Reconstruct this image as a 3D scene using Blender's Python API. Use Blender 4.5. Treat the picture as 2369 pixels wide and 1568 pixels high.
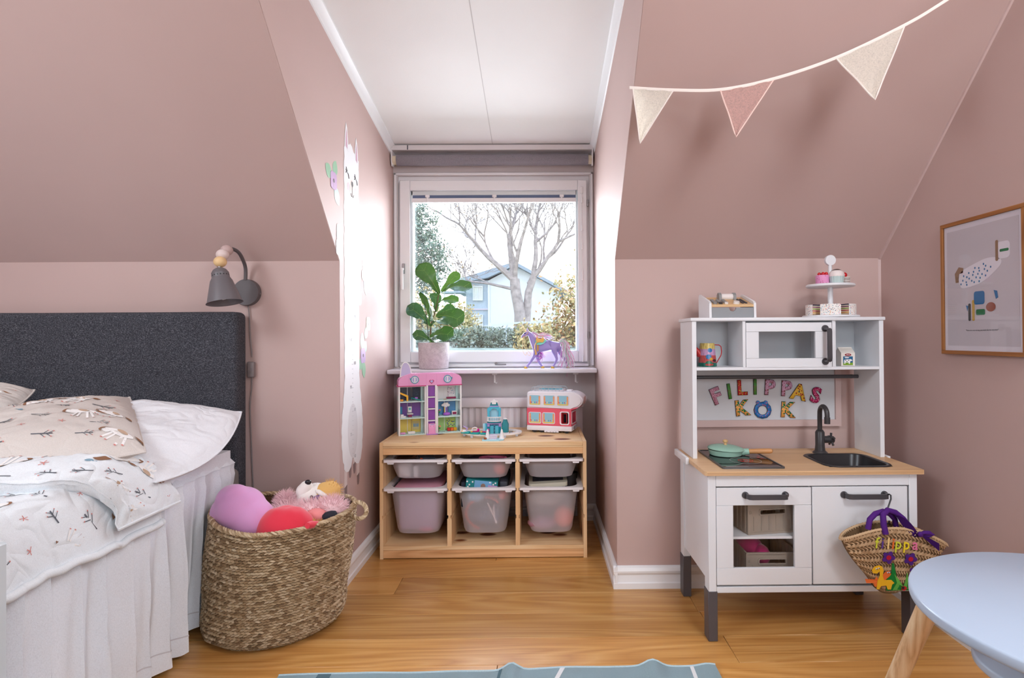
import bpy, bmesh, math, random
from mathutils import Vector, Matrix, noise
PI = math.pi
C = bpy.context.scene.collection
scn = bpy.context.scene
for o in list(bpy.data.objects): bpy.data.objects.remove(o)

# ------------------------------------------------------------------ camera, light, exposure
cam = bpy.data.cameras.new('camera'); camo = bpy.data.objects.new('camera', cam); C.objects.link(camo)
cam.sensor_width = 36; cam.lens = 20.1538; cam.shift_x = -0.031089; cam.shift_y = -0.005635; cam.clip_start = 0.02
M = Matrix([[0.9999456857353007, 0.006031744619357084, -0.008499625650929054],
            [-0.008450942092126604, -0.008051325893278163, -0.9999318765441553],
            [-0.0060997669721553375, 0.9999493958237122, -0.007999914666939733]]).to_4x4()
M.translation = (0, 0, 1.0); camo.matrix_world = M
scn.camera = camo
scn.view_settings.view_transform = 'Standard'; scn.view_settings.look = 'None'
scn.view_settings.gamma = 1; scn.view_settings.use_curve_mapping = False
scn.view_settings.exposure = 0.27

world = bpy.data.worlds.new('sky'); scn.world = world; world.use_nodes = True
wt = world.node_tree; wt.nodes.clear()
wo = wt.nodes.new('ShaderNodeOutputWorld'); wb = wt.nodes.new('ShaderNodeBackground')
tc = wt.nodes.new('ShaderNodeTexCoord'); sx = wt.nodes.new('ShaderNodeSeparateXYZ'); rp = wt.nodes.new('ShaderNodeValToRGB')
wt.links.new(tc.outputs['Generated'], sx.inputs[0]); wt.links.new(sx.outputs['Z'], rp.inputs[0])
rp.color_ramp.elements[0].position = 0.0; rp.color_ramp.elements[0].color = (1.0, 0.985, 0.96, 1)
rp.color_ramp.elements[1].position = 0.7; rp.color_ramp.elements[1].color = (0.50, 0.68, 1.0, 1)
e = rp.color_ramp.elements.new(0.22); e.color = (0.86, 0.93, 1.0, 1)
wt.links.new(rp.outputs[0], wb.inputs[0]); wb.inputs[1].default_value = 4.0
wt.links.new(wb.outputs[0], wo.inputs[0])

def area(name, loc, target, sx_, sy_, power, col=(1, 1, 1)):
    l = bpy.data.lights.new(name, 'AREA'); l.shape = 'RECTANGLE'; l.size = sx_; l.size_y = sy_; l.energy = power; l.color = col
    o = bpy.data.objects.new(name, l); C.objects.link(o); o.location = loc
    o.rotation_euler = (Vector(target) - Vector(loc)).to_track_quat('-Z', 'Y').to_euler(); return o
area('window_daylight', (-0.245, 4.20, 1.36), (-0.245, 0, 1.75), 3.0, 1.4, 155, (0.86, 0.93, 1.0))
area('rear_fill_right', (1.0, -1.30, 1.30), (0.0, 2.3, 0.5), 0.7, 1.2, 24, (0.85, 0.93, 1.0))  # unseen light behind the camera, added to fill from the right
area('rear_fill_left', (-2.35, -1.30, 1.30), (-0.6, 2.3, 0.5), 0.7, 1.2, 12, (0.85, 0.93, 1.0))  # second added fill behind the camera; the rear wall has no window
area('ceiling_fill_left', (-2.0, 0.2, 2.25), (-0.9, 1.4, 0.3), 0.9, 0.9, 30, (0.84, 0.92, 1.0))  # added fill from above on the bed side, no lamp hangs there
area('ceiling_fill_right', (1.02, 0.25, 2.30), (0.75, 1.3, 0.4), 0.5, 0.9, 24, (0.92, 0.96, 1.0))  # added overhead fill for the kitchen side, without a fixture

# ------------------------------------------------------------------ materials
def lin(c):
    return tuple((x/255/12.92 if x/255 <= 0.04045 else ((x/255+0.055)/1.055)**2.4) for x in c) + (1,)
MATS = {}
class NT:
    def __init__(s, name):
        s.m = bpy.data.materials.new(name); s.m.use_nodes = True; s.t = s.m.node_tree; s.t.nodes.clear()
        s.out = s.n('OutputMaterial'); s.b = s.n('BsdfPrincipled'); s.l(s.b, 0, s.out, 0); MATS[name] = s.m
    def n(s, kind, **k):
        x = s.t.nodes.new('ShaderNode' + kind)
        for a, v in k.items(): setattr(x, a, v)
        return x
    def l(s, a, i, b, j): s.t.links.new(a.outputs[i], b.inputs[j])
    def coord(s, scale=(1, 1, 1), rnd=0, loc=(0, 0, 0), out='Object'):
        c = s.n('TexCoord'); mp = s.n('Mapping'); mp.inputs['Scale'].default_value = scale; mp.inputs['Location'].default_value = loc
        if rnd:
            oi = s.n('ObjectInfo'); m = s.n('VectorMath', operation='MULTIPLY'); s.l(oi, 'Location', m, 0); m.inputs[1].default_value = (0, 0, 0)
            a = s.n('VectorMath', operation='ADD'); mu = s.n('Math', operation='MULTIPLY'); s.l(oi, 'Random', mu, 0); mu.inputs[1].default_value = rnd
            s.l(c, out, a, 0); s.l(mu, 0, a, 1); s.l(a, 0, mp, 0)
        else: s.l(c, out, mp, 0)
        return mp
    def ramp(s, src, i, stops, interp='LINEAR'):
        r = s.n('ValToRGB'); cr = r.color_ramp; cr.interpolation = interp
        while len(cr.elements) < len(stops): cr.elements.new(0.5)
        for el, (p, c) in zip(cr.elements, stops): el.position = p; el.color = lin(c) if len(c) == 3 else c
        s.l(src, i, r, 0); return r
    def mix(s, fac, a, b, blend='MIX'):
        x = s.n('Mix', data_type='RGBA', blend_type=blend)
        for v, j in ((fac, 0), (a, 6), (b, 7)):
            if isinstance(v, tuple) and hasattr(v[0], 'outputs'): s.t.links.new(v[0].outputs[v[1]], x.inputs[j])
            elif j == 0: x.inputs[0].default_value = v
            else: x.inputs[j].default_value = lin(v)
        return (x, 2)
    def base(s, src): s.t.links.new(src[0].outputs[src[1]], s.b.inputs['Base Color'])
    def bump(s, src, i, st=0.3, dist=0.002):
        bp = s.n('Bump'); bp.inputs['Strength'].default_value = st; bp.inputs['Distance'].default_value = dist
        s.l(src, i, bp, 'Height'); s.l(bp, 0, s.b, 'Normal')
    def noise(s, co, scale, detail=3, rough=0.5, dist=0):
        x = s.n('TexNoise'); x.inputs['Scale'].default_value = scale; x.inputs['Detail'].default_value = detail
        x.inputs['Roughness'].default_value = rough; x.inputs['Distortion'].default_value = dist; s.l(co, 0, x, 'Vector'); return x

def mat(name, col, rough=0.5, metal=0, bump=0, bscale=200, var=0, spec=None, trans=0, sheen=0, emit=0):
    if name in MATS: return MATS[name]
    s = NT(name); s.b.inputs['Base Color'].default_value = lin(col); s.b.inputs['Roughness'].default_value = rough
    s.b.inputs['Metallic'].default_value = metal
    if spec is not None: s.b.inputs['Specular IOR Level'].default_value = spec
    if trans: s.b.inputs['Transmission Weight'].default_value = trans
    if sheen: s.b.inputs['Sheen Weight'].default_value = sheen
    if bump or var:
        co = s.coord(); nz = s.noise(co, bscale, 4)
        if bump: s.bump(nz, 0, bump, 0.001)
        if var:
            d = tuple(max(0, c*(1-var)) for c in col); l_ = tuple(min(255, c*(1+var*0.6)) for c in col)
            s.base((s.ramp(nz, 0, [(0.3, d), (0.7, l_)]), 0))
    return s.m

def wood(name, c1, c2, c3, axis='X', rough=0.45, rnd=0, knots=None, ring=9, tint=0, scale=1, fine=0.55, amp=1.0):
    if name in MATS: return MATS[name]
    s = NT(name)
    st = {'X': (0.10, 1, 1), 'Y': (1, 0.10, 1), 'Z': (1, 1, 0.10)}[axis]
    st = tuple(v*scale for v in st)
    co = s.coord(st, rnd)
    n1 = s.noise(co, 5, 2, 0.5, 0.6)
    ml = s.n('Math', operation='MULTIPLY'); s.l(n1, 0, ml, 0); ml.inputs[1].default_value = ring
    fr = s.n('Math', operation='PINGPONG'); s.l(ml, 0, fr, 0); fr.inputs[1].default_value = 0.5
    st2 = {'X': (0.02, 1, 1), 'Y': (1, 0.02, 1), 'Z': (1, 1, 0.02)}[axis]
    co2 = s.coord(tuple(v*scale for v in st2), rnd); n2 = s.noise(co2, 180, 3)
    ad = s.n('Math', operation='MULTIPLY_ADD'); s.l(n2, 0, ad, 0); ad.inputs[1].default_value = fine; fa = s.n('Math', operation='MULTIPLY'); s.l(fr, 0, fa, 0); fa.inputs[1].default_value = amp; s.l(fa, 0, ad, 2)
    r = s.ramp(ad, 0, [(0.2, c1), (0.55, c2), (0.95, c3)])
    cur = (r, 0)
    if knots:
        kst = {'X': (0.55, 1, 1), 'Y': (1, 0.55, 1), 'Z': (1, 1, 0.55)}[axis]
        kc = s.coord(kst, rnd, (0.13, 0.2, 0.37)); v = s.n('TexVoronoi'); v.inputs['Scale'].default_value = knots; s.l(kc, 0, v, 'Vector')
        kr = s.ramp(v, 'Distance', [(0.08, (96, 58, 40)), (0.14, (150, 98, 66)), (0.20, (255, 255, 255))])
        cur = s.mix(1.0, cur, (kr, 0), 'MULTIPLY')
    if tint:
        oi = s.n('ObjectInfo'); tr = s.ramp(oi, 'Random', [(0, tuple([int(255*(1-tint))]*3)), (1, (255, 255, 255))])
        cur = s.mix(1.0, cur, (tr, 0), 'MULTIPLY')
    s.base(cur); s.b.inputs['Roughness'].default_value = rough; s.bump(ad, 0, 0.08, 0.0006)
    return s.m

def wallpaint(name, col, bump=0.12):
    s = NT(name); co = s.coord(); n1 = s.noise(co, 260, 3); n2 = s.noise(co, 3, 2)
    s.base((s.ramp(n2, 0, [(0.3, tuple(c*0.985 for c in col)), (0.7, col)]), 0))
    s.b.inputs['Roughness'].default_value = 0.62; s.bump(n1, 0, bump, 0.0008); return s.m

PINK = wallpaint('pink_wall_paint', (198, 171, 165))
WHITEP = wallpaint('white_ceiling_paint', (243, 242, 242), 0.25)
GREYW = wallpaint('warm_white_wall_paint', (214, 206, 206), 0.15)
TRIMW = mat('white_gloss_trim', (238, 238, 240), 0.35)
TRIMP = mat('pink_trim_paint', (226, 205, 200), 0.5)
WINW = mat('white_window_paint', (240, 240, 243), 0.35)
OAK = wood('oak_floor', (196, 134, 66), (222, 164, 92), (240, 192, 124), 'X', 0.28, rnd=37, ring=12, tint=0.14, fine=0.7, amp=0.7)
PINE = wood('pine_x', (242, 212, 168), (236, 200, 152), (218, 174, 124), 'X', 0.5, ring=10, knots=8)
PINEZ = wood('pine_z', (240, 206, 160), (234, 194, 146), (214, 168, 118), 'Z', 0.5, ring=8, knots=5)
PINEY = wood('pine_y', (230, 180, 122), (220, 162, 104), (196, 132, 78), 'Y', 0.5, ring=8, knots=2.5)
BIRCH = wood('birch_counter', (228, 192, 148), (220, 180, 136), (202, 160, 114), 'X', 0.4, ring=5)
BEECH = wood('beech_light', (228, 196, 150), (216, 178, 128), (200, 158, 108), 'X', 0.5, ring=5)
PLEG = wood('pine_leg', (240, 212, 170), (226, 188, 142), (190, 140, 94), 'Z', 0.4, ring=16, scale=1.6)
OAKF = wood('oak_frame', (176, 120, 66), (158, 102, 52), (130, 80, 38), 'Z', 0.45, ring=14)
OAKFY = wood('oak_frame_y', (176, 120, 66), (158, 102, 52), (130, 80, 38), 'Y', 0.45, ring=14)
KW = mat('white_lacquer', (231, 233, 237), 0.35, bump=0.05, bscale=150)
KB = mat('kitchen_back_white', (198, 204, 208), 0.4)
DKG = mat('dark_grey_plastic', (72, 70, 74), 0.35)
FOOT = mat('grey_foot_plastic', (80, 76, 80), 0.4)
BLK = mat('black_matte', (30, 28, 30), 0.4)
SINKB = mat('black_sink', (38, 38, 41), 0.28)
WHITE = mat('white_plastic', (240, 238, 240), 0.3)

def glass(name, tint=(255, 255, 255), refl=0.08):
    s = NT(name); s.t.nodes.remove(s.b)
    tr = s.n('BsdfTransparent'); tr.inputs[0].default_value = lin(tint); gl = s.n('BsdfGlossy'); gl.inputs['Roughness'].default_value = 0.02
    lw = s.n('LayerWeight'); lw.inputs[0].default_value = 0.5; pw = s.n('Math', operation='POWER'); s.l(lw, 'Facing', pw, 0); pw.inputs[1].default_value = 5
    fr = s.n('Math', operation='MULTIPLY_ADD'); s.l(pw, 0, fr, 0); fr.inputs[1].default_value = 0.9; fr.inputs[2].default_value = 0.03
    mx = s.n('MixShader'); s.l(fr, 0, mx, 0); s.l(tr, 0, mx, 1); s.l(gl, 0, mx, 2); s.l(mx, 0, s.out, 0); return s.m
GLASS = glass('clear_glass')
def translucent(name, col, t=0.5, clear=0.25, rough=0.4):
    s = NT(name); s.t.nodes.remove(s.b)
    d = s.n('BsdfPrincipled'); d.inputs['Base Color'].default_value = lin(col); d.inputs['Roughness'].default_value = rough
    tl = s.n('BsdfTranslucent'); tl.inputs[0].default_value = lin(col)
    m1 = s.n('MixShader'); m1.inputs[0].default_value = t; s.l(d, 0, m1, 1); s.l(tl, 0, m1, 2)
    rf = s.n('BsdfRefraction'); rf.inputs['Roughness'].default_value = 0.5; rf.inputs['IOR'].default_value = 1.03; rf.inputs[0].default_value = lin(col)
    m2 = s.n('MixShader'); m2.inputs[0].default_value = clear; s.l(m1, 0, m2, 1); s.l(rf, 0, m2, 2); s.l(m2, 0, s.out, 0); return s.m
FROST = translucent('frosted_bin_plastic', (244, 240, 246), 0.35, 0.50)
FROSTR = mat('white_bin_rim', (238, 234, 238), 0.4)

def dots(name, base, dot, scale=60, size=0.22, extra=None, rough=0.45, rnd=1.0):
    s = NT(name); co = s.coord(); v = s.n('TexVoronoi'); v.inputs['Scale'].default_value = scale; v.inputs['Randomness'].default_value = rnd; s.l(co, 0, v, 'Vector')
    r = s.ramp(v, 'Distance', [(0, (255, 255, 255)), (size, (0, 0, 0))], 'CONSTANT')
    if extra: dc = (s.ramp(v, 'Color', [(i/len(extra), c) for i, c in enumerate(extra)], 'CONSTANT'), 0)
    else: dc = dot
    s.base(s.mix((r, 0), base, dc)); s.b.inputs['Roughness'].default_value = rough; return s.m

def fabric(name, col, scale=900, bump=0.4, var=0.12, rough=0.9, contrast=None, crease=0):
    s = NT(name); co = s.coord(); a = s.coord((1, 1, 0.35)); b = s.coord((0.35, 1, 1))
    n1 = s.noise(a, scale, 2); n2 = s.noise(b, scale*0.8, 2)
    ad = s.n('Math', operation='ADD'); s.l(n1, 0, ad, 0); s.l(n2, 0, ad, 1)
    dk = tuple(c*(1-var*2) for c in col); lt = contrast or tuple(min(255, c*(1+var)) for c in col)
    s.base((s.ramp(ad, 0, [(0.72, dk), (1.0, col), (1.3, lt)]), 0)) if False else None
    hf = s.n('Math', operation='MULTIPLY'); s.l(ad, 0, hf, 0); hf.inputs[1].default_value = 0.5
    s.base((s.ramp(hf, 0, [(0.36, dk), (0.5, col), (0.64, lt)]), 0)); s.b.inputs['Roughness'].default_value = rough
    s.bump(hf, 0, bump, 0.001)
    if crease:
        nb = [n for n in s.t.nodes if n.type == 'BUMP'][0]; w1 = s.noise(s.coord((1, 1, 1)), 10, 1.2, 0.4, 1.2); rg = s.n('Math', operation='ABSOLUTE'); sb = s.n('Math', operation='SUBTRACT'); s.l(w1, 0, sb, 0); sb.inputs[1].default_value = 0.5; s.l(sb, 0, rg, 0)
        b2 = s.n('Bump'); b2.inputs['Strength'].default_value = crease; b2.inputs['Distance'].default_value = 0.03; s.l(rg, 0, b2, 'Height'); s.l(b2, 0, nb, 'Normal')
    return s.m

# ------------------------------------------------------------------ mesh builder
class MB:
    def __init__(s): s.bm = bmesh.new(); s.mi = 0
    def _set(s, faces):
        for f in faces: f.material_index = s.mi
    def box(s, x0, x1, y0, y1, z0, z1, bev=0, seg=1, rot=None, cen=None):
        n0 = len(s.bm.faces); v = []
        r = bmesh.ops.create_cube(s.bm, size=1); vs = r['verts']
        for q in vs: q.co = Vector(((x0+x1)/2 + q.co.x*(x1-x0), (y0+y1)/2 + q.co.y*(y1-y0), (z0+z1)/2 + q.co.z*(z1-z0)))
        if rot is not None:
            c = Vector(cen) if cen else Vector(((x0+x1)/2, (y0+y1)/2, (z0+z1)/2))
            for q in vs: q.co = c + rot @ (q.co - c)
        fs = set(f for q in vs for f in q.link_faces); s._set(fs)
        if bev:
            es = list(set(e for q in vs for e in q.link_edges))
            r = bmesh.ops.bevel(s.bm, geom=es, offset=bev, segments=seg, affect='EDGES', profile=0.5); s._set(r['faces'])
        return s
    def faces(s, co, fs):
        v = [s.bm.verts.new(c) for c in co]
        for f in fs:
            try: q = s.bm.faces.new([v[i] for i in f]); q.material_index = s.mi
            except ValueError: pass
        return s
    def grid(s, fn, nu, nv, cu=False, cv=False):
        V = [[s.bm.verts.new(fn(i/(nu if cu else nu), j/nv)) for j in range(nv + (0 if cv else 1))] for i in range(nu + (0 if cu else 1))]
        for i in range(nu):
            for j in range(nv):
                a = V[i]; b = V[(i+1) % len(V)]; j2 = (j+1) % len(a)
                try: f = s.bm.faces.new([a[j], b[j], b[j2], a[j2]]); f.material_index = s.mi
                except ValueError: pass
        return s
    def tube(s, pts, r, n=8, closed=False, cap=True):
        pts = [Vector(p) for p in pts]; m = len(pts); rs = r if isinstance(r, (list, tuple)) else [r]*m
        rings = []; up = None
        for i, p in enumerate(pts):
            if closed: t = pts[(i+1) % m] - pts[i-1]
            else: t = pts[min(i+1, m-1)] - pts[max(i-1, 0)]
            if t.length < 1e-9: t = Vector((0, 0, 1))
            t.normalize()
            if up is None: up = Vector((0, 0, 1)) if abs(t.z) < 0.9 else Vector((1, 0, 0))
            a = t.cross(up)
            if a.length < 1e-6: a = t.orthogonal()
            a.normalize(); b = a.cross(t).normalized(); up = b
            rings.append([s.bm.verts.new(p + (a*math.cos(k*2*PI/n) + b*math.sin(k*2*PI/n))*rs[i]) for k in range(n)])
        for i in range(m if closed else m-1):
            A = rings[i]; B = rings[(i+1) % m]
            for k in range(n):
                try: f = s.bm.faces.new([A[k], A[(k+1) % n], B[(k+1) % n], B[k]]); f.material_index = s.mi
                except ValueError: pass
        if cap and not closed:
            for R_ in (rings[0], rings[-1]):
                try: f = s.bm.faces.new(R_); f.material_index = s.mi
                except ValueError: pass
        return s
    def lathe(s, prof, c=(0, 0, 0), n=24, rot=None, cap=True, sxy=(1, 1)):
        c = Vector(c); rot = rot or Matrix.Identity(3); rings = []
        for r, z in prof:
            rings.append([s.bm.verts.new(c + rot @ Vector((r*sxy[0]*math.cos(k*2*PI/n), r*sxy[1]*math.sin(k*2*PI/n), z))) for k in range(n)])
        for i in range(len(rings)-1):
            A, B = rings[i], rings[i+1]
            for k in range(n):
                f = s.bm.faces.new([A[k], A[(k+1) % n], B[(k+1) % n], B[k]]); f.material_index = s.mi
        if cap:
            for q, R_ in ((prof[0], rings[0]), (prof[-1], rings[-1])):
                if q[0] > 1e-5:
                    f = s.bm.faces.new(R_); f.material_index = s.mi
        return s
    def cyl(s, p0, p1, r0, r1=None, n=16): return s.tube([p0, p1], [r0, r0 if r1 is None else r1], n)
    def ball(s, c, r, n=16, rot=None):
        r = (r, r, r) if not isinstance(r, (tuple, list)) else r; c = Vector(c); rot = rot or Matrix.Identity(3)
        def f(u, v):
            a = u*2*PI; b = (v-0.5)*PI*0.998
            return c + rot @ Vector((r[0]*math.cos(a)*math.cos(b), r[1]*math.sin(a)*math.cos(b), r[2]*math.sin(b)))
        return s.grid(f, n, max(6, n//2), cu=True)
    def prism(s, poly, d0, d1, f):           # f(a,b,d) -> point
        n = len(poly); A = [s.bm.verts.new(f(a, b, d0)) for a, b in poly]; B = [s.bm.verts.new(f(a, b, d1)) for a, b in poly]
        fs = []
        for R_ in (A, B[::-1]):
            try: fs.append(s.bm.faces.new(R_))
            except ValueError: pass
        for i in range(n):
            fs.append(s.bm.faces.new([A[i], B[i], B[(i+1) % n], A[(i+1) % n]]))
        s._set(fs); return s
    def ring(s, outer, inner, d0, d1, f):    # flat frame between two polygons with same vertex count
        n = len(outer); P = [[s.bm.verts.new(f(a, b, d)) for a, b in q] for q in (outer, inner) for d in (d0, d1)]
        o0, o1, i0, i1 = P
        for k in range(n):
            j = (k+1) % n
            for q in ([o0[k], o0[j], i0[j], i0[k]], [o1[k], i1[k], i1[j], o1[j]], [o0[k], o1[k], o1[j], o0[j]], [i0[k], i0[j], i1[j], i1[k]]):
                fc = s.bm.faces.new(q); fc.material_index = s.mi
        return s
def tag(o, label=None, cat=None, group=None, kind=None):
    if label: o['label'] = label
    if cat: o['category'] = cat
    if group: o['group'] = group
    if kind: o['kind'] = kind
    return o
def obj(name, mb, mats, parent=None, smooth=True, ang=40, normals=True):
    bm = mb.bm
    if normals: bmesh.ops.recalc_face_normals(bm, faces=bm.faces)
    if parent is not None and 'wc' in parent: 
        off = -Vector(parent['wc'])
        for v in bm.verts: v.co += off
    me = bpy.data.meshes.new(name); bm.to_mesh(me); bm.free()
    if smooth:
        me.shade_smooth(); me.set_sharp_from_angle(angle=math.radians(ang))
    o = bpy.data.objects.new(name, me); C.objects.link(o)
    for m in (mats if isinstance(mats, (list, tuple)) else [mats]): me.materials.append(m)
    if parent is not None: o.parent = parent
    return o
def sub(name, mb, m, parent, **k):          # part of a part: its parent mesh sits at the thing's origin
    g = parent.parent
    if g is not None and 'wc' in g:
        off = -Vector(g['wc'])
        for v in mb.bm.verts: v.co += off
    return obj(name, mb, m, parent, **k)
def thing(name, loc, label, cat, group=None, rz=0, wc=True):
    o = bpy.data.objects.new(name, None); C.objects.link(o); o.location = loc; o.rotation_euler = (0, 0, rz); o.empty_display_size = 0.05
    if wc: o['wc'] = tuple(loc)              # parts are given in room coordinates
    return tag(o, label, cat, group)
def one(name, mb, m, label, cat, group=None, **k): return tag(obj(name, mb, m, **k), label, cat, group)
def S(name, mb, m, **k): return tag(obj(name, mb, m, **k), kind='structure')
def dup(root, loc, rz=None, label=None):
    r = root.copy(); C.objects.link(r); r.location = loc
    if rz is not None: r.rotation_euler = (0, 0, rz)
    if label: r['label'] = label
    for ch in list(root.children):
        c = ch.copy(); C.objects.link(c); c.parent = r
        for g in ch.children:
            d = g.copy(); C.objects.link(d); d.parent = c
    return r
XY = lambda z: (lambda a, b, d: Vector((a, b, z + d)))
XZ = lambda y: (lambda a, b, d: Vector((a, y + d, b)))
YZ = lambda x: (lambda a, b, d: Vector((x + d, a, b)))
def rrect(x0, x1, y0, y1, r, n=5):
    P = []
    for cx, cy, a0 in ((x1-r, y1-r, 0), (x0+r, y1-r, 90), (x0+r, y0+r, 180), (x1-r, y0+r, 270)):
        for k in range(n+1):
            a = math.radians(a0 + 90*k/n); P.append((cx + r*math.cos(a), cy + r*math.sin(a)))
    return P
def circ(cx, cy, r, n=24, ry=None, a0=0): return [(cx + r*math.cos(a0+2*PI*k/n), cy + (ry or r)*math.sin(a0+2*PI*k/n)) for k in range(n)]
def rot2(P, a, c=(0, 0), t=(0, 0), s=1):
    ca, sa = math.cos(a), math.sin(a)
    return [(t[0] + s*((x-c[0])*ca - (y-c[1])*sa), t[1] + s*((x-c[0])*sa + (y-c[1])*ca)) for x, y in P]
def textmesh(body, size, extrude=0.001, bevel=0, offset=0, align='CENTER'):
    cu = bpy.data.curves.new('t', 'FONT'); cu.body = body; cu.size = size; cu.extrude = extrude; cu.bevel_depth = bevel; cu.offset = offset
    cu.align_x = align; cu.align_y = 'CENTER'; cu.resolution_u = 3; cu.bevel_resolution = 1
    o = bpy.data.objects.new('t', cu); C.objects.link(o); dg = bpy.context.evaluated_depsgraph_get(); dg.update()
    me = bpy.data.meshes.new_from_object(o.evaluated_get(dg)); bpy.data.objects.remove(o); return me
def text(name, body, size, mtx, m, parent=None, **k):
    me = textmesh(body, size, **k); me.transform(mtx); me.name = name; me.materials.clear(); me.materials.append(m)
    o = bpy.data.objects.new(name, me); C.objects.link(o)
    if parent is not None:
        if 'wc' in parent: me.transform(Matrix.Translation(-Vector(parent['wc'])))
        o.parent = parent
    return o
FACE_Y = Matrix.Rotation(PI/2, 4, 'X')       # text that faces the viewer (towards -Y)
def skin(name, verts, edges, radii, m, parent=None, sub_=2, root=0):
    me = bpy.data.meshes.new(name); me.from_pydata([Vector(v) for v in verts], edges, []); o = bpy.data.objects.new(name, me); C.objects.link(o)
    o.modifiers.new('s', 'SKIN'); sd = o.modifiers.new('d', 'SUBSURF'); sd.levels = sub_; sd.render_levels = sub_
    for i, sv in enumerate(me.skin_vertices[0].data):
        r = radii[i]; sv.radius = r if isinstance(r, tuple) else (r, r); sv.use_root = (i == root)
    dg = bpy.context.evaluated_depsgraph_get(); dg.update()
    me2 = bpy.data.meshes.new_from_object(o.evaluated_get(dg)); bpy.data.objects.remove(o); me2.name = name
    me2.materials.clear(); me2.materials.append(m); me2.shade_smooth()
    if parent is not None and 'wc' in parent: me2.transform(Matrix.Translation(-Vector(parent['wc'])))
    n = bpy.data.objects.new(name, me2); C.objects.link(n)
    if parent is not None: n.parent = parent
    return n
R = random.Random(7)
def nz(x, y, z=0): return noise.noise(Vector((x, y, z)))

# ------------------------------------------------------------------ room shell
XL, XR, YK, YW, XW, ZK = -0.797, 0.307, 2.299, 3.154, 1.377, 1.313
XLL, YR = -2.9, -1.4
def ceilz(y): return 2.035 + 0.1696*(YW - y)
YM, ZM = 1.2548, 2.357
fl = S('floor', MB().box(XLL-0.1, XW+0.1, YR-0.1, YW+0.1, -0.08, -0.014), mat('subfloor', (60, 36, 20), 0.8))
seams = [YW+0.02, 2.923, 2.755, 2.5865, 2.414, 2.259, 2.093, 1.922, 1.763, 1.60]
while seams[-1] > YR: seams.append(seams[-1]-0.164)
firsts = {5: 0.575, 6: -1.62, 7: 0.610, 4: -0.575, 8: -0.133, 3: 0.9, 2: -0.2, 1: 0.1, 0: -0.5}
for i in range(len(seams)-1):
    y1, y0 = seams[i], seams[i+1]; L = 2.2; x = firsts.get(i, R.uniform(-2, 1))
    cuts = sorted(set([XLL-0.05] + [x + k*L for k in range(-3, 4) if XLL-0.05 < x + k*L < XW+0.05] + [XW+0.05]))
    if y1 > YK + 0.15: cuts = [max(c, XL-0.03) for c in cuts]; cuts = sorted(set(min(c, XR+0.03) for c in cuts))
    for a, b in zip(cuts, cuts[1:]):
        if b - a < 0.02: continue
        obj('plank', MB().box(a+0.0006, b-0.0006, y0+0.0006, y1-0.0006, -0.014, 0, 0.0012), OAK, fl)
T = 0.08
S('wall_knee_left', MB().box(XLL-0.1, XL-0.001, YK, YK+T, -0.02, ZK+0.05), PINK)
S('wall_knee_right', MB().box(XR+0.001, XW+0.1, YK, YK+T, -0.02, ZK+0.05), PINK)
for nm, a, b in (('left', XLL-0.1, XL-0.001), ('right', XR+0.001, XW+0.1)):
    S('wall_slope_'+nm, MB().prism([(YK, ZK), (YM-0.3, ZM+0.3), (YM-0.3, ZM+0.42), (YK+0.12, ZK+0.0)], 0, b-a, YZ(a)), PINK)
for nm, x, d in (('left', XL, -0.07), ('right', XR, 0.07)):
    S('wall_dormer_'+nm, MB().prism([(YK+0.002, -0.02), (YW+0.15, -0.02), (YW+0.15, 2.2), (YM+0.04, ZM+0.1), (YM+0.005, ZM+0.003), (YK+0.002, ZK+0.001)], 0, d, YZ(x)), PINK)
S('ceiling_dormer', MB().prism([(YW+0.15, ceilz(YW+0.15)), (YM-0.05, ceilz(YM-0.05)), (YM-0.05, ceilz(YM)+0.1), (YW+0.15, ceilz(YW)+0.1)], 0, XR-XL+0.1, YZ(XL-0.05)), WHITEP)
S('trim_1', MB().box(-0.2615, -0.2585, YM, YW-0.06, 0, 0.0012) if False else MB().prism([(YW-0.07, ceilz(YW-0.07)-0.0012), (YM, ceilz(YM)-0.0012), (YM, ceilz(YM)+0.01), (YW-0.07, ceilz(YW-0.07)+0.01)], 0, 0.003, YZ(-0.246)), mat('ceiling_joint', (205, 202, 202), 0.7))
S('ceiling', MB().box(XLL-0.1, XW+0.1, YR-0.1, YM+0.02, ZM, ZM+0.1), WHITEP)
S('wall_right', MB().box(XW, XW+T, YR-0.1, YK+0.1, -0.02, ZM+0.1), PINK)
S('wall_left', MB().box(XLL-T, XLL, YR-0.1, YK+0.1, -0.02, ZM+0.1), PINK)
S('wall_rear', MB().box(XLL-T, XW+T, YR-T, YR, -0.02, ZM+0.1), PINK)
# window wall, four pieces round the opening
WX0, WX1, WZ0, WZ1 = -0.772, 0.282, 0.845, 1.895
w = MB(); y0, y1 = YW, YW+0.13
w.box(XL-0.05, WX0, y0, y1, -0.02, 2.3); w.box(WX1, XR+0.05, y0, y1, -0.02, 2.3)
w.box(WX0, WX1, y0, y1, -0.02, WZ0); w.box(WX0, WX1, y0, y1, WZ1, 2.3)
S('wall_window', w, GREYW, smooth=False)
# coving along the dormer ceiling
for nm, x, d in (('trim_2', XL, 1), ('trim_3', XR, -1)):
    pr = [(0, -0.048), (0.006, -0.046), (0.007, -0.03), (0.012, -0.024), (0.021, -0.012), (0.026, -0.008), (0.026, 0.004), (0, 0.004)]
    mb = MB(); ys = (YM, YW)
    V = [[(x+d*a, y, ceilz(y)+b) for a, b in pr] for y in ys]
    n = len(pr); mb.faces([p for r_ in V for p in r_], [(i, (i+1) % n, n+(i+1) % n, n+i) for i in range(n)])
    S(nm, mb, TRIMW)
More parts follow.
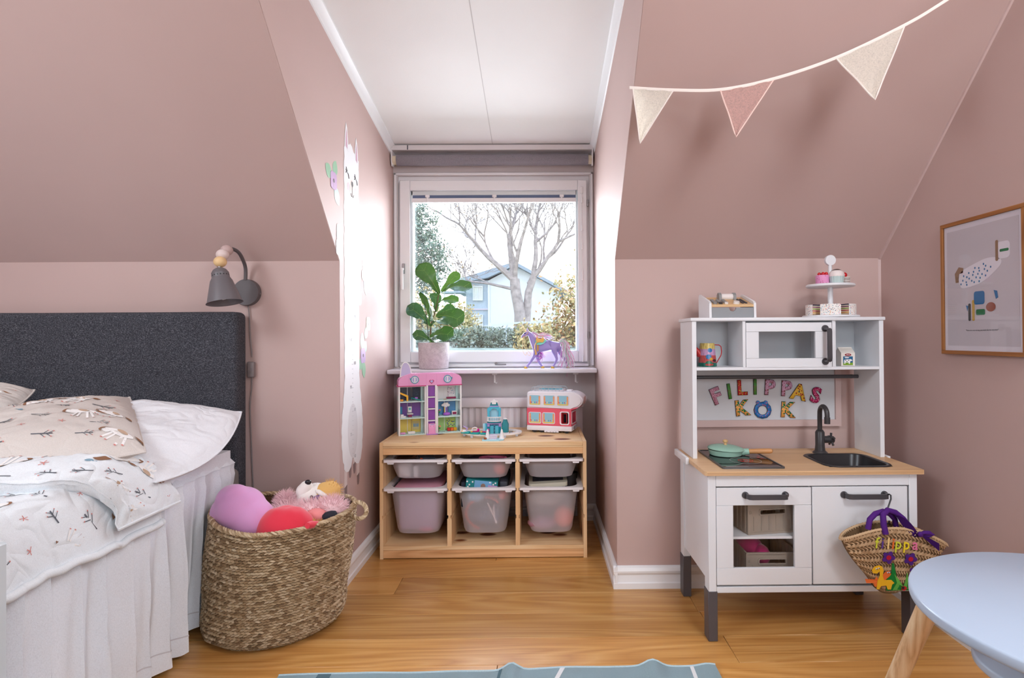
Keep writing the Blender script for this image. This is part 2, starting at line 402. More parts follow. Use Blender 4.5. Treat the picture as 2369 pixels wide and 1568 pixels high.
# baseboards
BP = [(0, 0), (0.017, 0), (0.017, 0.022), (0.0125, 0.026), (0.011, 0.034), (0.0095, 0.052), (0.012, 0.058), (0.0155, 0.062), (0.0165, 0.070), (0.012, 0.082), (0.004, 0.088), (0, 0.088)]
def baseboard(nm, p0, p1, nrm):
    d = Vector(p1) - Vector(p0); n = len(BP); mb = MB(); nrm = Vector(nrm)
    V = [Vector((p[0], p[1], 0)) + Vector((nrm.x*a, nrm.y*a, b)) for p in (p0, p1) for a, b in BP]
    mb.faces(V, [(i, (i+1) % n, n+(i+1) % n, n+i) for i in range(n)] + [tuple(range(n)), tuple(range(n, 2*n))])
    S(nm, mb, TRIMW, ang=25)
baseboard('baseboard_right_front', (XR-0.016, YK, 0), (XW, YK, 0), (0, -1, 0))
baseboard('baseboard_dormer_right', (XR, YK-0.016, 0), (XR, YW, 0), (-1, 0, 0))
baseboard('baseboard_dormer_left', (XL, YK-0.016, 0), (XL, YW, 0), (1, 0, 0))
baseboard('baseboard_window', (XL, YW, 0), (XR, YW, 0), (0, -1, 0))
baseboard('baseboard_left_front', (XLL, YK, 0), (XL+0.016, YK, 0), (0, -1, 0))
baseboard('baseboard_right', (XW, YR, 0), (XW, YK, 0), (-1, 0, 0))

CK = mat('caulk_highlight', (212, 188, 184), 0.5)  # wall pink lightened to paint the highlight along the caulk
S('trim_4', MB().prism([(YK, ZK), (YM, ZM), (YM-0.006, ZM-0.006+0.0), (YK-0.006, ZK-0.006)], 0, -0.007, YZ(XW)), CK)
S('trim_5', MB().prism([(XW, YK), (XW-0.007, YK), (XW, YK-0.007)], 0.088, ZK, XY(0)), CK)

# ------------------------------------------------------------------ window
win = bpy.data.objects.new('window_1', None); C.objects.link(win); win.location = (-0.245, YW, 0.84); win['kind'] = 'structure'; win['wc'] = tuple(win.location)
mb = MB()
for a, b, c, d in ((-0.792, -0.778, 0.845, 1.91), (0.288, 0.302, 0.845, 1.91), (-0.792, 0.302, 1.897, 1.911)):
    mb.box(a, b, YW-0.010, YW+0.01, c, d, 0.003)
obj('casing', mb, WINW, win)
mb = MB(); f0, f1 = YW+0.004, YW+0.10
mb.box(WX0, -0.742, f0+0.012, f1, WZ0, WZ1); mb.box(0.25, WX1, f0+0.012, f1, WZ0, WZ1)
mb.box(-0.742, 0.25, f0+0.0121, f1, 1.855, WZ1); mb.box(-0.742, 0.25, f0+0.004, f1, WZ0, 0.878); mb.box(WX0+.01, WX1-.01, YW-0.012, f0+0.02, 0.842, 0.858, 0.003)
obj('window_frame', mb, WINW, win)
sash = MB(); s0, s1 = YW-0.012, YW+0.035
sash.box(-0.759, -0.703, s0, s1, 0.870, 1.868, 0.002); sash.box(0.217, 0.266, s0, s1, 0.868, 1.866, 0.002)
so = obj('sash', sash, WINW, win)
mb = MB(); mb.box(-0.7025, 0.2165, s0, s1, 1.812, 1.867, 0.002); mb.box(-0.7025, 0.2165, s0, s1, 0.869, 0.927, 0.002); sub('rail', mb, WINW, so)
mb = MB()
for a, b, c, d in ((-0.703, -0.690, 0.927, 1.812), (0.206, 0.217, 0.927, 1.812), (-0.69, 0.206, 0.925, 0.931)):
    mb.box(a, b, s0+0.014, s1+0.02, c, d, 0.002)
sub('glazing_bead', mb, mat('pale_bead', (226, 238, 242), 0.3), so)
sub('pane', MB().box(-0.70, 0.215, YW+0.022, YW+0.026, 0.925, 1.814), GLASS, so)
obj('outer_pane', MB().box(-0.74, 0.25, YW+0.075, YW+0.079, 0.875, 1.86), GLASS, win)
bl = obj('venetian_blind', MB().box(-0.70, 0.212, YW+0.002, YW+0.018, 1.789, 1.811, 0.001), mat('blind_head', (214, 220, 222), 0.4), win)
sub('slat_stack', MB().box(-0.697, 0.21, YW+0.003, YW+0.017, 1.772, 1.788), mat('blind_slats', (92, 108, 140), 0.5), bl)
sub('bottom_rail', MB().box(-0.697, 0.21, YW-0.002, YW+0.018, 1.748, 1.772, 0.002), WHITE, bl)
for x in (-0.609, -0.241, 0.13):
    mb = MB(); mb.box(x-0.012, x+0.012, YW-0.006, YW+0.004, 1.774, 1.791, 0.003); mb.box(x-0.004, x+0.004, YW-0.006, YW+0.003, 1.748, 1.776, 0.001)
    mb.tube([(x, YW-0.005, 1.752), (x+0.006, YW-0.005, 1.742), (x+0.001, YW-0.005, 1.735), (x-0.004, YW-0.004, 1.73)], 0.0012, 6)
    sub('clip', mb, WHITE, bl)
MET = mat('brushed_steel', (160, 160, 162), 0.3, 1)
for z in (1.745, 1.02):
    mb = MB(); mb.cyl((0.272, YW-0.008, z-0.022), (0.272, YW-0.008, z+0.012), 0.0055, n=10); mb.box(0.262, 0.28, YW-0.006, YW+0.002, z-0.016, z+0.002)
    obj('hinge', mb, MET, win)
mb = MB(); mb.box(-0.745, -0.731, YW-0.022, YW-0.011, 1.355, 1.41, 0.002)
hd = obj('handle', mb, MET, win)
mb = MB(); mb.box(-0.75, -0.735, YW-0.042, YW-0.030, 1.265, 1.385, 0.005, 2); mb.cyl((-0.739, YW-0.035, 1.375), (-0.739, YW-0.012, 1.385), 0.006); sub('grip', mb, WHITE, hd)
mb = MB(); mb.tube([(0.239, YW-0.016, 1.81), (0.239, YW-0.018, 1.5), (0.241, YW-0.018, 1.2), (0.243, YW-0.017, 0.89)], 0.0016, 6)
for z in (1.755, 1.60, 1.50, 1.36, 1.33, 0.885): mb.cyl((0.24, YW-0.018, z-0.016), (0.24, YW-0.018, z+0.016), 0.005, 0.003, 8)
mb.box(0.230, 0.248, YW-0.018, YW-0.011, 1.79, 1.83, 0.004)
obj('blind_cord', mb, WHITE, win)
mb = MB(); mb.cyl((-0.235, YW-0.016, 0.860), (-0.235, YW-0.010, 0.860), 0.008); mb.box(-0.24, -0.18, YW-0.020, YW-0.014, 0.853, 0.859, 0.002); obj('catch', mb, MET, win)
sl = obj('sill', MB().box(XL+0.004, XR-0.004, 2.985, YW+0.003, 0.815, 0.838, 0.006, 3), mat('sill_white', (232, 230, 236), 0.3), win)
for x in (-0.238, 0.195):
    mb = MB(); mb.box(x-0.014, x+0.014, 3.06, 3.10, 0.803, 0.815, 0.002); mb.box(x-0.004, x+0.004, 3.07, 3.084, 0.762, 0.806, 0.001)
    mb.tube([(x+0.002, 3.075, 0.775), (x+0.004, 3.072, 0.760), (x+0.009, 3.07, 0.758), (x+0.012, 3.07, 0.765)], 0.002, 6)
    sub('bracket', mb, WHITE, sl)

# roller blind above the window
rb = thing('roller_blind', (-0.245, 3.10, 1.94), 'grey rolled-up roller blind in its white bracket above the window', 'blind')
obj('cassette', MB().box(-0.795, 0.300, 3.075, 3.15, 2.012, 2.040, 0.002), mat('blind_cassette', (222, 218, 220), 0.35), rb)
mb = MB(); mb.cyl((-0.762, 3.10, 1.965), (0.272, 3.10, 1.965), 0.030, n=28); obj('fabric_roll', mb, fabric('grey_blind_fabric', (138, 132, 140), 1200, 0.2, 0.1), rb)
for x, d in ((-0.79, 1), (0.297, -1)):
    mb = MB(); mb.prism([(3.075, 2.035), (3.15, 2.035), (3.15, 1.99), (3.125, 1.935), (3.09, 1.93), (3.078, 1.96)], 0, 0.006*d, YZ(x)); k = obj('end_bracket', mb, WHITE, rb)
    sub('bearing', MB().cyl((x+0.006*d, 3.10, 1.965), (x+0.028*d, 3.10, 1.965), 0.024, n=20), mat('cream_plastic', (228, 216, 190), 0.4), k)
mb = MB(); mb.box(-0.702, -0.6965, 3.0735, 3.076, 2.014, 2.038); sm_ = mb; obj('seam_mark', sm_, mat('dark_mark', (70, 72, 84), 0.5), rb)

# radiator below the sill
rad = thing('radiator', (-0.255, 3.08, 0.10), 'white panel radiator with ribbed front under the window sill', 'radiator')
RW = mat('radiator_white', (222, 216, 222), 0.4)
obj('top_rail', MB().box(-0.745, 0.235, 3.045, 3.125, 0.632, 0.684, 0.006, 2), RW, rad)
def ribs(u, v):
    x = -0.74 + 0.97*u; t = (u*29) % 1; d = 0.010*(0.5-0.5*math.cos(2*PI*t))**0.6
    return Vector((x, 3.058+d, 0.14+0.49*v))
mb = MB(); mb.grid(ribs, 348, 1); mb.box(-0.74, 0.23, 3.072, 3.12, 0.14, 0.634); obj('ribbed_panel', mb, RW, rad, ang=60)
obj('bottom_rail', MB().box(-0.745, 0.235, 3.05, 3.12, 0.10, 0.142, 0.005), RW, rad)
for x in (-0.6, 0.1): obj('bracket', MB().box(x-0.02, x+0.02, 3.11, YW, 0.2, 0.6), RW, rad)

# ------------------------------------------------------------------ play kitchen
KX0, KX1, KF, KBk = 0.539, 1.2605, 1.869, 2.245
kit = thing('play_kitchen', (0.9, 2.06, 0), 'white wooden play kitchen with birch worktop, upper shelf and dark grey handles', 'toy kitchen')
ZC = 0.56
for x in (0.553, 1.2195):
    for y in (1.886, 2.213):
        lg = obj('leg', MB().box(x, x+0.026, y, y+0.044, 0.12, ZC-0.014, 0.0015), KW, kit)
        sub('foot', MB().box(x-0.0025, x+0.0285, y-0.002, y+0.047, 0, 0.163 if y < 2 else 0.155, 0.0015), FOOT, lg)
for x in (0.560, 1.228): obj('side_panel', MB().box(x, x+0.008, 1.93, 2.213, 0.187, ZC-0.014), KW, kit)
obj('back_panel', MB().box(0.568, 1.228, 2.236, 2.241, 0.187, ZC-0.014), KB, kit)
obj('front_rail', MB().box(0.5795, 1.219, 1.886, 1.900, 0.5065, ZC-0.0145, 0.001), KW, kit)
obj('bottom_shelf', MB().box(0.5795, 1.219, 1.888, 2.236, 0.157, 0.176, 0.001), KW, kit)
obj('partition', MB().box(0.893, 0.903, 1.904, 2.236, 0.176, 0.507), KW, kit)
obj('inner_shelf', MB().box(0.568, 0.893, 1.906, 2.236, 0.327, 0.335), KW, kit)
mb = MB(); mb.box(0.885, 0.918, 1.905, 1.925, 0.150, 0.157, 0.002); obj('door_catch', mb, WHITE, kit)
# worktop with a hole for the basin
mb = MB(); z0, z1 = ZC-0.014, ZC; hx0, hx1, hy0, hy1 = 0.975, 1.190, 1.922, 2.123
mb.prism([(KX0+0.006, KF), (KX1-0.004, KF), (KX1, KF+0.004), (KX1, hy0), (KX0, hy0), (KX0, KF+0.006)], z0, z1, XY(0))
mb.box(KX0, hx0, hy0, hy1, z0, z1); mb.box(hx1, KX1, hy0, hy1, z0, z1); mb.box(KX0, KX1, hy1, KBk, z0, z1)
wt_ = obj('worktop', mb, BIRCH, kit, smooth=False)
mb = MB()
for z in (0.5485, 0.5515, 0.5545): mb.box(KX0+0.007, KX1-0.005, KF-0.0002, KF+0.001, z, z+0.0009)
sub('ply_edge', mb, wood('ply_dark', (150, 106, 66), (166, 120, 78), (130, 90, 56), 'X', 0.6), wt_)
for x0, x1 in ((KX0-0.012, KX0+0.0), (KX1, KX1+0.010)): obj('side_ledge', MB().box(x0, x1, 2.068, 2.243, ZC-0.020, ZC+0.004, 0.002, 2), KW, kit)
# basin
bs = MB(); O = rrect(0.966, 1.199, 1.912, 2.133, 0.045, 6)
def rr(d, z): return [(x, y, z) for x, y in rrect(0.966+d, 1.199-d, 1.912+d, 2.133-d, max(0.045-d*0.4, 0.02), 6)]
lay = [rr(0, 0.5605), rr(0.002, 0.5635), rr(0.008, 0.5640), rr(0.013, 0.5615), rr(0.022, 0.520), rr(0.030, 0.493), rr(0.045, 0.488)]
n = len(lay[0]); bs.faces([p for l_ in lay for p in l_], [(k*n+i, k*n+(i+1) % n, (k+1)*n+(i+1) % n, (k+1)*n+i) for k in range(len(lay)-1) for i in range(n)] + [tuple((len(lay)-1)*n+i for i in range(n))])
obj('basin', bs, SINKB, kit)
# hob
hb = MB(); hb.ring(rrect(0.608, 0.8175, 1.903, 2.206, 0.008, 3), rrect(0.614, 0.8115, 1.909, 2.200, 0.005, 3), 0, 0.006, XY(ZC))
hob = obj('hob_frame', hb, mat('hob_steel_frame', (96, 98, 102), 0.35, 0.6), kit)
sub('hob_glass', MB().box(0.6145, 0.811, 1.9095, 2.1995, ZC+0.001, ZC+0.0045), mat('black_hob_glass', (14, 15, 17), 0.06), hob)
RNG = mat('pale_print', (190, 190, 190), 0.4); RED = mat('red_print', (190, 40, 35), 0.4)
for cx, cy, r in ((0.7235, 2.013, 0.053), (0.70, 2.13, 0.04)):
    mb = MB(); mb.ring(circ(cx, cy, r, 40), circ(cx, cy, r-0.001, 40), 0, 0.0003, XY(ZC+0.0045)); sub('hob_ring', mb, RNG, hob)
    for q in (0.026, 0.018, 0.009):
        mb = MB(); mb.ring(circ(cx, cy, q*r/0.053, 32), circ(cx, cy, (q-0.0025)*r/0.053, 32), 0, 0.0003, XY(ZC+0.0045)); sub('hob_ring', mb, RED, hob)
for x, y in ((0.786, 2.06), (0.796, 2.085), (0.794, 2.045)):
    mb = MB(); mb.prism(circ(x, y, 0.006, 14, 0.0035), 0, 0.0003, XY(ZC+0.0045)); sub('hob_mark', mb, RED, hob)
mb = MB(); mb.box(0.625, 0.70, 1.918, 1.919, ZC+0.0045, ZC+0.0048); mb.box(0.625, 0.66, 1.926, 1.9265, ZC+0.0045, ZC+0.0048); sub('hob_print', mb, RNG, hob)
def handle(p0, p1, parent, out=0.03, r=0.0105, vertical=False):
    p0, p1 = Vector(p0), Vector(p1); d = (p1-p0).normalized(); o = Vector((0, -1, 0)); w_ = d.cross(o)
    mb = MB()
    def sec(u, v):                          # rounded strap path
        return None
    path = [p0 + o*0.003, p0 + o*(out-0.010), p0 + o*(out-0.003) + d*0.003, p0 + o*out + d*0.012, p1 + o*out - d*0.012, p1 + o*(out-0.003) - d*0.003, p1 + o*(out-0.010), p1 + o*0.003]
    hw, ht = 0.0078, 0.0032; prof = [(-hw, -ht), (hw, -ht), (hw+0.001, 0), (hw, ht), (-hw, ht), (-hw-0.001, 0)]
    V = []
    for i, p in enumerate(path):
        t = (path[min(i+1, 7)] - path[max(i-1, 0)]).normalized(); nn = w_.cross(t).normalized()
        V += [p + w_*a + nn*b for a, b in prof]
    k = 6; mb.faces(V, [(i*k+j, i*k+(j+1) % k, (i+1)*k+(j+1) % k, (i+1)*k+j) for i in range(7) for j in range(k)] + [tuple(range(k)), tuple(42+j for j in range(k))])
    h = sub('handle', mb, DKG, parent, ang=50) if parent.parent is not None else obj('handle', mb, DKG, parent)
    return h
def rosettes(pts, mb, r=0.0105):
    for p in pts: mb.cyl(Vector(p) + Vector((0, 0.0005, 0)), Vector(p) - Vector((0, 0.0045, 0)), r, r*0.96, 24)
    return mb
DF = 1.887
# left oven door with pane
mb = MB(); mb.box(0.5805, 0.8945, DF, DF+0.012, 0.444, 0.502, 0.001); mb.box(0.5805, 0.8945, DF, DF+0.012, 0.183, 0.238, 0.001)
mb.box(0.5805, 0.636, DF, DF+0.012, 0.2385, 0.4435, 0.0008); mb.box(0.8385, 0.8945, DF, DF+0.012, 0.2385, 0.4435, 0.0008)
dl = obj('oven_door', mb, KW, kit); sub('pane', MB().box(0.634, 0.840, DF+0.006, DF+0.008, 0.236, 0.446), GLASS, dl)
handle((0.678, DF, 0.478), (0.806, DF, 0.478), dl); sub('handle_mount', rosettes([(0.676, DF, 0.478)], MB(), 0.0115), DKG, dl); sub('handle_mount', rosettes([(0.808, DF, 0.478)], MB(), 0.0115), DKG, dl)
dr = obj('cupboard_door', MB().box(0.8985, 1.2135, DF, DF+0.012, 0.183, 0.503, 0.0015), KW, kit)
handle((1.004, DF, 0.477), (1.134, DF, 0.477), dr); sub('handle_mount', rosettes([(1.002, DF, 0.477)], MB(), 0.0115), DKG, dr); sub('handle_mount', rosettes([(1.136, DF, 0.477)], MB(), 0.0115), DKG, dr)
# upper unit
UF, UB = 2.069, 2.240
obj('upright', MB().box(0.5535, 0.5695, UF, UB, ZC, 1.0565, 0.001), KW, kit); obj('upright', MB().box(1.2340, 1.2500, UF, UB, ZC, 1.0565, 0.001), KW, kit)
obj('top_board', MB().box(0.5475, 1.2545, UF-0.006, UB+0.004, 1.0565, 1.069, 0.003, 2), KW, kit)
obj('shelf_board', MB().box(0.5695, 1.234, UF+0.001, UB, 0.878, 0.889, 0.0008), KW, kit)
for x0, x1 in ((0.7375, 0.7485), (1.0640, 1.0765)): obj('divider', MB().box(x0, x1, UF+0.001, UB-0.005, 0.889, 1.0565, 0.0008), KW, kit)
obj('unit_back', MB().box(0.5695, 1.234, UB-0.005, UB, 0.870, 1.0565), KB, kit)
mb = MB(); y0, y1 = UF+0.001, UF+0.013
mb.box(0.7500, 1.0625, y0, y1, 1.0175, 1.0500, 0.001); mb.box(0.7500, 1.0625, y0, y1, 0.8865, 0.9205, 0.001)
mb.box(0.7500, 0.7965, y0, y1, 0.921, 1.017, 0.0008); mb.box(1.0025, 1.0625, y0, y1, 0.921, 1.017, 0.0008)
dm = obj('microwave_door', mb, KW, kit); sub('pane', MB().box(0.795, 1.004, y0+0.006, y0+0.008, 0.919, 1.019), GLASS, dm)
handle((1.037, y0, 1.026), (1.037, y0, 0.910), dm, out=0.034); sub('handle_mount', rosettes([(1.037, y0, 1.028)], MB(), 0.0125), DKG, dm); sub('handle_mount', rosettes([(1.037, y0, 0.908)], MB(), 0.0125), DKG, dm)
mb = MB(); mb.cyl((0.5695, 2.212, 0.8435), (1.234, 2.212, 0.8435), 0.0072, n=16); mb.cyl((1.205, 2.212, 0.8435), (1.212, 2.212, 0.8435), 0.0078, n=16); obj('utensil_rail', mb, DKG, kit)
# tap
FC = (1.058, 2.158)
mb = MB(); mb.lathe([(0.027, ZC), (0.026, ZC+0.003), (0.0185, ZC+0.010), (0.0165, ZC+0.030), (0.0165, ZC+0.078), (0.012, ZC+0.086), (0.0072, ZC+0.089)], (FC[0], FC[1], 0), 28)
pts = [(FC[0], FC[1], ZC+0.085), (FC[0], FC[1], ZC+0.135)]
# spout bends towards the viewer over the basin
for k in range(1, 13):
    a = PI*k/12; pts.append((FC[0]-0.002*k/12, FC[1]-0.030*(1-math.cos(a)), ZC+0.148+0.030*math.sin(a)))
pts += [(FC[0]-0.002, FC[1]-0.060, ZC+0.125)]
mb.tube(pts, [0.0085]*len(pts), 16)
mb.cyl((FC[0]-0.002, FC[1]-0.060, ZC+0.142), (FC[0]-0.002, FC[1]-0.060, ZC+0.118), 0.0105, n=20)
tp = obj('tap', mb, mat('graphite_tap', (58, 56, 58), 0.32), kit)
mb = MB(); c = Vector((FC[0]+0.035, FC[1], ZC+0.050)); mb.cyl((FC[0]+0.012, FC[1], ZC+0.050), c, 0.0135, n=20)
mb.cyl(c, c+Vector((0.016, 0, 0)), 0.015, 0.0125, 20)
for k in range(5):
    a = k*2*PI/5+0.3; dd = Vector((0.0, math.cos(a), math.sin(a)))*0.025
    mb.cyl(c+Vector((0.006, 0, 0)), c+Vector((0.008, 0, 0))+dd, 0.0042, n=10)
sub('tap_knob', mb, MATS['graphite_tap'], tp)

# ------------------------------------------------------------------ whiteboard and magnet letters
wb_ = thing('whiteboard', (0.9, 2.29, 0.64), 'metal magnet board with pink painted frame on the wall behind the play kitchen', 'whiteboard')
bx0, bx1, bz0, bz1 = 0.585, 1.204, 0.641, 1.02
obj('board', MB().box(bx0+0.01, bx1-0.01, 2.288, 2.296, bz0+0.01, bz1-0.01), mat('magnet_board', (206, 208, 212), 0.28), wb_)
FRP = mat('pink_frame_paint', (204, 178, 174), 0.5)
for P in ([(bx0, bz0), (bx1, bz0), (bx1-0.022, bz0+0.026), (bx0+0.022, bz0+0.026)], [(bx1, bz0), (bx1, bz1), (bx1-0.022, bz1-0.026), (bx1-0.022, bz0+0.026)],
          [(bx0, bz1), (bx1, bz1), (bx1-0.022, bz1-0.026), (bx0+0.022, bz1-0.026)], [(bx0, bz0), (bx0, bz1), (bx0+0.022, bz1-0.026), (bx0+0.022, bz0+0.026)]):
    obj('frame_rail', MB().prism(P, 0, 0.02, XZ(2.2785)), FRP, wb_)
PK = dots('letter_lilac_dots', (214, 160, 184), (150, 40, 70), 260, 0.34, rnd=1); GR = dots('letter_green_dots', (72, 150, 66), (150, 50, 40), 200, 0.33)
RD = dots('letter_red_dots', (196, 34, 40), (190, 210, 60), 150, 0.33); PB = dots('letter_lilac_brown', (208, 160, 190), (140, 60, 50), 170, 0.38)
YL = dots('letter_yellow_dots', (238, 190, 60), (170, 30, 30), 110, 0.34); MG = dots('letter_magenta', (178, 20, 88), (238, 200, 220), 180, 0.30)
OG = dots('letter_orange_dots', (238, 166, 84), (10, 120, 70), 110, 0.42); BU = dots('letter_blue_dots', (30, 110, 176), (200, 60, 80), 160, 0.30)
SD = mat('letter_side', (60, 44, 48), 0.5)
LT = [('F', 0.707, 0.765, 0.060, 22, PK, 'lilac F magnet, first letter of the upper word, tilted left'), ('I', 0.758, 0.782, 0.055, 8, GR, 'green I magnet between the F and the red L, tilted left'), ('L', 0.811, 0.797, 0.055, 2, RD, 'red L magnet with light green marks in the upper word'),
      ('I', 0.8615, 0.799, 0.055, 0, GR, 'green I magnet between the red L and the lilac P'), ('P', 0.922, 0.797, 0.056, -4, PB, 'lilac P magnet nearest the green I in the upper word'), ('P', 0.9885, 0.792, 0.056, -3, PB, 'lilac P magnet next to the yellow A in the upper word'),
      ('A', 1.037, 0.778, 0.058, -12, YL, 'yellow A magnet with red dots in the upper word'), ('S', 1.105, 0.765, 0.058, -16, MG, 'magenta S magnet ending the upper word above the tap'),
      ('K', 0.810, 0.716, 0.056, 5, OG, 'orange K magnet with green spots, left of the blue letter'), ('O', 0.891, 0.706, 0.060, -3, BU, 'blue magnet letter O with two ears as dots in the lower word'), ('K', 0.993, 0.7075, 0.056, -4, OG, 'orange K magnet with green spots, right of the blue letter')]
for ch, x, z, h, rot, m_, lab in LT:
    t = thing('letter_magnet', (x, 2.285, z), lab, 'magnet letter', 'letter magnets on the board', wc=False)
    me = textmesh(ch, 1.0, 0, 0, 0.0)
    xs = [v.co.x for v in me.vertices]; ys = [v.co.y for v in me.vertices]; hh = max(ys)-min(ys); cx, cy = (max(xs)+min(xs))/2, (max(ys)+min(ys))/2
    for nm, off, d0, ex, mm in (('letter_back', 0.045, 0.0030, 0.003, SD), ('letter_face', 0.035, -0.0004, 0.0006, m_)):
        me = textmesh(ch, 1.0, 0, 0, off); me.name = nm
        s_ = 1.10*h/(hh+0.07)
        bm = bmesh.new(); bm.from_mesh(me); r = bmesh.ops.extrude_face_region(bm, geom=bm.faces[:]); 
        ex_v = [q for q in r['geom'] if isinstance(q, bmesh.types.BMVert)]; bmesh.ops.translate(bm, verts=ex_v, vec=(0, 0, ex/s_)); bmesh.ops.recalc_face_normals(bm, faces=bm.faces); bm.to_mesh(me); bm.free()
        sxx = s_*(0.85 if ch == 'I' else 1.0)
        me.transform(Matrix.Translation((0, -0.0+d0-0.003, 0)) @ FACE_Y @ Matrix.Rotation(math.radians(rot), 4, 'Z') @ Matrix.Diagonal((sxx, s_, s_, 1)) @ Matrix.Translation((-cx, -cy, 0)))
        me.materials.clear(); me.materials.append(mm); o = bpy.data.objects.new(nm, me); C.objects.link(o); o.parent = t
    if ch == 'O':
        for k in (-1, 1): obj('letter_dot', MB().prism(circ(0.0155*k-0.003, 0.031, 0.0075, 16), -0.0045, 0.001, lambda a, b, d: Vector((a, d, b))), BU, t)

# ------------------------------------------------------------------ things on the kitchen
TT = 1.069
reg = thing('toy_cash_register', (0.703, 2.145, TT), 'wooden toy cash register with grey drawer on top of the play kitchen', 'toy')
ps = [(2.076, TT), (2.216, TT), (2.216, 1.153), (2.212, 1.160), (2.204, 1.162), (2.088, 1.1295), (2.078, 1.122)]
for x in (0.6195, 0.782): obj('side_panel', MB().prism(ps, 0, 0.0085, YZ(x)), KW, reg)
dk = MB(); dk.prism([(2.079, 1.1085), (2.21, 1.145), (2.21, 1.152), (2.079, 1.1165)], 0, 0.154, YZ(0.628)); obj('deck', dk, BEECH, reg)
P = [(0.629, TT+0.001), (0.781, TT+0.001), (0.781, 1.106)] + [(0.705+0.013*math.cos(a), 1.106-0.014*math.sin(a)) for a in [k*PI/10 for k in range(11)]] + [(0.629, 1.106)]
dw = obj('drawer', MB().prism(P, 0, 0.006, XZ(2.080)), mat('grey_drawer', (142, 146, 150), 0.5), reg)
sub('drawer_tray', MB().box(0.631, 0.779, 2.087, 2.20, TT+0.003, 1.090), BEECH, dw)
GB = mat('grey_button', (140, 140, 140), 0.5); 
def deckz(y): return 1.1165 + (y-2.079)*(0.0355/0.131)
for i in range(3):
    for j in range(4):
        x = 0.646 + 0.0205*i + j*0.0005; y = 2.094 + 0.0155*j; z = deckz(y); m_ = (GB, mat('black_button', (48, 48, 50), 0.4), mat('white_button', (230, 226, 222), 0.4))[i] if j == 0 else GB
        obj('button', MB().cyl((x, y, z), (x, y-0.002, z+0.006), 0.0072, 0.0065, 14), m_, reg)
z = deckz(2.096); obj('scan_knob', MB().cyl((0.725, 2.097, z), (0.725, 2.094, z+0.009), 0.0115, 0.0105, 20), MATS['white_button'], reg)
rl = obj('paper_roll', MB().cyl((0.690, 2.175, 1.151), (0.740, 2.175, 1.151), 0.0125, n=22), mat('paper_white', (232, 226, 224), 0.6), reg)
for x in (0.682, 0.737): obj('roll_holder', MB().prism([(2.158, 1.135), (2.192, 1.143), (2.190, 1.158), (2.182, 1.166), (2.170, 1.167), (2.160, 1.158)], 0, 0.010, YZ(x)), GB, reg)
for k in (0, 1): obj('card_slot', MB().box(0.746+0.012*k, 0.754+0.012*k, 2.095, 2.165, deckz(2.13)-0.001, deckz(2.13)+0.004, 0.001, rot=Matrix.Rotation(math.atan(0.0355/0.131), 3, 'X')), mat('dark_slot', (60, 60, 64), 0.5), reg)

cs = thing('cake_stand', (1.1025, 2.157, TT), 'white wooden two-tier toy cake stand on top of the play kitchen', 'cake stand')
cx, cy = 1.1025, 2.157
obj('base_plate', MB().lathe([(0.094, TT), (0.0985, TT+0.002), (0.0985, TT+0.007), (0.096, TT+0.009)], (cx, cy, 0), 48), KW, cs)
obj('pole', MB().lathe([(0.0095, TT+0.009), (0.0095, 1.186)], (cx, cy, 0), 20), KW, cs)
obj('top_plate', MB().lathe([(0.080, 1.1845), (0.0845, 1.187), (0.0845, 1.193), (0.082, 1.195)], (cx, cy, 0), 48), KW, cs)
mb = MB(); mb.lathe([(0.0115, 1.195), (0.0075, 1.235), (0.0065, 1.268)], (cx, cy, 0), 20); mb.cyl((cx, cy+0.006, 1.2865), (cx, cy-0.006, 1.2865), 0.0195, n=32); obj('finial', mb, KW, cs)
CKD = dots('cake_dots', (240, 236, 232), (50, 50, 70), 210, 0.30, [(200, 40, 120), (40, 60, 90), (230, 150, 60), (60, 150, 180), (160, 40, 50)], rnd=1)
s_ = NT('cake_layers'); co = s_.coord(); sp = s_.n('SeparateXYZ'); s_.l(co, 0, sp, 0); m1 = s_.n('Math', operation='MULTIPLY'); s_.l(sp, 2, m1, 0); m1.inputs[1].default_value = 140
m2 = s_.n('Math', operation='FRACT'); s_.l(m1, 0, m2, 0); m3 = s_.n('Math', operation='MULTIPLY'); s_.l(sp, 2, m3, 0); m3.inputs[1].default_value = 28
st = s_.ramp(m2, 0, [(0, (255, 255, 255)), (0.5, (0, 0, 0))], 'CONSTANT'); cl = s_.ramp(m3, 0, [(0, (150, 100, 50)), (0.2, (220, 150, 60)), (0.4, (190, 50, 60)), (0.55, (130, 160, 60)), (0.7, (150, 40, 110)), (0.85, (40, 40, 80))], 'CONSTANT')
s_.base(s_.mix((st, 0), (238, 226, 200), (cl, 0)))
wedges = [(-120, -60, 'middle front cake slice'), (-178, -128, 'left front cake slice'), (-52, -2, 'right front cake slice'), (6, 56, 'right rear cake slice'), (64, 116, 'middle rear cake slice'), (124, 174, 'left rear cake slice')]
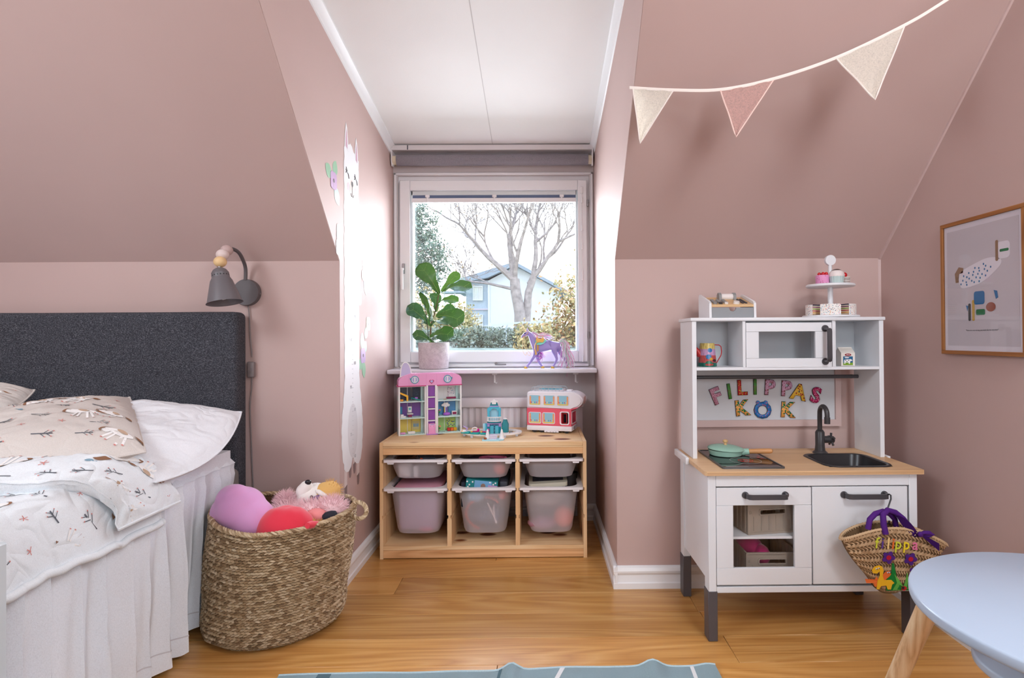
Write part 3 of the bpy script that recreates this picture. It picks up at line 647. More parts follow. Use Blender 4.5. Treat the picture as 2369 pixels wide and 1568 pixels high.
for a0, a1, lab in wedges:
    a0, a1 = math.radians(a0-27), math.radians(a1-27); am = (a0+a1)/2; c0 = (cx+0.020*math.cos(am), cy+0.020*math.sin(am)); r = 0.0675
    arc = [(c0[0]+r*math.cos(a0+(a1-a0)*k/8), c0[1]+r*math.sin(a0+(a1-a0)*k/8)) for k in range(9)]
    P = [c0] + arc; t = thing('cake_slice', (cx, cy, TT+0.009), 'white spotted toy %s with striped sides on the lower tier' % lab, 'toy cake', 'cake slices on the lower tier')
    obj('filling', MB().prism(P, TT+0.0095, TT+0.048, XY(0)), MATS['cake_layers'], t, smooth=False)
    mb = MB(); mb.ring(arc + [(c0[0]+(r-0.0005)*math.cos(a1), c0[1]+(r-0.0005)*math.sin(a1)), (c0[0]+(r-0.0005)*math.cos(a0), c0[1]+(r-0.0005)*math.sin(a0))], arc + [arc[-1], arc[0]], 0, 0.001, XY(0)) if False else None
    V = []; F = []
    for k in range(9):
        a = a0+(a1-a0)*k/8
        V += [(c0[0]+(r+0.0008)*math.cos(a), c0[1]+(r+0.0008)*math.sin(a), TT+0.0095), (c0[0]+(r+0.0008)*math.cos(a), c0[1]+(r+0.0008)*math.sin(a), TT+0.0488)]
    F = [(2*k, 2*k+2, 2*k+3, 2*k+1) for k in range(8)]; V.append((c0[0], c0[1], TT+0.0488)); F.append(tuple([18]+[2*k+1 for k in range(9)]))
    obj('icing', MB().faces(V, F), CKD, t)
BER = mat('red_berry', (196, 24, 34), 0.25)
def berries(t, pts, r=0.0068):
    for p in pts: obj('berry', MB().ball(p, (r, r, r*1.05), 14), BER, t)
PZ = 1.195
t = thing('toy_cake', (1.057, 2.125, PZ), 'pink round toy cake with red berries on the upper tier', 'toy cake')
obj('cake', MB().lathe([(0.022, PZ), (0.0235, PZ+0.002), (0.0235, PZ+0.029), (0.021, PZ+0.0315)], (1.057, 2.125, 0), 28), dots('pink_cake', (226, 150, 196), (170, 60, 90), 130, 0.2), t)
berries(t, [(1.057, 2.120, PZ+0.036), (1.069, 2.120, PZ+0.036), (1.050, 2.134, PZ+0.036)])
t = thing('toy_cupcake', (1.100, 2.106, PZ), 'toy cupcake with pale green case and white icing on the upper tier', 'toy cake')
mb = MB(); mb.grid(lambda u, v: Vector((1.100 + (0.0215+0.0045*v)*(1+0.03*math.cos(u*2*PI*16))*math.cos(u*2*PI), 2.106+(0.0215+0.0045*v)*(1+0.03*math.cos(u*2*PI*16))*math.sin(u*2*PI), PZ+0.025*v)), 64, 2, cu=True)
mb.lathe([(0.0001, PZ+0.0005), (0.0215, PZ+0.0005)], (1.100, 2.106, 0), 24); obj('case', mb, mat('pale_green_case', (186, 206, 204), 0.5), t)
obj('icing', MB().lathe([(0.0262, PZ+0.024), (0.0272, PZ+0.029), (0.025, PZ+0.038), (0.018, PZ+0.046), (0.008, PZ+0.0505), (0.0001, PZ+0.0515)], (1.100, 2.106, 0), 28), mat('icing_white', (232, 222, 220), 0.5), t)
obj('chocolate', MB().lathe([(0.0175, PZ+0.0468), (0.0155, PZ+0.0485), (0.008, PZ+0.0518), (0.0001, PZ+0.0528)], (1.100, 2.106, 0), 20), mat('chocolate', (70, 34, 26), 0.3), t)
t = thing('toy_cake', (1.142, 2.125, PZ), 'striped brown and white toy cake with one berry on the upper tier', 'toy cake')
for k in range(4):
    obj('sponge_layer', MB().lathe([(0.0175, PZ+0.0065*k+0.0003), (0.018, PZ+0.0065*k+0.0042)], (1.142, 2.125, 0), 24), mat('cream_layer', (236, 228, 220), 0.5), t)
    if k < 3: obj('chocolate_layer', MB().lathe([(0.0173, PZ+0.0065*k+0.0042), (0.0173, PZ+0.0065*k+0.0068)], (1.142, 2.125, 0), 24), MATS['chocolate'], t)
berries(t, [(1.137, 2.120, PZ+0.0315)], 0.0095)

# watering can: striped tin (its picture is reduced to plain colour patches)
can = thing('toy_watering_can', (0.632, 2.150, 0.889), 'small colourful tin jug with red spout and handle in the left shelf bay', 'watering can')
s_ = NT('striped_tin'); co = s_.coord(); sp = s_.n('SeparateXYZ'); s_.l(co, 0, sp, 0); m1 = s_.n('Math', operation='MULTIPLY'); s_.l(sp, 2, m1, 0); m1.inputs[1].default_value = 11
n1 = s_.noise(s_.coord((1, 1, 0.02)), 420, 2)
zr = s_.ramp(m1, 0, [(0, (24, 112, 96)), (0.16, (196, 84, 84)), (0.46, (200, 156, 196)), (0.72, (216, 194, 110))], 'CONSTANT'); lr = s_.ramp(n1, 0, [(0.5, (255, 255, 255)), (0.6, (150, 130, 130))])
s_.base(s_.mix(0.6, (zr, 0), (lr, 0), 'MULTIPLY')); s_.b.inputs['Roughness'].default_value = 0.3
bc = (0.632, 2.150)
body = obj('body', MB().lathe([(0.0345, 0.8895), (0.0345, 0.892), (0.0265, 0.976), (0.0255, 0.976), (0.032, 0.895)], (bc[0], bc[1], 0), 32), MATS['striped_tin'], can)
RM = mat('red_metal', (184, 44, 46), 0.35)
def onbody(a, z, e=0.0006): r = 0.0345-0.008*(z-0.892)/0.084+e; return Vector((bc[0]+r*math.sin(a), bc[1]-r*math.cos(a), z))
def patch(P, m_, nm='picture_patch'):
    n = len(P); c = (sum(p[0] for p in P)/n, sum(p[1] for p in P)/n)
    sub(nm, MB().faces([onbody(*c)] + [onbody(*p) for p in P], [(0, 1+i, 1+(i+1) % n) for i in range(n)]), m_, body, normals=False)
E = lambda a, z, ra, rz_, n=14: [(a+ra*math.cos(t_), z+rz_*math.sin(t_)) for t_ in [2*PI*k/n for k in range(n)]]
patch(E(0.05, 0.950, 0.30, 0.008), mat('tin_blue', (28, 112, 172), 0.3)); patch(E(-0.12, 0.926, 0.33, 0.009), MATS['tin_blue']); patch(E(-0.1, 0.905, 0.36, 0.006), mat('tin_green', (16, 104, 74), 0.3))
patch(E(-0.05, 0.897, 0.45, 0.004), mat('tin_red', (190, 34, 34), 0.3)); patch(E(0.62, 0.912, 0.28, 0.005), mat('tin_dark', (52, 26, 34), 0.3)); patch(E(0.15, 0.918, 0.2, 0.005), mat('tin_yellow', (206, 160, 40), 0.3))
mb = MB(); mb.tube([(0.606, 2.150, 0.930), (0.594, 2.149, 0.948), (0.583, 2.148, 0.960)], [0.0125, 0.0095, 0.0070], 14); obj('spout', mb, RM, can)
mb = MB(); mb.tube([(0.656, 2.150, 0.970), (0.676, 2.150, 0.969), (0.684, 2.150, 0.963), (0.686, 2.150, 0.944), (0.684, 2.150, 0.931), (0.6665, 2.150, 0.901)], 0.0019, 8); obj('handle', mb, RM, can)

mk = thing('toy_milk_carton', (1.140, 2.13, 0.889), 'small toy milk carton with cow picture in the right shelf bay', 'milk carton')
CRM = mat('carton_cream', (232, 226, 218), 0.5)
mb = MB(); mb.box(1.115, 1.167, 2.108, 2.152, 0.8893, 0.938, 0.001); mb.prism([(2.108, 0.9375), (2.152, 0.9375), (2.134, 0.955), (2.130, 0.955)], 0, 0.0515, YZ(1.1152)); obj('body', mb, CRM, mk)
obj('top_seam', MB().box(1.1155, 1.1665, 2.1305, 2.1335, 0.954, 0.958), CRM, mk)
yF = 2.1073
pic = obj('picture', MB().box(1.1225, 1.158, yF, yF+0.001, 0.8925, 0.9245), mat('carton_blue', (16, 96, 140), 0.4), mk)
sub('grass', MB().box(1.1225, 1.158, yF-0.0002, yF, 0.8925, 0.9015), mat('carton_green', (120, 160, 30), 0.4), pic)
mb = MB(); mb.prism(circ(1.136, 0.920, 0.009, 14, 0.0022), 0, 0.0002, XZ(yF-0.0003)); sub('cloud', mb, WHITE, pic)
cow = [(1.1265, 0.897), (1.1295, 0.897), (1.131, 0.902), (1.142, 0.902), (1.143, 0.897), (1.1465, 0.897), (1.1485, 0.907), (1.1555, 0.908), (1.1555, 0.911), (1.150, 0.915), (1.146, 0.914), (1.128, 0.9135), (1.125, 0.908)]
sub('cow', MB().prism(cow, 0, 0.0002, XZ(yF-0.0004)), WHITE, pic)
for x, z in ((1.131, 0.911), (1.1425, 0.910), (1.136, 0.9055)): sub('spot', MB().prism(circ(x, z, 0.0022, 10, 0.0016), 0, 0.0002, XZ(yF-0.0006)), BLK, pic)
lb = obj('label', MB().prism(circ(1.1405, 0.9305, 0.012, 24, 0.0048), 0, 0.0004, XZ(yF)), mat('carton_red', (150, 22, 40), 0.4), mk)
text('label_text', 'MILK', 0.0062, Matrix.Translation((1.1405, yF-0.0006, 0.9305)) @ FACE_Y, WHITE, mk, extrude=0.0001)

# pan with lid on the hob
pan = thing('toy_frying_pan', (0.686, 2.115, ZC+0.0045), 'mint green toy frying pan with wooden handle and lid on the hob', 'toy pan')
MINT = mat('mint_enamel', (156, 198, 180), 0.45); pc = (0.686, 2.115, ZC+0.005)
obj('pan_body', MB().lathe([(0.053, 0), (0.057, 0.002), (0.0605, 0.014), (0.062, 0.020), (0.060, 0.020), (0.055, 0.004)], pc, 40), MINT, pan)
ld = obj('lid', MB().lathe([(0.0650, 0.0205), (0.0660, 0.0225), (0.060, 0.028), (0.040, 0.0335), (0.015, 0.036), (0.0001, 0.0365)], pc, 40, rot=Matrix.Rotation(0.05, 3, 'Y')), MINT, pan)
sub('lid_knob', MB().lathe([(0.006, 0.036), (0.0048, 0.041), (0.0052, 0.0435), (0.0090, 0.0465), (0.0098, 0.050), (0.008, 0.054), (0.004, 0.056), (0.0001, 0.0565)], pc, 22), BEECH, ld)
mb = MB(); mb.cyl((0.741, 2.102, ZC+0.016), (0.766, 2.096, ZC+0.0195), 0.0125, 0.0115, 18); obj('socket', mb, MINT, pan)
mb = MB(); mb.tube([(0.765, 2.096, ZC+0.0195), (0.775, 2.094, ZC+0.0205), (0.80, 2.088, ZC+0.022), (0.836, 2.080, ZC+0.024), (0.843, 2.078, ZC+0.0245), (0.846, 2.0775, ZC+0.0247)], [0.0085, 0.0088, 0.0095, 0.0095, 0.0075, 0.003], 16); obj('handle', mb, wood('handle_wood', (206, 150, 96), (196, 138, 84), (176, 118, 66), 'X', 0.45), pan)

# folding crates behind the oven pane
CR = mat('taupe_crate', (158, 146, 134), 0.5)
def crate(loc, rz, label, z1=0.088, hole=True):
    t = thing('folding_crate', loc, label, 'crate', rz=rz, wc=False); w2, d2 = 0.090, 0.125
    f = MB(); slot = rrect(-0.045, 0.045, z1*0.60, z1*0.60+0.014, 0.004, 3)
    for k, y in enumerate((-d2, d2-0.004)):
        f = MB(); outer = [(-w2, 0), (w2, 0), (w2, z1), (-w2, z1)]
        f.box(-w2, w2, y, y+0.004, 0, z1*0.60); f.box(-w2, w2, y, y+0.004, z1*0.60+0.014, z1); f.box(-w2, -0.045, y, y+0.004, z1*0.6, z1*0.6+0.014); f.box(0.045, w2, y, y+0.004, z1*0.6, z1*0.6+0.014)
        o = obj('end_wall', f, CR, t)
        rbm = MB()
        for x in (-0.068, -0.04, -0.013, 0.013, 0.04, 0.068): rbm.box(x-0.001, x+0.001, y-0.002 if k == 0 else y+0.004, y if k == 0 else y+0.006, 0.012, z1*0.55)
        rbm.box(-w2, w2, y-0.003, y+0.0, 0, 0.006); rbm.box(-w2, w2, y-0.003, y, z1-0.005, z1); rbm.box(-w2, -w2+0.014, y-0.002, y, 0.006, z1-0.005); rbm.ring(rrect(-0.049, 0.049, z1*0.60-0.004, z1*0.60+0.018, 0.005, 3), slot, 0, 0.003, XZ(y-0.003)); 
        sr = obj('rib', rbm, CR, o) ; sr['kind'] = 'stuff'
    for x in (-w2, w2-0.004):
        o = obj('side_wall', MB().box(x, x+0.004, -d2+0.004, d2-0.004, 0, z1), CR, t)
        rbm = MB()
        for k in range(9): rbm.box(x-0.002, x+0.006, -0.11+0.0275*k-0.001, -0.11+0.0275*k+0.001, 0.004, z1)
        q = obj('rib', rbm, CR, o); q['kind'] = 'stuff'
    obj('crate_base', MB().box(-w2+0.004, w2-0.004, -d2+0.004, d2-0.004, 0, 0.004), CR, t)
    for x in (-w2+0.010, w2-0.010): obj('latch', MB().ring(rrect(x-0.004, x+0.004, z1*0.62, z1*0.62+0.012, 0.002, 2), rrect(x-0.002, x+0.002, z1*0.62+0.002, z1*0.62+0.010, 0.001, 2), 0, 0.002, XZ(-d2-0.004)), CR, t)
    return t
crate((0.765, 2.058, 0.3355), math.radians(9), 'taupe folding crate on the upper oven shelf', 0.110)
crate((0.786, 2.066, 0.1765), 0, 'taupe folding crate on the lower oven shelf', 0.092)
mb = MB(); mb.ball((0.745, 2.05, 0.255), (0.045, 0.06, 0.035), 20); mb.ball((0.77, 2.0, 0.24), (0.03, 0.04, 0.035), 16)
one('pink_soft_toy', mb, mat('hot_pink_plush', (206, 20, 120), 0.8, sheen=0.5), 'bright pink soft toy lying in the lower crate', 'toy')

# ------------------------------------------------------------------ straw bag on the cupboard handle
hk = MB(); hk.tube([(1.128, 1.862, 0.480), (1.132, 1.853, 0.4865), (1.133, 1.846, 0.485), (1.131, 1.842, 0.474), (1.116, 1.838, 0.440), (1.104, 1.835, 0.415), (1.100, 1.832, 0.405), (1.105, 1.829, 0.398), (1.112, 1.826, 0.402), (1.114, 1.823, 0.410)], 0.0024, 8)
one('hook', hk, mat('dark_steel_hook', (60, 60, 62), 0.35, 0.6), 'dark metal S hook hanging on the right cupboard handle', 'hook')
bag = thing('straw_bag', (1.09, 1.80, 0.188), 'small woven straw bag with purple handles, letters and felt animals hanging on the cupboard handle', 'bag')
# half widths by height: trapezoid bag seen flat on, front face slightly bulged
def bagprof(v):                              # v 0 bottom .. 1 top -> left x, right x, z
    xl = 1.040 - 0.040*v - 0.048*math.sin(v*PI*0.5); xr = 1.160 + 0.125*v**0.8 + 0.01*math.sin(v*PI)
    return xl, xr
def bagpt(u, v, side=-1, e=0):
    xl, xr = bagprof(v); x = xl + (xr-xl)*u; m = 2*u-1
    top = 0.398 - 0.050*abs(m)**2 + (0.010 if m < 0 else -0.012)*abs(m); bot = 0.188 + 0.045*abs(m)**3
    z = bot + (top-bot)*v
    th = (0.010 + 0.022*v)*(max(0, 1-abs(m)**5))**0.5
    return Vector((x, 1.812 + side*(th+e), z))
STR = mat('straw_base', (120, 92, 62), 0.8)
mb = MB(); mb.grid(lambda u, v: bagpt(u, v, -1, -0.001), 40, 20); mb.grid(lambda u, v: bagpt(u, v, 1), 40, 20); bo = obj('body', mb, STR, bag)
s_ = NT('straw_plait'); g = s_.n('NewGeometry'); r_ = s_.ramp(g, 'Random Per Island', [(0, (204, 168, 126)), (0.5, (222, 190, 150)), (1, (184, 146, 106))]); n1 = s_.noise(s_.coord(), 600, 2)
s_.base(s_.mix(0.25, (r_, 0), (n1, 0), 'MULTIPLY')); s_.b.inputs['Roughness'].default_value = 0.65
mb = MB(); rows, cols = 14, 27
for i in range(rows):
    for j in range(cols):
        d = 1 if i % 2 else -1; u0, v0 = (j+0.5)/cols, (i+0.5)/rows; hu, hv = 0.62/cols, 0.50/rows
        A = [(-hu, -hv-0.25*hv*0-d*0.0), (0, 0), (hu, hv)]
        V = []
        for (a, b, w_) in ((-1.15, -0.75, 1), (0, 0, 1), (1.15, 0.75, 1)):
            for sgn in (-1, 1):
                uu = min(0.995, max(0.005, u0 + a*hu*0.9 + sgn*(-0.28)*hu)); vv = min(1, max(0, v0 + d*(b*hv) + sgn*hv*0.55)); V.append(bagpt(uu, vv, -1, 0.0026 if a == 0 else -0.0004))
        mb.faces(V, [(0, 2, 3, 1), (2, 4, 5, 3)])
w_ = obj('straw_weave', mb, MATS['straw_plait'], bag); w_['kind'] = 'stuff'
mb = MB(); N = 90
rim = [bagpt(0.5+0.5*math.cos(2*PI*k/N), 1.0, -1 if k < N/2 else 1) + Vector((0, 0, 0.002)) for k in range(N)]
mb.tube(rim, 0.0042, 8, closed=True); ro = obj('rim', mb, MATS['straw_plait'], bag)
mb = MB()
for k in range(N):
    p = rim[k]; q = rim[(k+1) % N]; t_ = (q-p).normalized(); sd = Vector((0, 0, 1)).cross(t_).normalized(); mb.tube([p + Vector((0, 0, -0.005)) + sd*0.0045, p + t_*0.003 + Vector((0, 0, 0.0052)), p + t_*0.006 + Vector((0, 0, -0.005)) - sd*0.0045], 0.0014, 5)
q = sub('rim_binding', mb, MATS['straw_plait'], ro); q['kind'] = 'stuff'
PUR = mat('purple_cloth', (74, 12, 118), 0.8, bump=0.15, bscale=500)
mb = MB(); mb.tube([(1.026, 1.79, 0.395), (1.033, 1.792, 0.425), (1.055, 1.80, 0.440), (1.085, 1.808, 0.445), (1.108, 1.812, 0.436), (1.126, 1.815, 0.418), (1.131, 1.818, 0.395)], 0.0085, 12); obj('handle', mb, PUR, bag)
mb = MB(); mb.tube([(1.072, 1.775, 0.385), (1.068, 1.778, 0.412), (1.072, 1.788, 0.440), (1.093, 1.798, 0.4515), (1.118, 1.80, 0.444), (1.140, 1.796, 0.425), (1.156, 1.790, 0.400), (1.164, 1.782, 0.385)], [0.009]*7+[0.007], 12); obj('handle', mb, PUR, bag)
def sheet(fn, nu, nv, th=0.002):
    mb = MB(); mb.grid(lambda u, v: fn(u, v), nu, nv); 
    bmesh.ops.solidify(mb.bm, geom=mb.bm.faces[:], thickness=th); return mb
rbn = obj('ribbon', sheet(lambda u, v: Vector((1.112+0.068*u, 1.776-0.004*math.sin(u*PI)+0.008*v, 0.442-0.055*u-0.012*u*u - (0.004+0.030*math.sin(u*PI)**0.8)*(v-0.0)+0.010*math.sin(u*PI))), 14, 5), PUR, bag)
sub('ribbon_end', sheet(lambda u, v: Vector((1.178+0.055*u, 1.772-0.006*u, 0.385-0.040*u - (0.006+0.018*u)*(v-0.5))), 8, 3), PUR, rbn)
sub('ribbon_end', MB().tube([(1.178, 1.774, 0.385), (1.190, 1.772, 0.389), (1.206, 1.772, 0.388), (1.219, 1.774, 0.383), (1.206, 1.776, 0.378), (1.190, 1.776, 0.380)], [0.004, 0.006, 0.007, 0.005, 0.006, 0.003], 10), PUR, rbn)
sub('knot', MB().ball((1.178, 1.772, 0.384), (0.008, 0.007, 0.009), 12), PUR, rbn)
def bagflat(P, m_, nm, e=0.0035, th=0.0012):
    """felt shape given in x,z laid on the bag front"""
    def f(a, b, d):
        v = 0.5
        for _ in range(4):
            xl, xr = bagprof(v); u = min(0.98, max(0.02, (a-xl)/(xr-xl))); m = 2*u-1; top = 0.398-0.050*abs(m)**2+(0.010 if m < 0 else -0.012)*abs(m); bot = 0.188+0.045*abs(m)**3; v = min(1, max(0, (b-bot)/(top-bot)))
        p = bagpt(u, v, -1, e); return Vector((a, p.y - d, b))
    return obj(nm, MB().prism(P, 0, th, f), m_, bag, smooth=False)
felt = lambda n, c: mat('felt_'+n, c, 0.9)
LC = [('f', 1.048, (206, 210, 60)), ('i', 1.066, (92, 60, 140)), ('l', 1.084, (240, 206, 140)), ('i', 1.099, (228, 110, 40)), ('p', 1.115, (206, 40, 40)), ('p', 1.141, (236, 210, 40)), ('a', 1.168, (226, 120, 160))]
for ch, x, c in LC:
    zz = 0.354 - (x-1.048)*0.05; me = textmesh(ch, 1, 0.012, 0, 0.014); s2 = 0.042
    me.transform(Matrix.Translation((x, bagpt((x-bagprof(0.8)[0])/(bagprof(0.8)[1]-bagprof(0.8)[0]), 0.8, -1, 0.0036).y, zz)) @ FACE_Y @ Matrix.Rotation(-0.12, 4, 'Z') @ Matrix.Diagonal((s2, s2*1.15, s2, 1)))
    me.transform(Matrix.Translation(-Vector(bag['wc']))); me.materials.clear(); me.materials.append(felt('l%d' % int(c[0]), c)); me.name = 'felt_letter'; o = bpy.data.objects.new('felt_letter', me); C.objects.link(o); o.parent = bag
FP, FR, FG, FG2, FY, FO = felt('purple', (78, 30, 130)), felt('crimson', (186, 10, 50)), felt('green', (10, 130, 50)), felt('lime', (104, 190, 80)), felt('yellow', (244, 190, 30)), felt('orange', (236, 116, 50))
bagflat([(1.085, 0.200), (1.165, 0.197), (1.172, 0.235), (1.160, 0.245), (1.135, 0.205), (1.118, 0.235), (1.105, 0.288), (1.099, 0.290), (1.098, 0.255), (1.085, 0.25)], FG, 'felt_stem', 0.003)
bagflat([(1.105, 0.202), (1.158, 0.200), (1.163, 0.213), (1.150, 0.206), (1.152, 0.235), (1.147, 0.260), (1.144, 0.235), (1.138, 0.212), (1.128, 0.228), (1.107, 0.255), (1.117, 0.225)], FG2, 'felt_leaf', 0.0045)
for cx_, cz_ in ((1.086, 0.3085), (1.155, 0.303), (1.172, 0.258)):
    P = []
    for k in range(40):
        a = 2*PI*k/40; r = 0.0125+0.0085*abs(math.cos(2.5*a+0.3)); P.append((cx_+r*math.cos(a), cz_+r*math.sin(a)))
    bagflat(P, FP, 'felt_flower', 0.0048); 
    if cx_ < 1.17: bagflat(circ(cx_, cz_, 0.0075, 16), FR, 'felt_centre', 0.006)
bagflat([(1.022, 0.235), (1.026, 0.222), (1.045, 0.224), (1.050, 0.212), (1.057, 0.212), (1.060, 0.225), (1.075, 0.24), (1.080, 0.262), (1.090, 0.2655), (1.097, 0.255), (1.094, 0.249), (1.084, 0.250), (1.080, 0.236), (1.060, 0.234), (1.052, 0.246), (1.048, 0.237)], FO, 'felt_animal', 0.0042)
bagflat([(1.055, 0.205), (1.062, 0.205), (1.067, 0.216), (1.083, 0.218), (1.088, 0.205), (1.098, 0.205), (1.101, 0.221), (1.108, 0.226), (1.098, 0.236), (1.075, 0.236), (1.070, 0.25), (1.072, 0.268), (1.066, 0.281), (1.056, 0.284), (1.043, 0.279), (1.036, 0.268), (1.040, 0.258), (1.052, 0.257), (1.060, 0.265), (1.061, 0.250), (1.055, 0.232)], FY, 'felt_giraffe', 0.0056)
for x, z in ((1.049, 0.2725), (1.056, 0.275), (1.085, 0.2605), (1.091, 0.261)):
    e1 = bagflat(circ(x, z, 0.0026, 12), WHITE, 'eye', 0.007); bagflat(circ(x+0.0006, z-0.0003, 0.0013, 10), BLK, 'pupil', 0.0084)
lbg = bagflat(circ(1.139, 0.2085, 0.0082, 18, 0.0072), mat('felt_ladybird', (186, 20, 34), 0.5), 'ladybird', 0.0062, 0.003); bagflat(circ(1.134, 0.2115, 0.0042, 12), BLK, 'ladybird_head', 0.0095)

# ------------------------------------------------------------------ bunting
CREAM = fabric('cream_muslin', (246, 239, 228), 500, 0.5, 0.03); ROSE = fabric('rose_muslin', (228, 192, 184), 500, 0.5, 0.04); EDGE = mat('cream_tape', (240, 230, 222), 0.8)
bun = thing('bunting', (0.7, 1.69, 1.75), 'cream bunting with cream and rose pennants strung across the sloping wall', 'bunting')
BP_ = [Vector(p) for p in ((0.298, 1.812, 1.7925), (0.303, 1.810, 1.7913), (0.4207, 1.77, 1.7667), (0.5558, 1.73, 1.7504), (0.7015, 1.69, 1.7648), (0.8628, 1.64, 1.8031), (1.023, 1.58, 1.8639), (1.1124, 1.54, 1.9103), (1.24, 1.49, 1.985), (1.370, 1.44, 2.06))]
def crm(pts, n):
    out = []
    for i in range(len(pts)-1):
        p0, p1, p2, p3 = pts[max(i-1, 0)], pts[i], pts[i+1], pts[min(i+2, len(pts)-1)]
        for k in range(n):
            t = k/n; out.append(0.5*((2*p1)+(p2-p0)*t+(2*p0-5*p1+4*p2-p3)*t*t+(3*p1-p0-3*p2+p3)*t**3))
    out.append(pts[-1]); return out
sp_ = crm(BP_, 8); mb = MB(); V = []
for p in sp_: V += [p + Vector((0, 0, 0.0048)), p + Vector((0.0, -0.0022, 0)), p + Vector((0, 0, -0.0048)), p + Vector((0, 0.0022, 0))]
mb.faces(V, [(4*i+j, 4*i+(j+1) % 4, 4*i+4+(j+1) % 4, 4*i+4+j) for i in range(len(sp_)-1) for j in range(4)]); obj('tape', mb, EDGE, bun, ang=80)
def pennant(i0, i1, tip, m_, lab, bl=0.0):
    top = sp_[i0*8:i1*8+1]; tip = Vector(tip); n = len(top)-1
    def f(u, v):
        k = u*n; a = top[int(k)].lerp(top[min(n, int(k)+1)], k-int(k)) + Vector((0, 0, -0.003)); mid = a.lerp(tip, v)
        mid.x += bl*math.sin(v*PI)*(0.5-u)*2*0.012; mid.y += 0.006*math.sin(v*PI)*math.sin(u*PI) + 0.0015*math.sin(u*14+v*9); return mid
    mb = MB(); mb.grid(lambda u, v: f(u, v*0.985), 16, 16); bmesh.ops.solidify(mb.bm, geom=mb.bm.faces[:], thickness=0.0015)
    p = obj('pennant', mb, m_, bun); p['label'] = lab
    ed = [f(0, v/12) for v in range(12)] + [tip + Vector((0, 0, -0.0)) ] + [f(1, 1-v/12) for v in range(1, 13)]
    sub('piping', MB().tube(ed, 0.0022, 6), EDGE if m_ is CREAM else mat('rose_piping', (236, 206, 196), 0.8), p)
pennant(1, 2, (0.318, 1.772, 1.602), CREAM, 'cream pennant at the wall corner'); pennant(3, 4, (0.588, 1.69, 1.5925), ROSE, 'rose pennant'); pennant(5, 6, (0.941, 1.585, 1.658), CREAM, 'cream pennant nearest the right wall')

# ------------------------------------------------------------------ picture on the right wall
pic_ = thing('framed_picture', (1.36, 1.74, 0.94), 'oak framed poster with abstract spotted shape and one line of text on the right wall', 'picture')
y0, y1, z0, z1 = 1.585, 1.922, 0.938, 1.370; fw, fd = 0.0125, 0.018
X0 = XW - fd - 0.003
for nm, a in (('frame_rail', (y0, y1, z0, z0+fw)), ('frame_rail', (y0, y1, z1-fw, z1)), ('frame_stile', (y0, y0+fw, z0+fw, z1-fw)), ('frame_stile', (y1-fw, y1, z0+fw, z1-fw))):
    obj(nm, MB().box(X0, X0+fd, a[0], a[1], a[2], a[3], 0.001), OAKFY if nm == 'frame_rail' else OAKF, pic_)
obj('mount', MB().box(X0+0.006, X0+0.012, y0+fw, y1-fw, z0+fw, z1-fw), mat('mount_white', (226, 222, 232), 0.6), pic_)
obj('poster', MB().box(X0+0.0052, X0+0.0062, y0+fw+0.013, y1-fw-0.013, z0+fw+0.016, z1-fw-0.017), mat('poster_grey', (204, 198, 206), 0.6), pic_)
obj('pane', MB().box(X0+0.002, X0+0.0035, y0+fw, y1-fw, z0+fw, z1-fw), GLASS, pic_)
# generic stand-in for the artwork; image right is -Y
def pf(P, m_, nm, e=0.0): return obj(nm, MB().prism(P, 0, 0.0004, lambda a, b, d: Vector((X0+0.0050-e-d, 1.7535-a, 1.17+b))), m_, pic_, smooth=False)
ink = lambda n, c: mat('ink_'+n, c, 0.7)
blob = [(0.0, 0.0)]
pf([(0.085*math.cos(a)*(1+0.12*math.sin(3*a+1))-0.012, 0.038*math.sin(a)*(1+0.1*math.cos(2*a))+0.022+0.25*0.085*math.cos(a)) for a in [2*PI*k/40 for k in range(40)]], ink('white', (232, 228, 238)), 'white_shape')
pf(rrect(0.062, 0.112, 0.055, 0.105, 0.012, 5), MATS['ink_white'], 'white_shape')
for k in range(26):
    a = k*2.4; r = 0.066*math.sqrt((k+0.5)/26); x = r*math.cos(a)-0.018; z = 0.40*r*math.sin(a)+0.022+0.25*x
    pf(circ(x, z, 0.0026, 10, 0.0034), ink('blue', (24, 112, 170)), 'spot', 0.0005)
pf([(-0.104, 0.0), (-0.108, 0.03), (-0.09, 0.05), (-0.07, 0.045), (-0.072, 0.03), (-0.088, 0.028), (-0.092, 0.0)], ink('brown', (150, 118, 92)), 'brown_shape')
pf(rrect(0.060, 0.070, 0.050, 0.112, 0.004, 3), MATS['ink_brown'], 'brown_shape', 0.0006); pf(rrect(0.076, 0.108, 0.075, 0.083, 0.003, 3), MATS['ink_green'] if 'ink_green' in MATS else ink('green', (20, 118, 74)), 'green_shape', 0.0006)
pf(circ(0.040, -0.085, 0.018, 24, 0.014), ink('rust', (150, 70, 46)), 'rust_shape', 0.0006)
pf(rrect(-0.026, 0.016, -0.075, -0.034, 0.008, 4), MATS['ink_blue'], 'blue_shape', 0.0006); pf(rrect(-0.018, 0.018, -0.108, -0.090, 0.005, 3), ink('green', (20, 118, 74)), 'green_shape', 0.0007)
pf(rrect(-0.050, -0.040, -0.125, -0.070, 0.004, 3), ink('black', (34, 30, 36)), 'black_stripe', 0.0006); pf(rrect(-0.034, -0.024, -0.125, -0.060, 0.004, 3), ink('mustard', (196, 156, 36)), 'mustard_stripe', 0.0006)
pf([(0.052, -0.035), (0.064, -0.038), (0.068, -0.058), (0.060, -0.062)], MATS['ink_blue'], 'blue_shape', 0.0006); pf([(-0.060, -0.075), (-0.050, -0.078), (-0.054, -0.094)], MATS['ink_blue'], 'blue_shape', 0.0006)
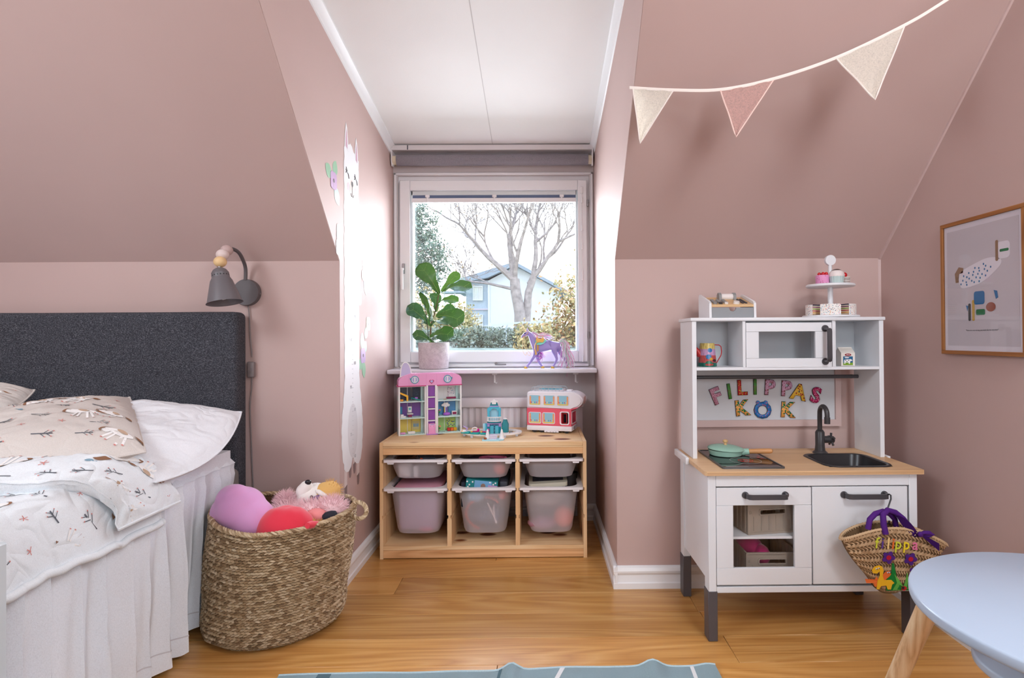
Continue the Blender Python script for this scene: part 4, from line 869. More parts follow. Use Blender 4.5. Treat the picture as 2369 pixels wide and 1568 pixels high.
text('poster_text', '"If you are very strong, you must also be very kind."', 0.0062, Matrix.Translation((X0+0.0048, 1.7505, 1.0155)) @ Matrix.Rotation(-PI/2, 4, 'Z') @ FACE_Y, ink('black', (34, 30, 36)), pic_, extrude=0.0001)

# ------------------------------------------------------------------ round table and stool
BLUE = mat('pale_blue_lacquer', (186, 204, 226), 0.28); TC, TZ, TR = (1.0185, 1.0135), 0.500, 0.309
tb = thing('round_table', (TC[0], TC[1], 0), 'pale blue round children\'s table with light wooden legs in the right foreground', 'table')
def discprof(r, z1, th, b=0.004): return [(0.0001, z1-th), (r-b, z1-th), (r-0.001, z1-th+b*0.7), (r, z1-th+b*1.5), (r, z1-b*1.2), (r-b*0.4, z1-b*0.35), (r-b*1.1, z1), (0.0001, z1)]
obj('table_top', MB().lathe(discprof(TR, TZ, 0.022), (TC[0], TC[1], 0), 96), BLUE, tb)
for tp_, ft in (((0.835, 1.20), (0.690, 1.285)), ((1.205, 1.20), (1.30, 1.30)), ((0.84, 0.83), (0.735, 0.735)), ((1.20, 0.83), (1.305, 0.735))):
    obj('leg', MB().tube([(tp_[0], tp_[1], TZ-0.022), ((tp_[0]+ft[0])/2, (tp_[1]+ft[1])/2, (TZ-0.022)/2), (ft[0], ft[1], 0.0)], [0.0215, 0.0185, 0.0145], 20), PLEG, tb)
sc = (1.09, 1.20); stl = thing('stool', (sc[0], sc[1], 0), 'pale blue round stool tucked under the blue table', 'stool')
obj('seat', MB().lathe(discprof(0.150, 0.300, 0.020), (sc[0], sc[1], 0), 64), BLUE, stl)
for a in (45, 135, 225, 315):
    a = math.radians(a+8); c_, s2 = math.cos(a), math.sin(a)
    obj('leg', MB().tube([(sc[0]+0.085*c_, sc[1]+0.085*s2, 0.281), (sc[0]+0.125*c_, sc[1]+0.125*s2, 0.0)], [0.015, 0.011], 16), PLEG, stl)

# ------------------------------------------------------------------ rug
rug = thing('rug', (-0.1, 1.0, 0), 'pale teal flat woven rug with white stripes at the bottom edge', 'rug')
def rugz(x, y):
    f = max(0, min(1, (y-1.45)/0.25)); b = lambda c, w_: math.exp(-((x-c)/w_)**2)
    return 0.006 + 0.022*f*b(-0.088, 0.026) + 0.020*f*b(0.336, 0.03) + 0.004*f*(nz(x*6, y*3)+0.6) + 0.006*f*b(0.50, 0.03)
def rugpt(u, v, dz=0):
    x = -0.775 + 1.300*u; ye = 1.712 + 0.028*u + 0.004*math.sin(u*11); y = ye - 1.9*v
    return Vector((x + (0.05*v if u < 0.5 else 0), y, rugz(x, y) + dz))
s_ = NT('teal_weave'); wv = s_.n('TexWave', wave_type='BANDS', bands_direction='DIAGONAL'); wv.inputs['Scale'].default_value = 160; s_.l(s_.coord((1, 1, 0)), 0, wv, 0); n1 = s_.noise(s_.coord(), 700, 2)
s_.base(s_.mix(0.35, (s_.ramp(wv, 0, [(0.2, (172, 202, 212)), (0.8, (198, 222, 230))]), 0), (s_.ramp(n1, 0, [(0.3, (172, 200, 210)), (0.7, (220, 236, 240))]), 0))); s_.b.inputs['Roughness'].default_value = 0.9; s_.bump(wv, 0, 0.5, 0.001)
mb = MB(); mb.grid(lambda u, v: rugpt(u, v), 130, 60); bmesh.ops.solidify(mb.bm, geom=mb.bm.faces[:], thickness=-0.004); obj('pile', mb, MATS['teal_weave'], rug)
RWh = mat('rug_white', (226, 228, 228), 0.9); RDk = mat('rug_dark', (84, 112, 122), 0.9)
def stripe(nm, u0, u1, sl_, m_): obj(nm, MB().grid(lambda a, v: rugpt(u0+(u1-u0)*a - sl_*v, v*0.99+0.003, 0.0008), 6, 50), m_, rug)
stripe('white_stripe', 0.9405, 0.949, 0.06, RWh); stripe('white_stripe', 0.641, 0.652, 0.55, RWh); stripe('dark_stripe', 0.088, 0.118, -0.05, RDk); stripe('dark_stripe', 0.50, 0.508, 0.2, RDk)
obj('hem', MB().tube([rugpt(k/90, 0.002, 0.0) for k in range(91)], 0.003, 6), MATS['teal_weave'], rug)

# ------------------------------------------------------------------ pine storage unit with six bins
TX0, TX1, TY0, TY1, TH = -0.7275, 0.2130, 2.613, 3.040, 0.527
tro = thing('storage_unit', (-0.257, 2.83, 0), 'pine storage unit with three bays standing below the window', 'storage unit')
gz = (0.4415, 0.3105, 0.1885)
def grooved(x0, x1, left, right, nm):
    P = [(x0, 0.0 if x0 < TX0+0.1 or x1 > TX1-0.1 else 0.058)]; P = [(x0, P[0][1]), (x1, P[0][1])]
    top = TH if (x0 < TX0+0.1 or x1 > TX1-0.1) else 0.472
    if right:
        for z in gz[::-1]: P += [(x1, z-0.009), (x1-0.005, z-0.007), (x1-0.005, z+0.007), (x1, z+0.009)]
    P += [(x1, top), (x0, top)]
    if left:
        for z in gz: P += [(x0, z+0.009), (x0+0.005, z+0.007), (x0+0.005, z-0.007), (x0, z-0.009)]
    obj(nm, MB().prism(P, 0, TY1-TY0-0.002, XZ(TY0+0.001)), PINEZ, tro, smooth=False)
grooved(TX0, TX0+0.0155, False, True, 'side_panel'); grooved(TX1-0.0155, TX1, True, False, 'side_panel')
for x in (-0.4215, -0.1113): grooved(x, x+0.0195, True, True, 'divider')
ix0, ix1 = TX0+0.0157, TX1-0.0157
obj('top_board', MB().box(ix0, ix1, TY0+0.001, TY1, TH-0.018, TH, 0.0015), PINE, tro)
obj('front_rail', MB().box(ix0, ix1, TY0, TY0+0.016, 0.502, TH-0.0185, 0.0008), PINE, tro); obj('front_rail', MB().box(ix0, ix1, TY0+0.001, TY0+0.016, 0.472, 0.5015, 0.0008), wood('pine_low', (236, 190, 138), (224, 172, 120), (196, 142, 92), 'X', 0.5, ring=12, knots=3.6), tro)
obj('bottom_board', MB().box(ix0, ix1, TY0+0.018, TY1, 0.042, 0.0575), PINE, tro)
obj('plinth_rail', MB().box(ix0, ix1, TY0, TY0+0.0175, 0.0405, 0.0580, 0.0008), PINE, tro); obj('plinth_rail', MB().box(ix0, ix1, TY0+0.001, TY0+0.016, 0.004, 0.0400, 0.0008), MATS['pine_low'], tro)
for x0, x1 in ((TX0+0.0005, TX0+0.007),): pass
def storage_bin(cx, ztop, depth, label, grp):
    y0, y1 = TY0+0.004, TY0+0.415; t = thing('storage_bin', (cx, (y0+y1)/2, ztop-depth), label, 'storage bin', grp, wc=False); oy = (y0+y1)/2; H = depth
    def L(w_, yy0, yy1, r, z, n=6): return [(x, y, z) for x, y in rrect(-w_, w_, yy0-oy, yy1-oy, r, n)]
    k = 0.020 if depth < 0.15 else 0.026
    lay = [L(0.126, y0+0.022, y1-0.02, 0.055, H-0.004), L(0.126, y0+0.022, y1-0.02, 0.055, H-0.014), L(0.126-k*0.55, y0+0.028, y1-0.026, 0.055, H*0.45), L(0.126-k, y0+0.034, y1-0.03, 0.052, 0.020), L(0.126-k-0.006, y0+0.039, y1-0.036, 0.048, 0.006), L(0.126-k-0.020, y0+0.054, y1-0.05, 0.04, 0.0005)]
    n = len(lay[0]); mb = MB(); mb.faces([p for l_ in lay for p in l_], [(a*n+i, a*n+(i+1) % n, (a+1)*n+(i+1) % n, (a+1)*n+i) for a in range(len(lay)-1) for i in range(n)] + [tuple((len(lay)-1)*n+i for i in range(n))])
    obj('tub', mb, FROST, t)
    O = rrect(-0.148, 0.148, y0-oy, y1-oy, 0.012, 6); I = rrect(-0.124, 0.124, y0+0.020-oy, y1-0.018-oy, 0.056, 6)
    obj('rim', MB().ring(O, I, -0.011, 0, XY(H)), FROSTR, t)
    for s2 in (-1, 1): obj('lug', MB().prism([(s2*0.130, H-0.011), (s2*0.098, H-0.011), (s2*0.100, H-0.020), (s2*0.127, H-0.020)], 0, 0.02, XZ(y0+0.004-oy)), FROSTR, t)
    return t
BX = (-0.5665, -0.2565, 0.0515)
bl3 = ('left', 'middle', 'right')
for i in range(3):
    storage_bin(BX[i], 0.4475, 0.096, 'shallow frosted white storage bin in the upper row, %s bay' % bl3[i], 'shallow bins in the upper row')
    storage_bin(BX[i], 0.3175, 0.2205, 'deep frosted white storage bin in the lower row, %s bay' % bl3[i], 'deep bins in the lower row')
def solid(nm, mb, m_, lab, cat='toy'): return one(nm, mb, m_, lab, cat)
mm = lambda n, c, r=0.6: mat('toy_'+n, c, r)
# what shows above the rims and through the plastic
solid('zip_pouch', MB().box(-0.672, -0.455, 2.645, 2.95, 0.302, 0.322, 0.008, 2, rot=Matrix.Rotation(0.02, 3, 'X')), mm('rose', (196, 140, 158)), 'flat pink zip pouch lying on top of the lower left bin', 'pouch')
solid('toy_box', MB().box(-0.655, -0.478, 2.680, 2.95, 0.110, 0.292, 0.01, 2), mm('lilac_box', (196, 166, 190)), 'lilac box standing inside the lower left bin', 'box')
solid('toy_figure', MB().box(-0.655, -0.60, 2.662, 2.72, 0.357, 0.425, 0.01, 2), mm('white_fig', (236, 236, 232)), 'small white toy block seen through the upper left bin', 'toy')
solid('toy_figure', MB().box(-0.585, -0.565, 2.662, 2.72, 0.357, 0.410, 0.006, 2), mm('white_fig', (236, 236, 232)), 'narrow white toy block seen through the upper left bin', 'toy')
mb = MB(); mb.box(-0.675, -0.60, 2.66, 2.98, 0.425, 0.440, 0.004); solid('toy_car_track', mb, mm('brown', (96, 62, 50)), 'dark brown toy piece on top of the upper left bin', 'toy')
mb = MB(); mb.box(-0.57, -0.50, 2.66, 2.80, 0.425, 0.443, 0.006, 2, rot=Matrix.Rotation(0.3, 3, 'Z')); solid('toy_vehicle', mb, mm('greyblue', (104, 116, 140)), 'grey blue toy vehicle on top of the upper left bin', 'toy')
mb = MB(); mb.ball((-0.548, 2.665, 0.440), 0.008, 12); solid('toy_button', mb, mm('orange', (226, 92, 40)), 'small orange toy knob on top of the upper left bin', 'toy')
solid('toy_doll_clothes', MB().ball((-0.28, 2.74, 0.40), (0.10, 0.07, 0.042), 18), mm('dark_purple', (60, 44, 70)), 'dark purple toy bundle in the upper middle bin', 'toy')
solid('toy_ball', MB().ball((-0.19, 2.69, 0.392), (0.03, 0.03, 0.03), 14), mm('coral', (236, 110, 96)), 'coral toy ball seen through the upper middle bin', 'toy')
mb = MB(); mb.tube([(-0.22+0.06*math.cos(a), 2.70+0.03*math.sin(a), 0.436) for a in [k*0.5 for k in range(10)]], 0.008, 8); solid('toy_necklace', mb, mm('pink_beads', (214, 110, 150)), 'pink toy bead string on top of the upper middle bin', 'toy')
solid('toy_case', MB().box(-0.05, 0.15, 2.66, 2.96, 0.405, 0.432, 0.006, 2, rot=Matrix.Rotation(0.03, 3, 'Y')), mm('taupe', (128, 112, 108)), 'taupe flat case in the upper right bin', 'case')
pb = thing('picture_box', (-0.26, 2.70, 0.30), 'small blue and teal picture box with daisies on top of the lower middle bin', 'box')
rbx = Matrix.Rotation(0.10, 3, 'Y') 
obj('box_body', MB().box(-0.342, -0.195, 2.652, 2.74, 0.301, 0.344, 0.001, rot=rbx), mm('teal', (20, 128, 132)), pb)
obj('picture_panel', MB().box(-0.302, -0.222, 2.6505, 2.6515, 0.305, 0.342, rot=rbx), mm('sky', (112, 168, 210)), pb)
obj('picture_band', MB().box(-0.240, -0.196, 2.650, 2.6510, 0.301, 0.320, rot=rbx), mm('lilac', (190, 150, 200)), pb)
for x, z in ((-0.335, 0.334), (-0.325, 0.320), (-0.332, 0.310), (-0.230, 0.338), (-0.215, 0.330), (-0.205, 0.337), (-0.31, 0.334)):
    P = []
    for k in range(20): a = 2*PI*k/20; r = 0.0028+0.0016*abs(math.cos(2.5*a)); P.append((x+r*math.cos(a), z-(x+0.268)*-0.10*-1+r*math.sin(a)))
    obj('daisy', MB().prism(P, -0.0008, 0, XZ(2.651)), WHITE, pb)
obj('brown_bear_shape', MB().prism(circ(-0.262, 0.318, 0.011, 16, 0.012), -0.0008, 0, XZ(2.6505)), mm('tan', (140, 112, 98)), pb)
solid('toy_tent', MB().box(-0.19, -0.15, 2.67, 2.95, 0.29, 0.335, 0.01, 2), mm('dark_slate', (48, 54, 66)), 'dark slate toy piece at the right of the lower middle bin', 'toy')
solid('toy_book', MB().box(-0.365, -0.345, 2.66, 2.95, 0.22, 0.335, 0.003), mm('navy', (22, 28, 46)), 'dark navy book on edge in the lower middle bin', 'book')
tabl = thing('toy_tablet', (0.04, 2.75, 0.30), 'cream toy tablet with rounded corners on top of the lower right bin', 'toy tablet')
obj('tablet_body', MB().prism(rrect(-0.052, 0.128, 2.655, 2.90, 0.015, 4), 0, 0.018, lambda a, b, d: Vector((a, b, 0.306+d+(a+0.052)*0.05))), mm('cream', (198, 194, 176)), tabl)
obj('tablet_screen', MB().prism(rrect(-0.035, 0.110, 2.70, 2.88, 0.006, 3), 0.018, 0.0186, lambda a, b, d: Vector((a, b, 0.306+d+(a+0.052)*0.05))), mm('screen', (60, 62, 72), 0.3), tabl)
solid('toy_pot', MB().lathe([(0.03, 0.28), (0.036, 0.345), (0.034, 0.345)], (0.148, 2.80, 0), 24), mm('black', (46, 44, 48)), 'black toy pot at the right of the lower right bin', 'toy')
HC = mat('orange_hoop', (240, 96, 60), 0.4)
solid('toy_hoop', MB().tube([(-0.262+0.082*math.cos(a), 2.664+0.03*(0.5+0.5*math.sin(a*2)), 0.185+0.075*math.sin(a)) for a in [0.6+k*0.11 for k in range(36)]], 0.0055, 8), HC, 'orange toy hoop seen through the lower middle bin')
mb = MB()
for a, l_ in ((2.0, 0.07), (1.6, 0.055), (-1.2, 0.03)): mb.tube([(-0.212, 2.658, 0.175), (-0.212+l_*math.cos(a), 2.656, 0.175+l_*math.sin(a))], 0.0045, 6)
solid('toy_bow', mb, mm('white_ribbon', (240, 232, 226)), 'white ribbon bow seen through the lower middle bin', 'bow')
solid('toy_cloth', MB().ball((-0.255, 2.78, 0.155), (0.085, 0.09, 0.045), 18), mm('slate', (110, 120, 140)), 'slate grey soft toy at the bottom of the lower middle bin')
solid('toy_cloth', MB().ball((-0.30, 2.70, 0.265), (0.05, 0.05, 0.03), 16), mm('skyblue', (150, 190, 214)), 'light blue soft toy near the top of the lower middle bin')
solid('toy_cloth', MB().ball((-0.175, 2.69, 0.27), (0.022, 0.03, 0.024), 16), mm('coral', (236, 110, 96)), 'coral soft toy near the top of the lower middle bin')
solid('toy_cloth', MB().ball((0.110, 2.71, 0.160), (0.045, 0.06, 0.048), 18), mm('salmon', (242, 128, 104)), 'salmon pink soft toy at the right of the lower right bin')
solid('toy_cloth', MB().ball((0.01, 2.70, 0.135), (0.07, 0.05, 0.03), 18), mm('mauve', (176, 130, 150)), 'mauve soft toy at the bottom of the lower right bin')
solid('toy_cloth', MB().ball((0.03, 2.80, 0.24), (0.09, 0.10, 0.06), 18), mm('stone', (186, 180, 170)), 'stone coloured soft toy in the middle of the lower right bin')
solid('toy_cloth', MB().ball((-0.53, 2.668, 0.118), (0.035, 0.012, 0.008), 14), mm('pink_strap', (222, 110, 140)), 'narrow pink soft toy at the bottom of the lower left bin')

# ------------------------------------------------------------------ toy house
DW = mat('mint_brick', (206, 232, 228), 0.3); DWW = mat('white_brick', (238, 236, 236), 0.3); DP = mat('pink_brick', (236, 160, 208), 0.3); DM = mat('magenta_brick', (190, 44, 110), 0.3)
toyc = lambda n, c: mat('brick_'+n, c, 0.3)
ang = math.atan2(2.8906-2.7895, 0.292)
dh = thing('toy_house', (-0.6839, 2.7895, TH), 'open three-storey toy brick house with pink roof on the left of the storage unit', 'toy house', rz=ang, wc=False)
Dd = 0.072; FZ = (0, 0.0805, 0.161)
for a, b in ((0, 0.0082), (0.302, 0.310)): 
    o = obj('outer_wall', MB().box(a, b, 0, Dd, 0, 0.242, 0.0008), DWW, dh)
    for z in FZ: q = obj('wall_stripe', MB().box(a-0.0004 if a < 0.1 else a, b if a < 0.1 else b+0.0004, 0.0006, Dd-0.001, z+0.006, z+0.034), DW, o)
for a, b in ((0.126, 0.1335), (0.185, 0.192)): obj('inner_wall', MB().box(a, b, 0.0, Dd, 0, 0.242, 0.0008), DWW, dh)
for a, b in ((0.134, 0.142), (0.177, 0.185)): obj('column', MB().box(a, b, -0.006, 0.012, 0, 0.242, 0.0006), DWW, dh)
cols_ = ((toyc('yellow', (232, 206, 96)), toyc('purple', (120, 72, 160)), toyc('navy', (26, 32, 54))), (toyc('green', (170, 214, 130)), toyc('blue', (90, 156, 206)), DWW))
for side, (x0, x1) in enumerate(((0.0084, 0.1258), (0.1922, 0.3018))):
    for k, z in enumerate(FZ):
        f = obj('floor_plate', MB().box(x0, x1, 0.0, Dd, z, z+0.0045, 0.0004), DW, dh)
        mb = MB()
        for i in range(int((x1-x0)/0.0078)):
            for j in range(8): mb.box(x0+0.004+0.0078*i-0.0024, x0+0.004+0.0078*i+0.0024, 0.004+0.0085*j-0.0024, 0.004+0.0085*j+0.0024, z+0.0045, z+0.006)
        q = obj('stud', mb, DW, f); q['kind'] = 'stuff'
        wcol = cols_[side][k]
        obj('back_wall', MB().box(x0, x0+0.040, Dd-0.006, Dd-0.001, z+0.0045, z+0.072), wcol, dh); obj('back_wall', MB().box(x0+0.0425, x0+0.060, Dd-0.006, Dd-0.001, z+0.0045, z+0.072), wcol, dh); obj('back_wall', MB().box(x0+0.0625, x1-0.012, Dd-0.006, Dd-0.001, z+0.0045, z+0.072), wcol, dh)
        obj('wall_post', MB().box(x0+0.040, x0+0.0425, Dd-0.007, Dd-0.001, z+0.0045, z+0.080), DWW, dh)
        obj('side_brick', MB().box(x1-0.012, x1, Dd-0.02, Dd-0.001, z+0.0045, z+0.076), DW, dh)
    obj('lintel', MB().box(x0, x1, 0.002, Dd, 0.236, 0.2415), DWW, dh)
for z in (0.010, 0.068, 0.126, 0.184): obj('shaft_panel', MB().box(0.1422, 0.1768, 0.008, 0.012, z+0.0035, z+0.0545), toyc('violet', (142, 70, 170)), dh)
for z in (0.0655, 0.1235, 0.1815): obj('shaft_bar', MB().box(0.1422, 0.1768, -0.002, 0.008, z-0.0012, z+0.0042, 0.0005), DWW, dh)
obj('doorstep', MB().box(0.132, 0.187, -0.022, 0.0, 0, 0.0045, 0.001), toyc('lavender', (190, 140, 216)), dh)
lf = obj('lift_cabin', MB().box(0.1425, 0.1762, -0.018, 0.006, 0.0048, 0.054, 0.0015, 2), DP, dh)
obj('lift_door_band', MB().box(0.150, 0.170, -0.0186, -0.018, 0.049, 0.0515), toyc('blue', (90, 156, 206)), lf); obj('lift_step', MB().box(0.140, 0.178, -0.022, -0.006, 0.0048, 0.010, 0.001), DP, lf)
for x in (0.152, 0.166): obj('dot', MB().box(x-0.0009, x+0.0009, -0.0186, -0.018, 0.0415, 0.0435), BLK, lf)
rz0, rz1 = 0.2418, 0.301
P = [(0.0005, rz0), (0.3095, rz0), (0.3095, rz0+0.028), (0.305, rz0+0.040), (0.295, rz0+0.049), (0.28, rz0+0.055), (0.262, rz1), (0.055, rz1), (0.035, rz0+0.053), (0.017, rz0+0.045), (0.005, rz0+0.034), (0.0005, rz0+0.024)]
rf = obj('roof', MB().prism(P, -0.004, Dd, lambda a, b, d: Vector((a, d, b))), DP, dh, smooth=False)
obj('roof_trim', MB().box(-0.005, 0.1335, -0.0055, Dd, rz0-0.003, rz0+0.0015), DM, dh); obj('roof_trim', MB().box(0.185, 0.312, -0.0055, Dd, rz0-0.003, rz0+0.0015), DM, dh)
mb = MB()
for k in range(26): mb.box(0.060+0.0078*k, 0.0648+0.0078*k, 0.003, 0.008, rz1, rz1+0.0018)
q = obj('stud', mb, DP, rf); q['kind'] = 'stuff'
for x in (0.1335, 0.1845, 0.05, 0.098, 0.235, 0.262): obj('brick_joint', MB().box(x-0.0003, x+0.0003, -0.0043, -0.0038, rz0+0.004, rz1-0.002), toyc('joint', (206, 120, 176)), rf)
for x, d in ((0.078, -1), (0.2385, 1)):
    F = lambda a, b, d_: Vector((a, -0.004-d_, b)); zc = rz0+0.030
    w1 = obj('round_window', MB().ring(circ(x, zc, 0.0195, 32), circ(x, zc, 0.0155, 32), 0, 0.004, F), toyc('teal', (70, 150, 176)), dh)
    obj('window_rim', MB().ring(circ(x, zc, 0.0155, 32), circ(x, zc, 0.0125, 32), 0, 0.003, F), DWW, w1); obj('window_glass', MB().prism(circ(x, zc, 0.0126, 32), 0, 0.001, F), toyc('lilacglass', (176, 176, 224)), w1)
    obj('window_bar', MB().box(x-0.003, x+0.003, -0.0075, -0.0045, zc-0.012, zc+0.012), DWW, w1); obj('window_ear', MB().prism([(x+d*0.018, zc+0.006), (x+d*0.024, zc+0.010), (x+d*0.023, zc+0.001), (x+d*0.018, zc-0.002)], 0, 0.003, F), MATS['brick_teal'], w1)
def heart(cx, cz, s): return [(cx+s*16*math.sin(t_)**3/16, cz+s*(13*math.cos(t_)-5*math.cos(2*t_)-2*math.cos(3*t_)-math.cos(4*t_))/16) for t_ in [2*PI*k/32 for k in range(32)]]
hw = obj('heart_window', MB().prism(heart(0.1595, rz0+0.019, 0.0115), 0, 0.003, lambda a, b, d: Vector((a, -0.004-d, b))), DM, dh); obj('heart_glass', MB().prism(heart(0.1595, rz0+0.0195, 0.0072), 0.003, 0.0036, lambda a, b, d: Vector((a, -0.004-d, b))), MATS['brick_lilacglass'], hw)
# rounded fin on the roof
eP = [(0.008, rz1-0.018)] + [(0.037-0.027*math.cos(t_)**0.9 if t_ < PI/2 else 0.037+0.030*abs(math.cos(t_))**1.1, rz1-0.018+0.076*math.sin(t_)**0.75) for t_ in [k*PI/20 for k in range(1, 20)]] + [(0.068, rz1-0.003)]
obj('roof_fin', MB().prism(eP, 0.02, 0.026, lambda a, b, d: Vector((a, d, b))), DWW, dh); obj('roof_fin_inset', MB().prism([(0.037+(a-0.037)*0.80, rz1-0.012+(b-rz1+0.018)*0.86) for a, b in eP], 0.0192, 0.02, lambda a, b, d: Vector((a, d, b))), dots('lilac_glitter', (196, 188, 226), (236, 232, 250), 900, 0.3), dh)
def blk(nm, x0, x1, y0, y1, z0, z1, c, par=None, bev=0.001): return obj(nm, MB().box(x0, x1, y0, y1, z0, z1, bev), c, dh)
z = FZ[2]+0.006
sl2 = obj('slide', MB().prism([(0.010, z+0.044), (0.010, z+0.036), (0.040, z+0.020), (0.040, z), (0.048, z), (0.048, z+0.027)], 0.01, 0.022, lambda a, b, d: Vector((a, d, b))), toyc('bright_yellow', (246, 186, 30)), dh, smooth=False)
blk('toy_animal', 0.010, 0.024, 0.006, 0.018, z, z+0.010, toyc('orange_yellow', (246, 160, 30)))
bd = obj('toy_boat', MB().box(0.060, 0.112, 0.006, 0.022, z+0.006, z+0.011, 0.002, rot=Matrix.Rotation(0.28, 3, 'Y')), toyc('teal_hull', (20, 140, 140)), dh); blk('boat_seat', 0.080, 0.094, 0.008, 0.018, z+0.010, z+0.018, toyc('orchid', (170, 100, 200)))
blk('drawn_picture', 0.078, 0.108, Dd-0.0075, Dd-0.006, z+0.018, z+0.060, dots('night_print', (24, 38, 66), (90, 130, 160), 260, 0.2))
blk('wall_print', 0.250, 0.288, Dd-0.0075, Dd-0.006, z+0.022, z+0.056, dots('print_board', (232, 222, 226), (90, 50, 60), 160, 0.34, [(90, 50, 60), (70, 140, 160), (200, 150, 60)]))
blk('toy_bench', 0.243, 0.290, 0.045, 0.060, z, z+0.009, toyc('plum', (150, 24, 80))); blk('toy_tile', 0.222, 0.237, 0.02, 0.032, z, z+0.002, toyc('caramel', (220, 160, 90)))
z = FZ[1]+0.006
blk('toy_mirror', 0.012, 0.023, 0.050, 0.054, z+0.014, z+0.050, toyc('crystal', (40, 140, 176))); blk('toy_steps', 0.010, 0.036, 0.006, 0.024, z, z+0.008, DWW); blk('toy_steps', 0.012, 0.026, 0.010, 0.024, z+0.008, z+0.016, DWW)
blk('toy_washstand', 0.050, 0.068, 0.028, 0.044, z, z+0.012, toyc('plum', (150, 24, 80))); blk('toy_basin', 0.044, 0.075, 0.022, 0.046, z+0.012, z+0.018, DWW, bev=0.003); blk('toy_mirror', 0.050, 0.069, 0.048, 0.052, z+0.020, z+0.050, DWW)
obj('mirror_disc', MB().prism(circ(0.0595, z+0.038, 0.0058, 18), 0.0470, 0.048, lambda a, b, d: Vector((a, d, b))), toyc('aqua', (90, 190, 190)), dh)
cl_ = MB()
for x, zz, r in ((0.222, 0.050, 0.008), (0.231, 0.056, 0.009), (0.242, 0.056, 0.009), (0.250, 0.049, 0.008), (0.236, 0.046, 0.010)): cl_.ball((x, 0.040, z+zz), (r, 0.004, r*0.9), 12)
q = obj('toy_cloud', cl_, DWW, dh); q['kind'] = 'stuff'
for k, c in enumerate(((226, 180, 50), (240, 236, 230), (100, 130, 190), (160, 60, 160))): blk('rainbow_bar', 0.228+0.004*k, 0.2315+0.004*k, 0.040, 0.043, z+0.010, z+0.046, toyc('rb%d' % k, c), bev=0)
obj('toy_cushion', MB().ball((0.239, 0.026, z+0.007), (0.020, 0.014, 0.009), 16), toyc('orchid', (170, 100, 200)), dh); blk('toy_cabinet', 0.266, 0.292, 0.030, 0.044, z, z+0.020, DWW); blk('cabinet_shelf', 0.2695, 0.2885, 0.0285, 0.030, z+0.003, z+0.015, toyc('plum', (150, 24, 80)))
for zb in (FZ[1]+0.006, FZ[0]+0.006):
    fw = obj('toy_flower', MB().cyl((0.196, 0.012, zb), (0.196, 0.012, zb+0.030), 0.0016, n=6), toyc('stem_brown', (70, 56, 36)), dh); obj('leaves', MB().ball((0.198, 0.012, zb+0.020), (0.008, 0.006, 0.004), 8), toyc('leaf', (40, 130, 60)), fw); obj('bloom', MB().ball((0.202, 0.010, zb+0.030), (0.005, 0.004, 0.004), 8), toyc('coral', (240, 130, 110)), fw)
z = FZ[0]+0.006
blk('toy_counter', 0.046, 0.080, 0.008, 0.024, z, z+0.012, DWW); blk('toy_planter', 0.010, 0.034, 0.010, 0.022, z, z+0.009, toyc('orchid_pink', (220, 150, 200)))
blk('window_print', 0.074, 0.108, Dd-0.0075, Dd-0.006, z+0.012, z+0.054, toyc('frame_sand', (206, 190, 130))); blk('window_print_pane', 0.078, 0.090, Dd-0.009, Dd-0.0075, z+0.026, z+0.042, toyc('pane_grey', (130, 160, 176)), bev=0); blk('window_print_pane', 0.092, 0.104, Dd-0.009, Dd-0.0075, z+0.026, z+0.042, toyc('pane_grey', (130, 160, 176)), bev=0)
for k, c in enumerate(((206, 40, 40), (240, 110, 40), (240, 180, 40))): blk('toy_sofa', 0.243+0.0165*k, 0.2585+0.0165*k, 0.030, 0.050, z, z+0.016, toyc('sofa%d' % k, c), bev=0.002)
blk('wall_print', 0.245, 0.285, Dd-0.0075, Dd-0.006, z+0.018, z+0.058, dots('print_green', (190, 214, 110), (220, 160, 50), 120, 0.42, [(220, 160, 50), (80, 120, 160), (120, 110, 90)]))

# ------------------------------------------------------------------ toy ice castle on its track
tcx, tcy = -0.232, 2.800; cst = thing('toy_castle', (tcx, tcy, TH), 'small turquoise toy ice castle with white ring track on the storage unit', 'toy castle')
ICE = mat('ice_blue', (90, 190, 214), 0.15); ICE2 = mat('clear_teal', (60, 176, 190), 0.12, trans=0.5); TEAL = mat('dark_teal_brick', (0, 138, 160), 0.3); LAV = mat('lavender_brick', (186, 160, 220), 0.3); ICEL = mat('pale_ice', (170, 220, 236), 0.25)
z0 = TH
tr = obj('ring_track', MB().ring(circ(tcx, tcy, 0.146, 64, 0.095), circ(tcx, tcy, 0.121, 64, 0.072), 0.012, 0.019, XY(z0)), DWW, cst)
for k in range(10):
    a = 2*PI*k/10+0.2; x, y = tcx+0.134*math.cos(a), tcy+0.084*math.sin(a); obj('track_foot', MB().box(x-0.006, x+0.006, y-0.006, y+0.006, z0, z0+0.012, 0.001), mat('clear_brick', (206, 214, 230), 0.2), tr if False else cst)
bx_, by_ = -0.222, 2.815
for dx in (-0.028, 0.028): obj('lower_pillar', MB().box(bx_+dx-0.0055, bx_+dx+0.0055, by_-0.006, by_+0.006, z0, z0+0.040, 0.001), TEAL, cst); obj('pillar_cap', MB().box(bx_+dx-0.006, bx_+dx+0.006, by_-0.007, by_+0.007, z0+0.040, z0+0.052, 0.001), LAV, cst)
obj('lower_back', MB().box(bx_-0.022, bx_+0.022, by_+0.006, by_+0.012, z0, z0+0.052), dots('ice_print', (60, 140, 180), (140, 200, 226), 150, 0.4), cst)
for x in (-0.012, 0.013): obj('door_leaf', MB().box(bx_+x-0.009, bx_+x+0.009, by_-0.002, by_+0.002, z0, z0+0.044, 0.001), ICE, cst)
obj('deck', MB().box(bx_-0.034, bx_+0.034, by_-0.012, by_+0.02, z0+0.052, z0+0.060, 0.001), LAV, cst)
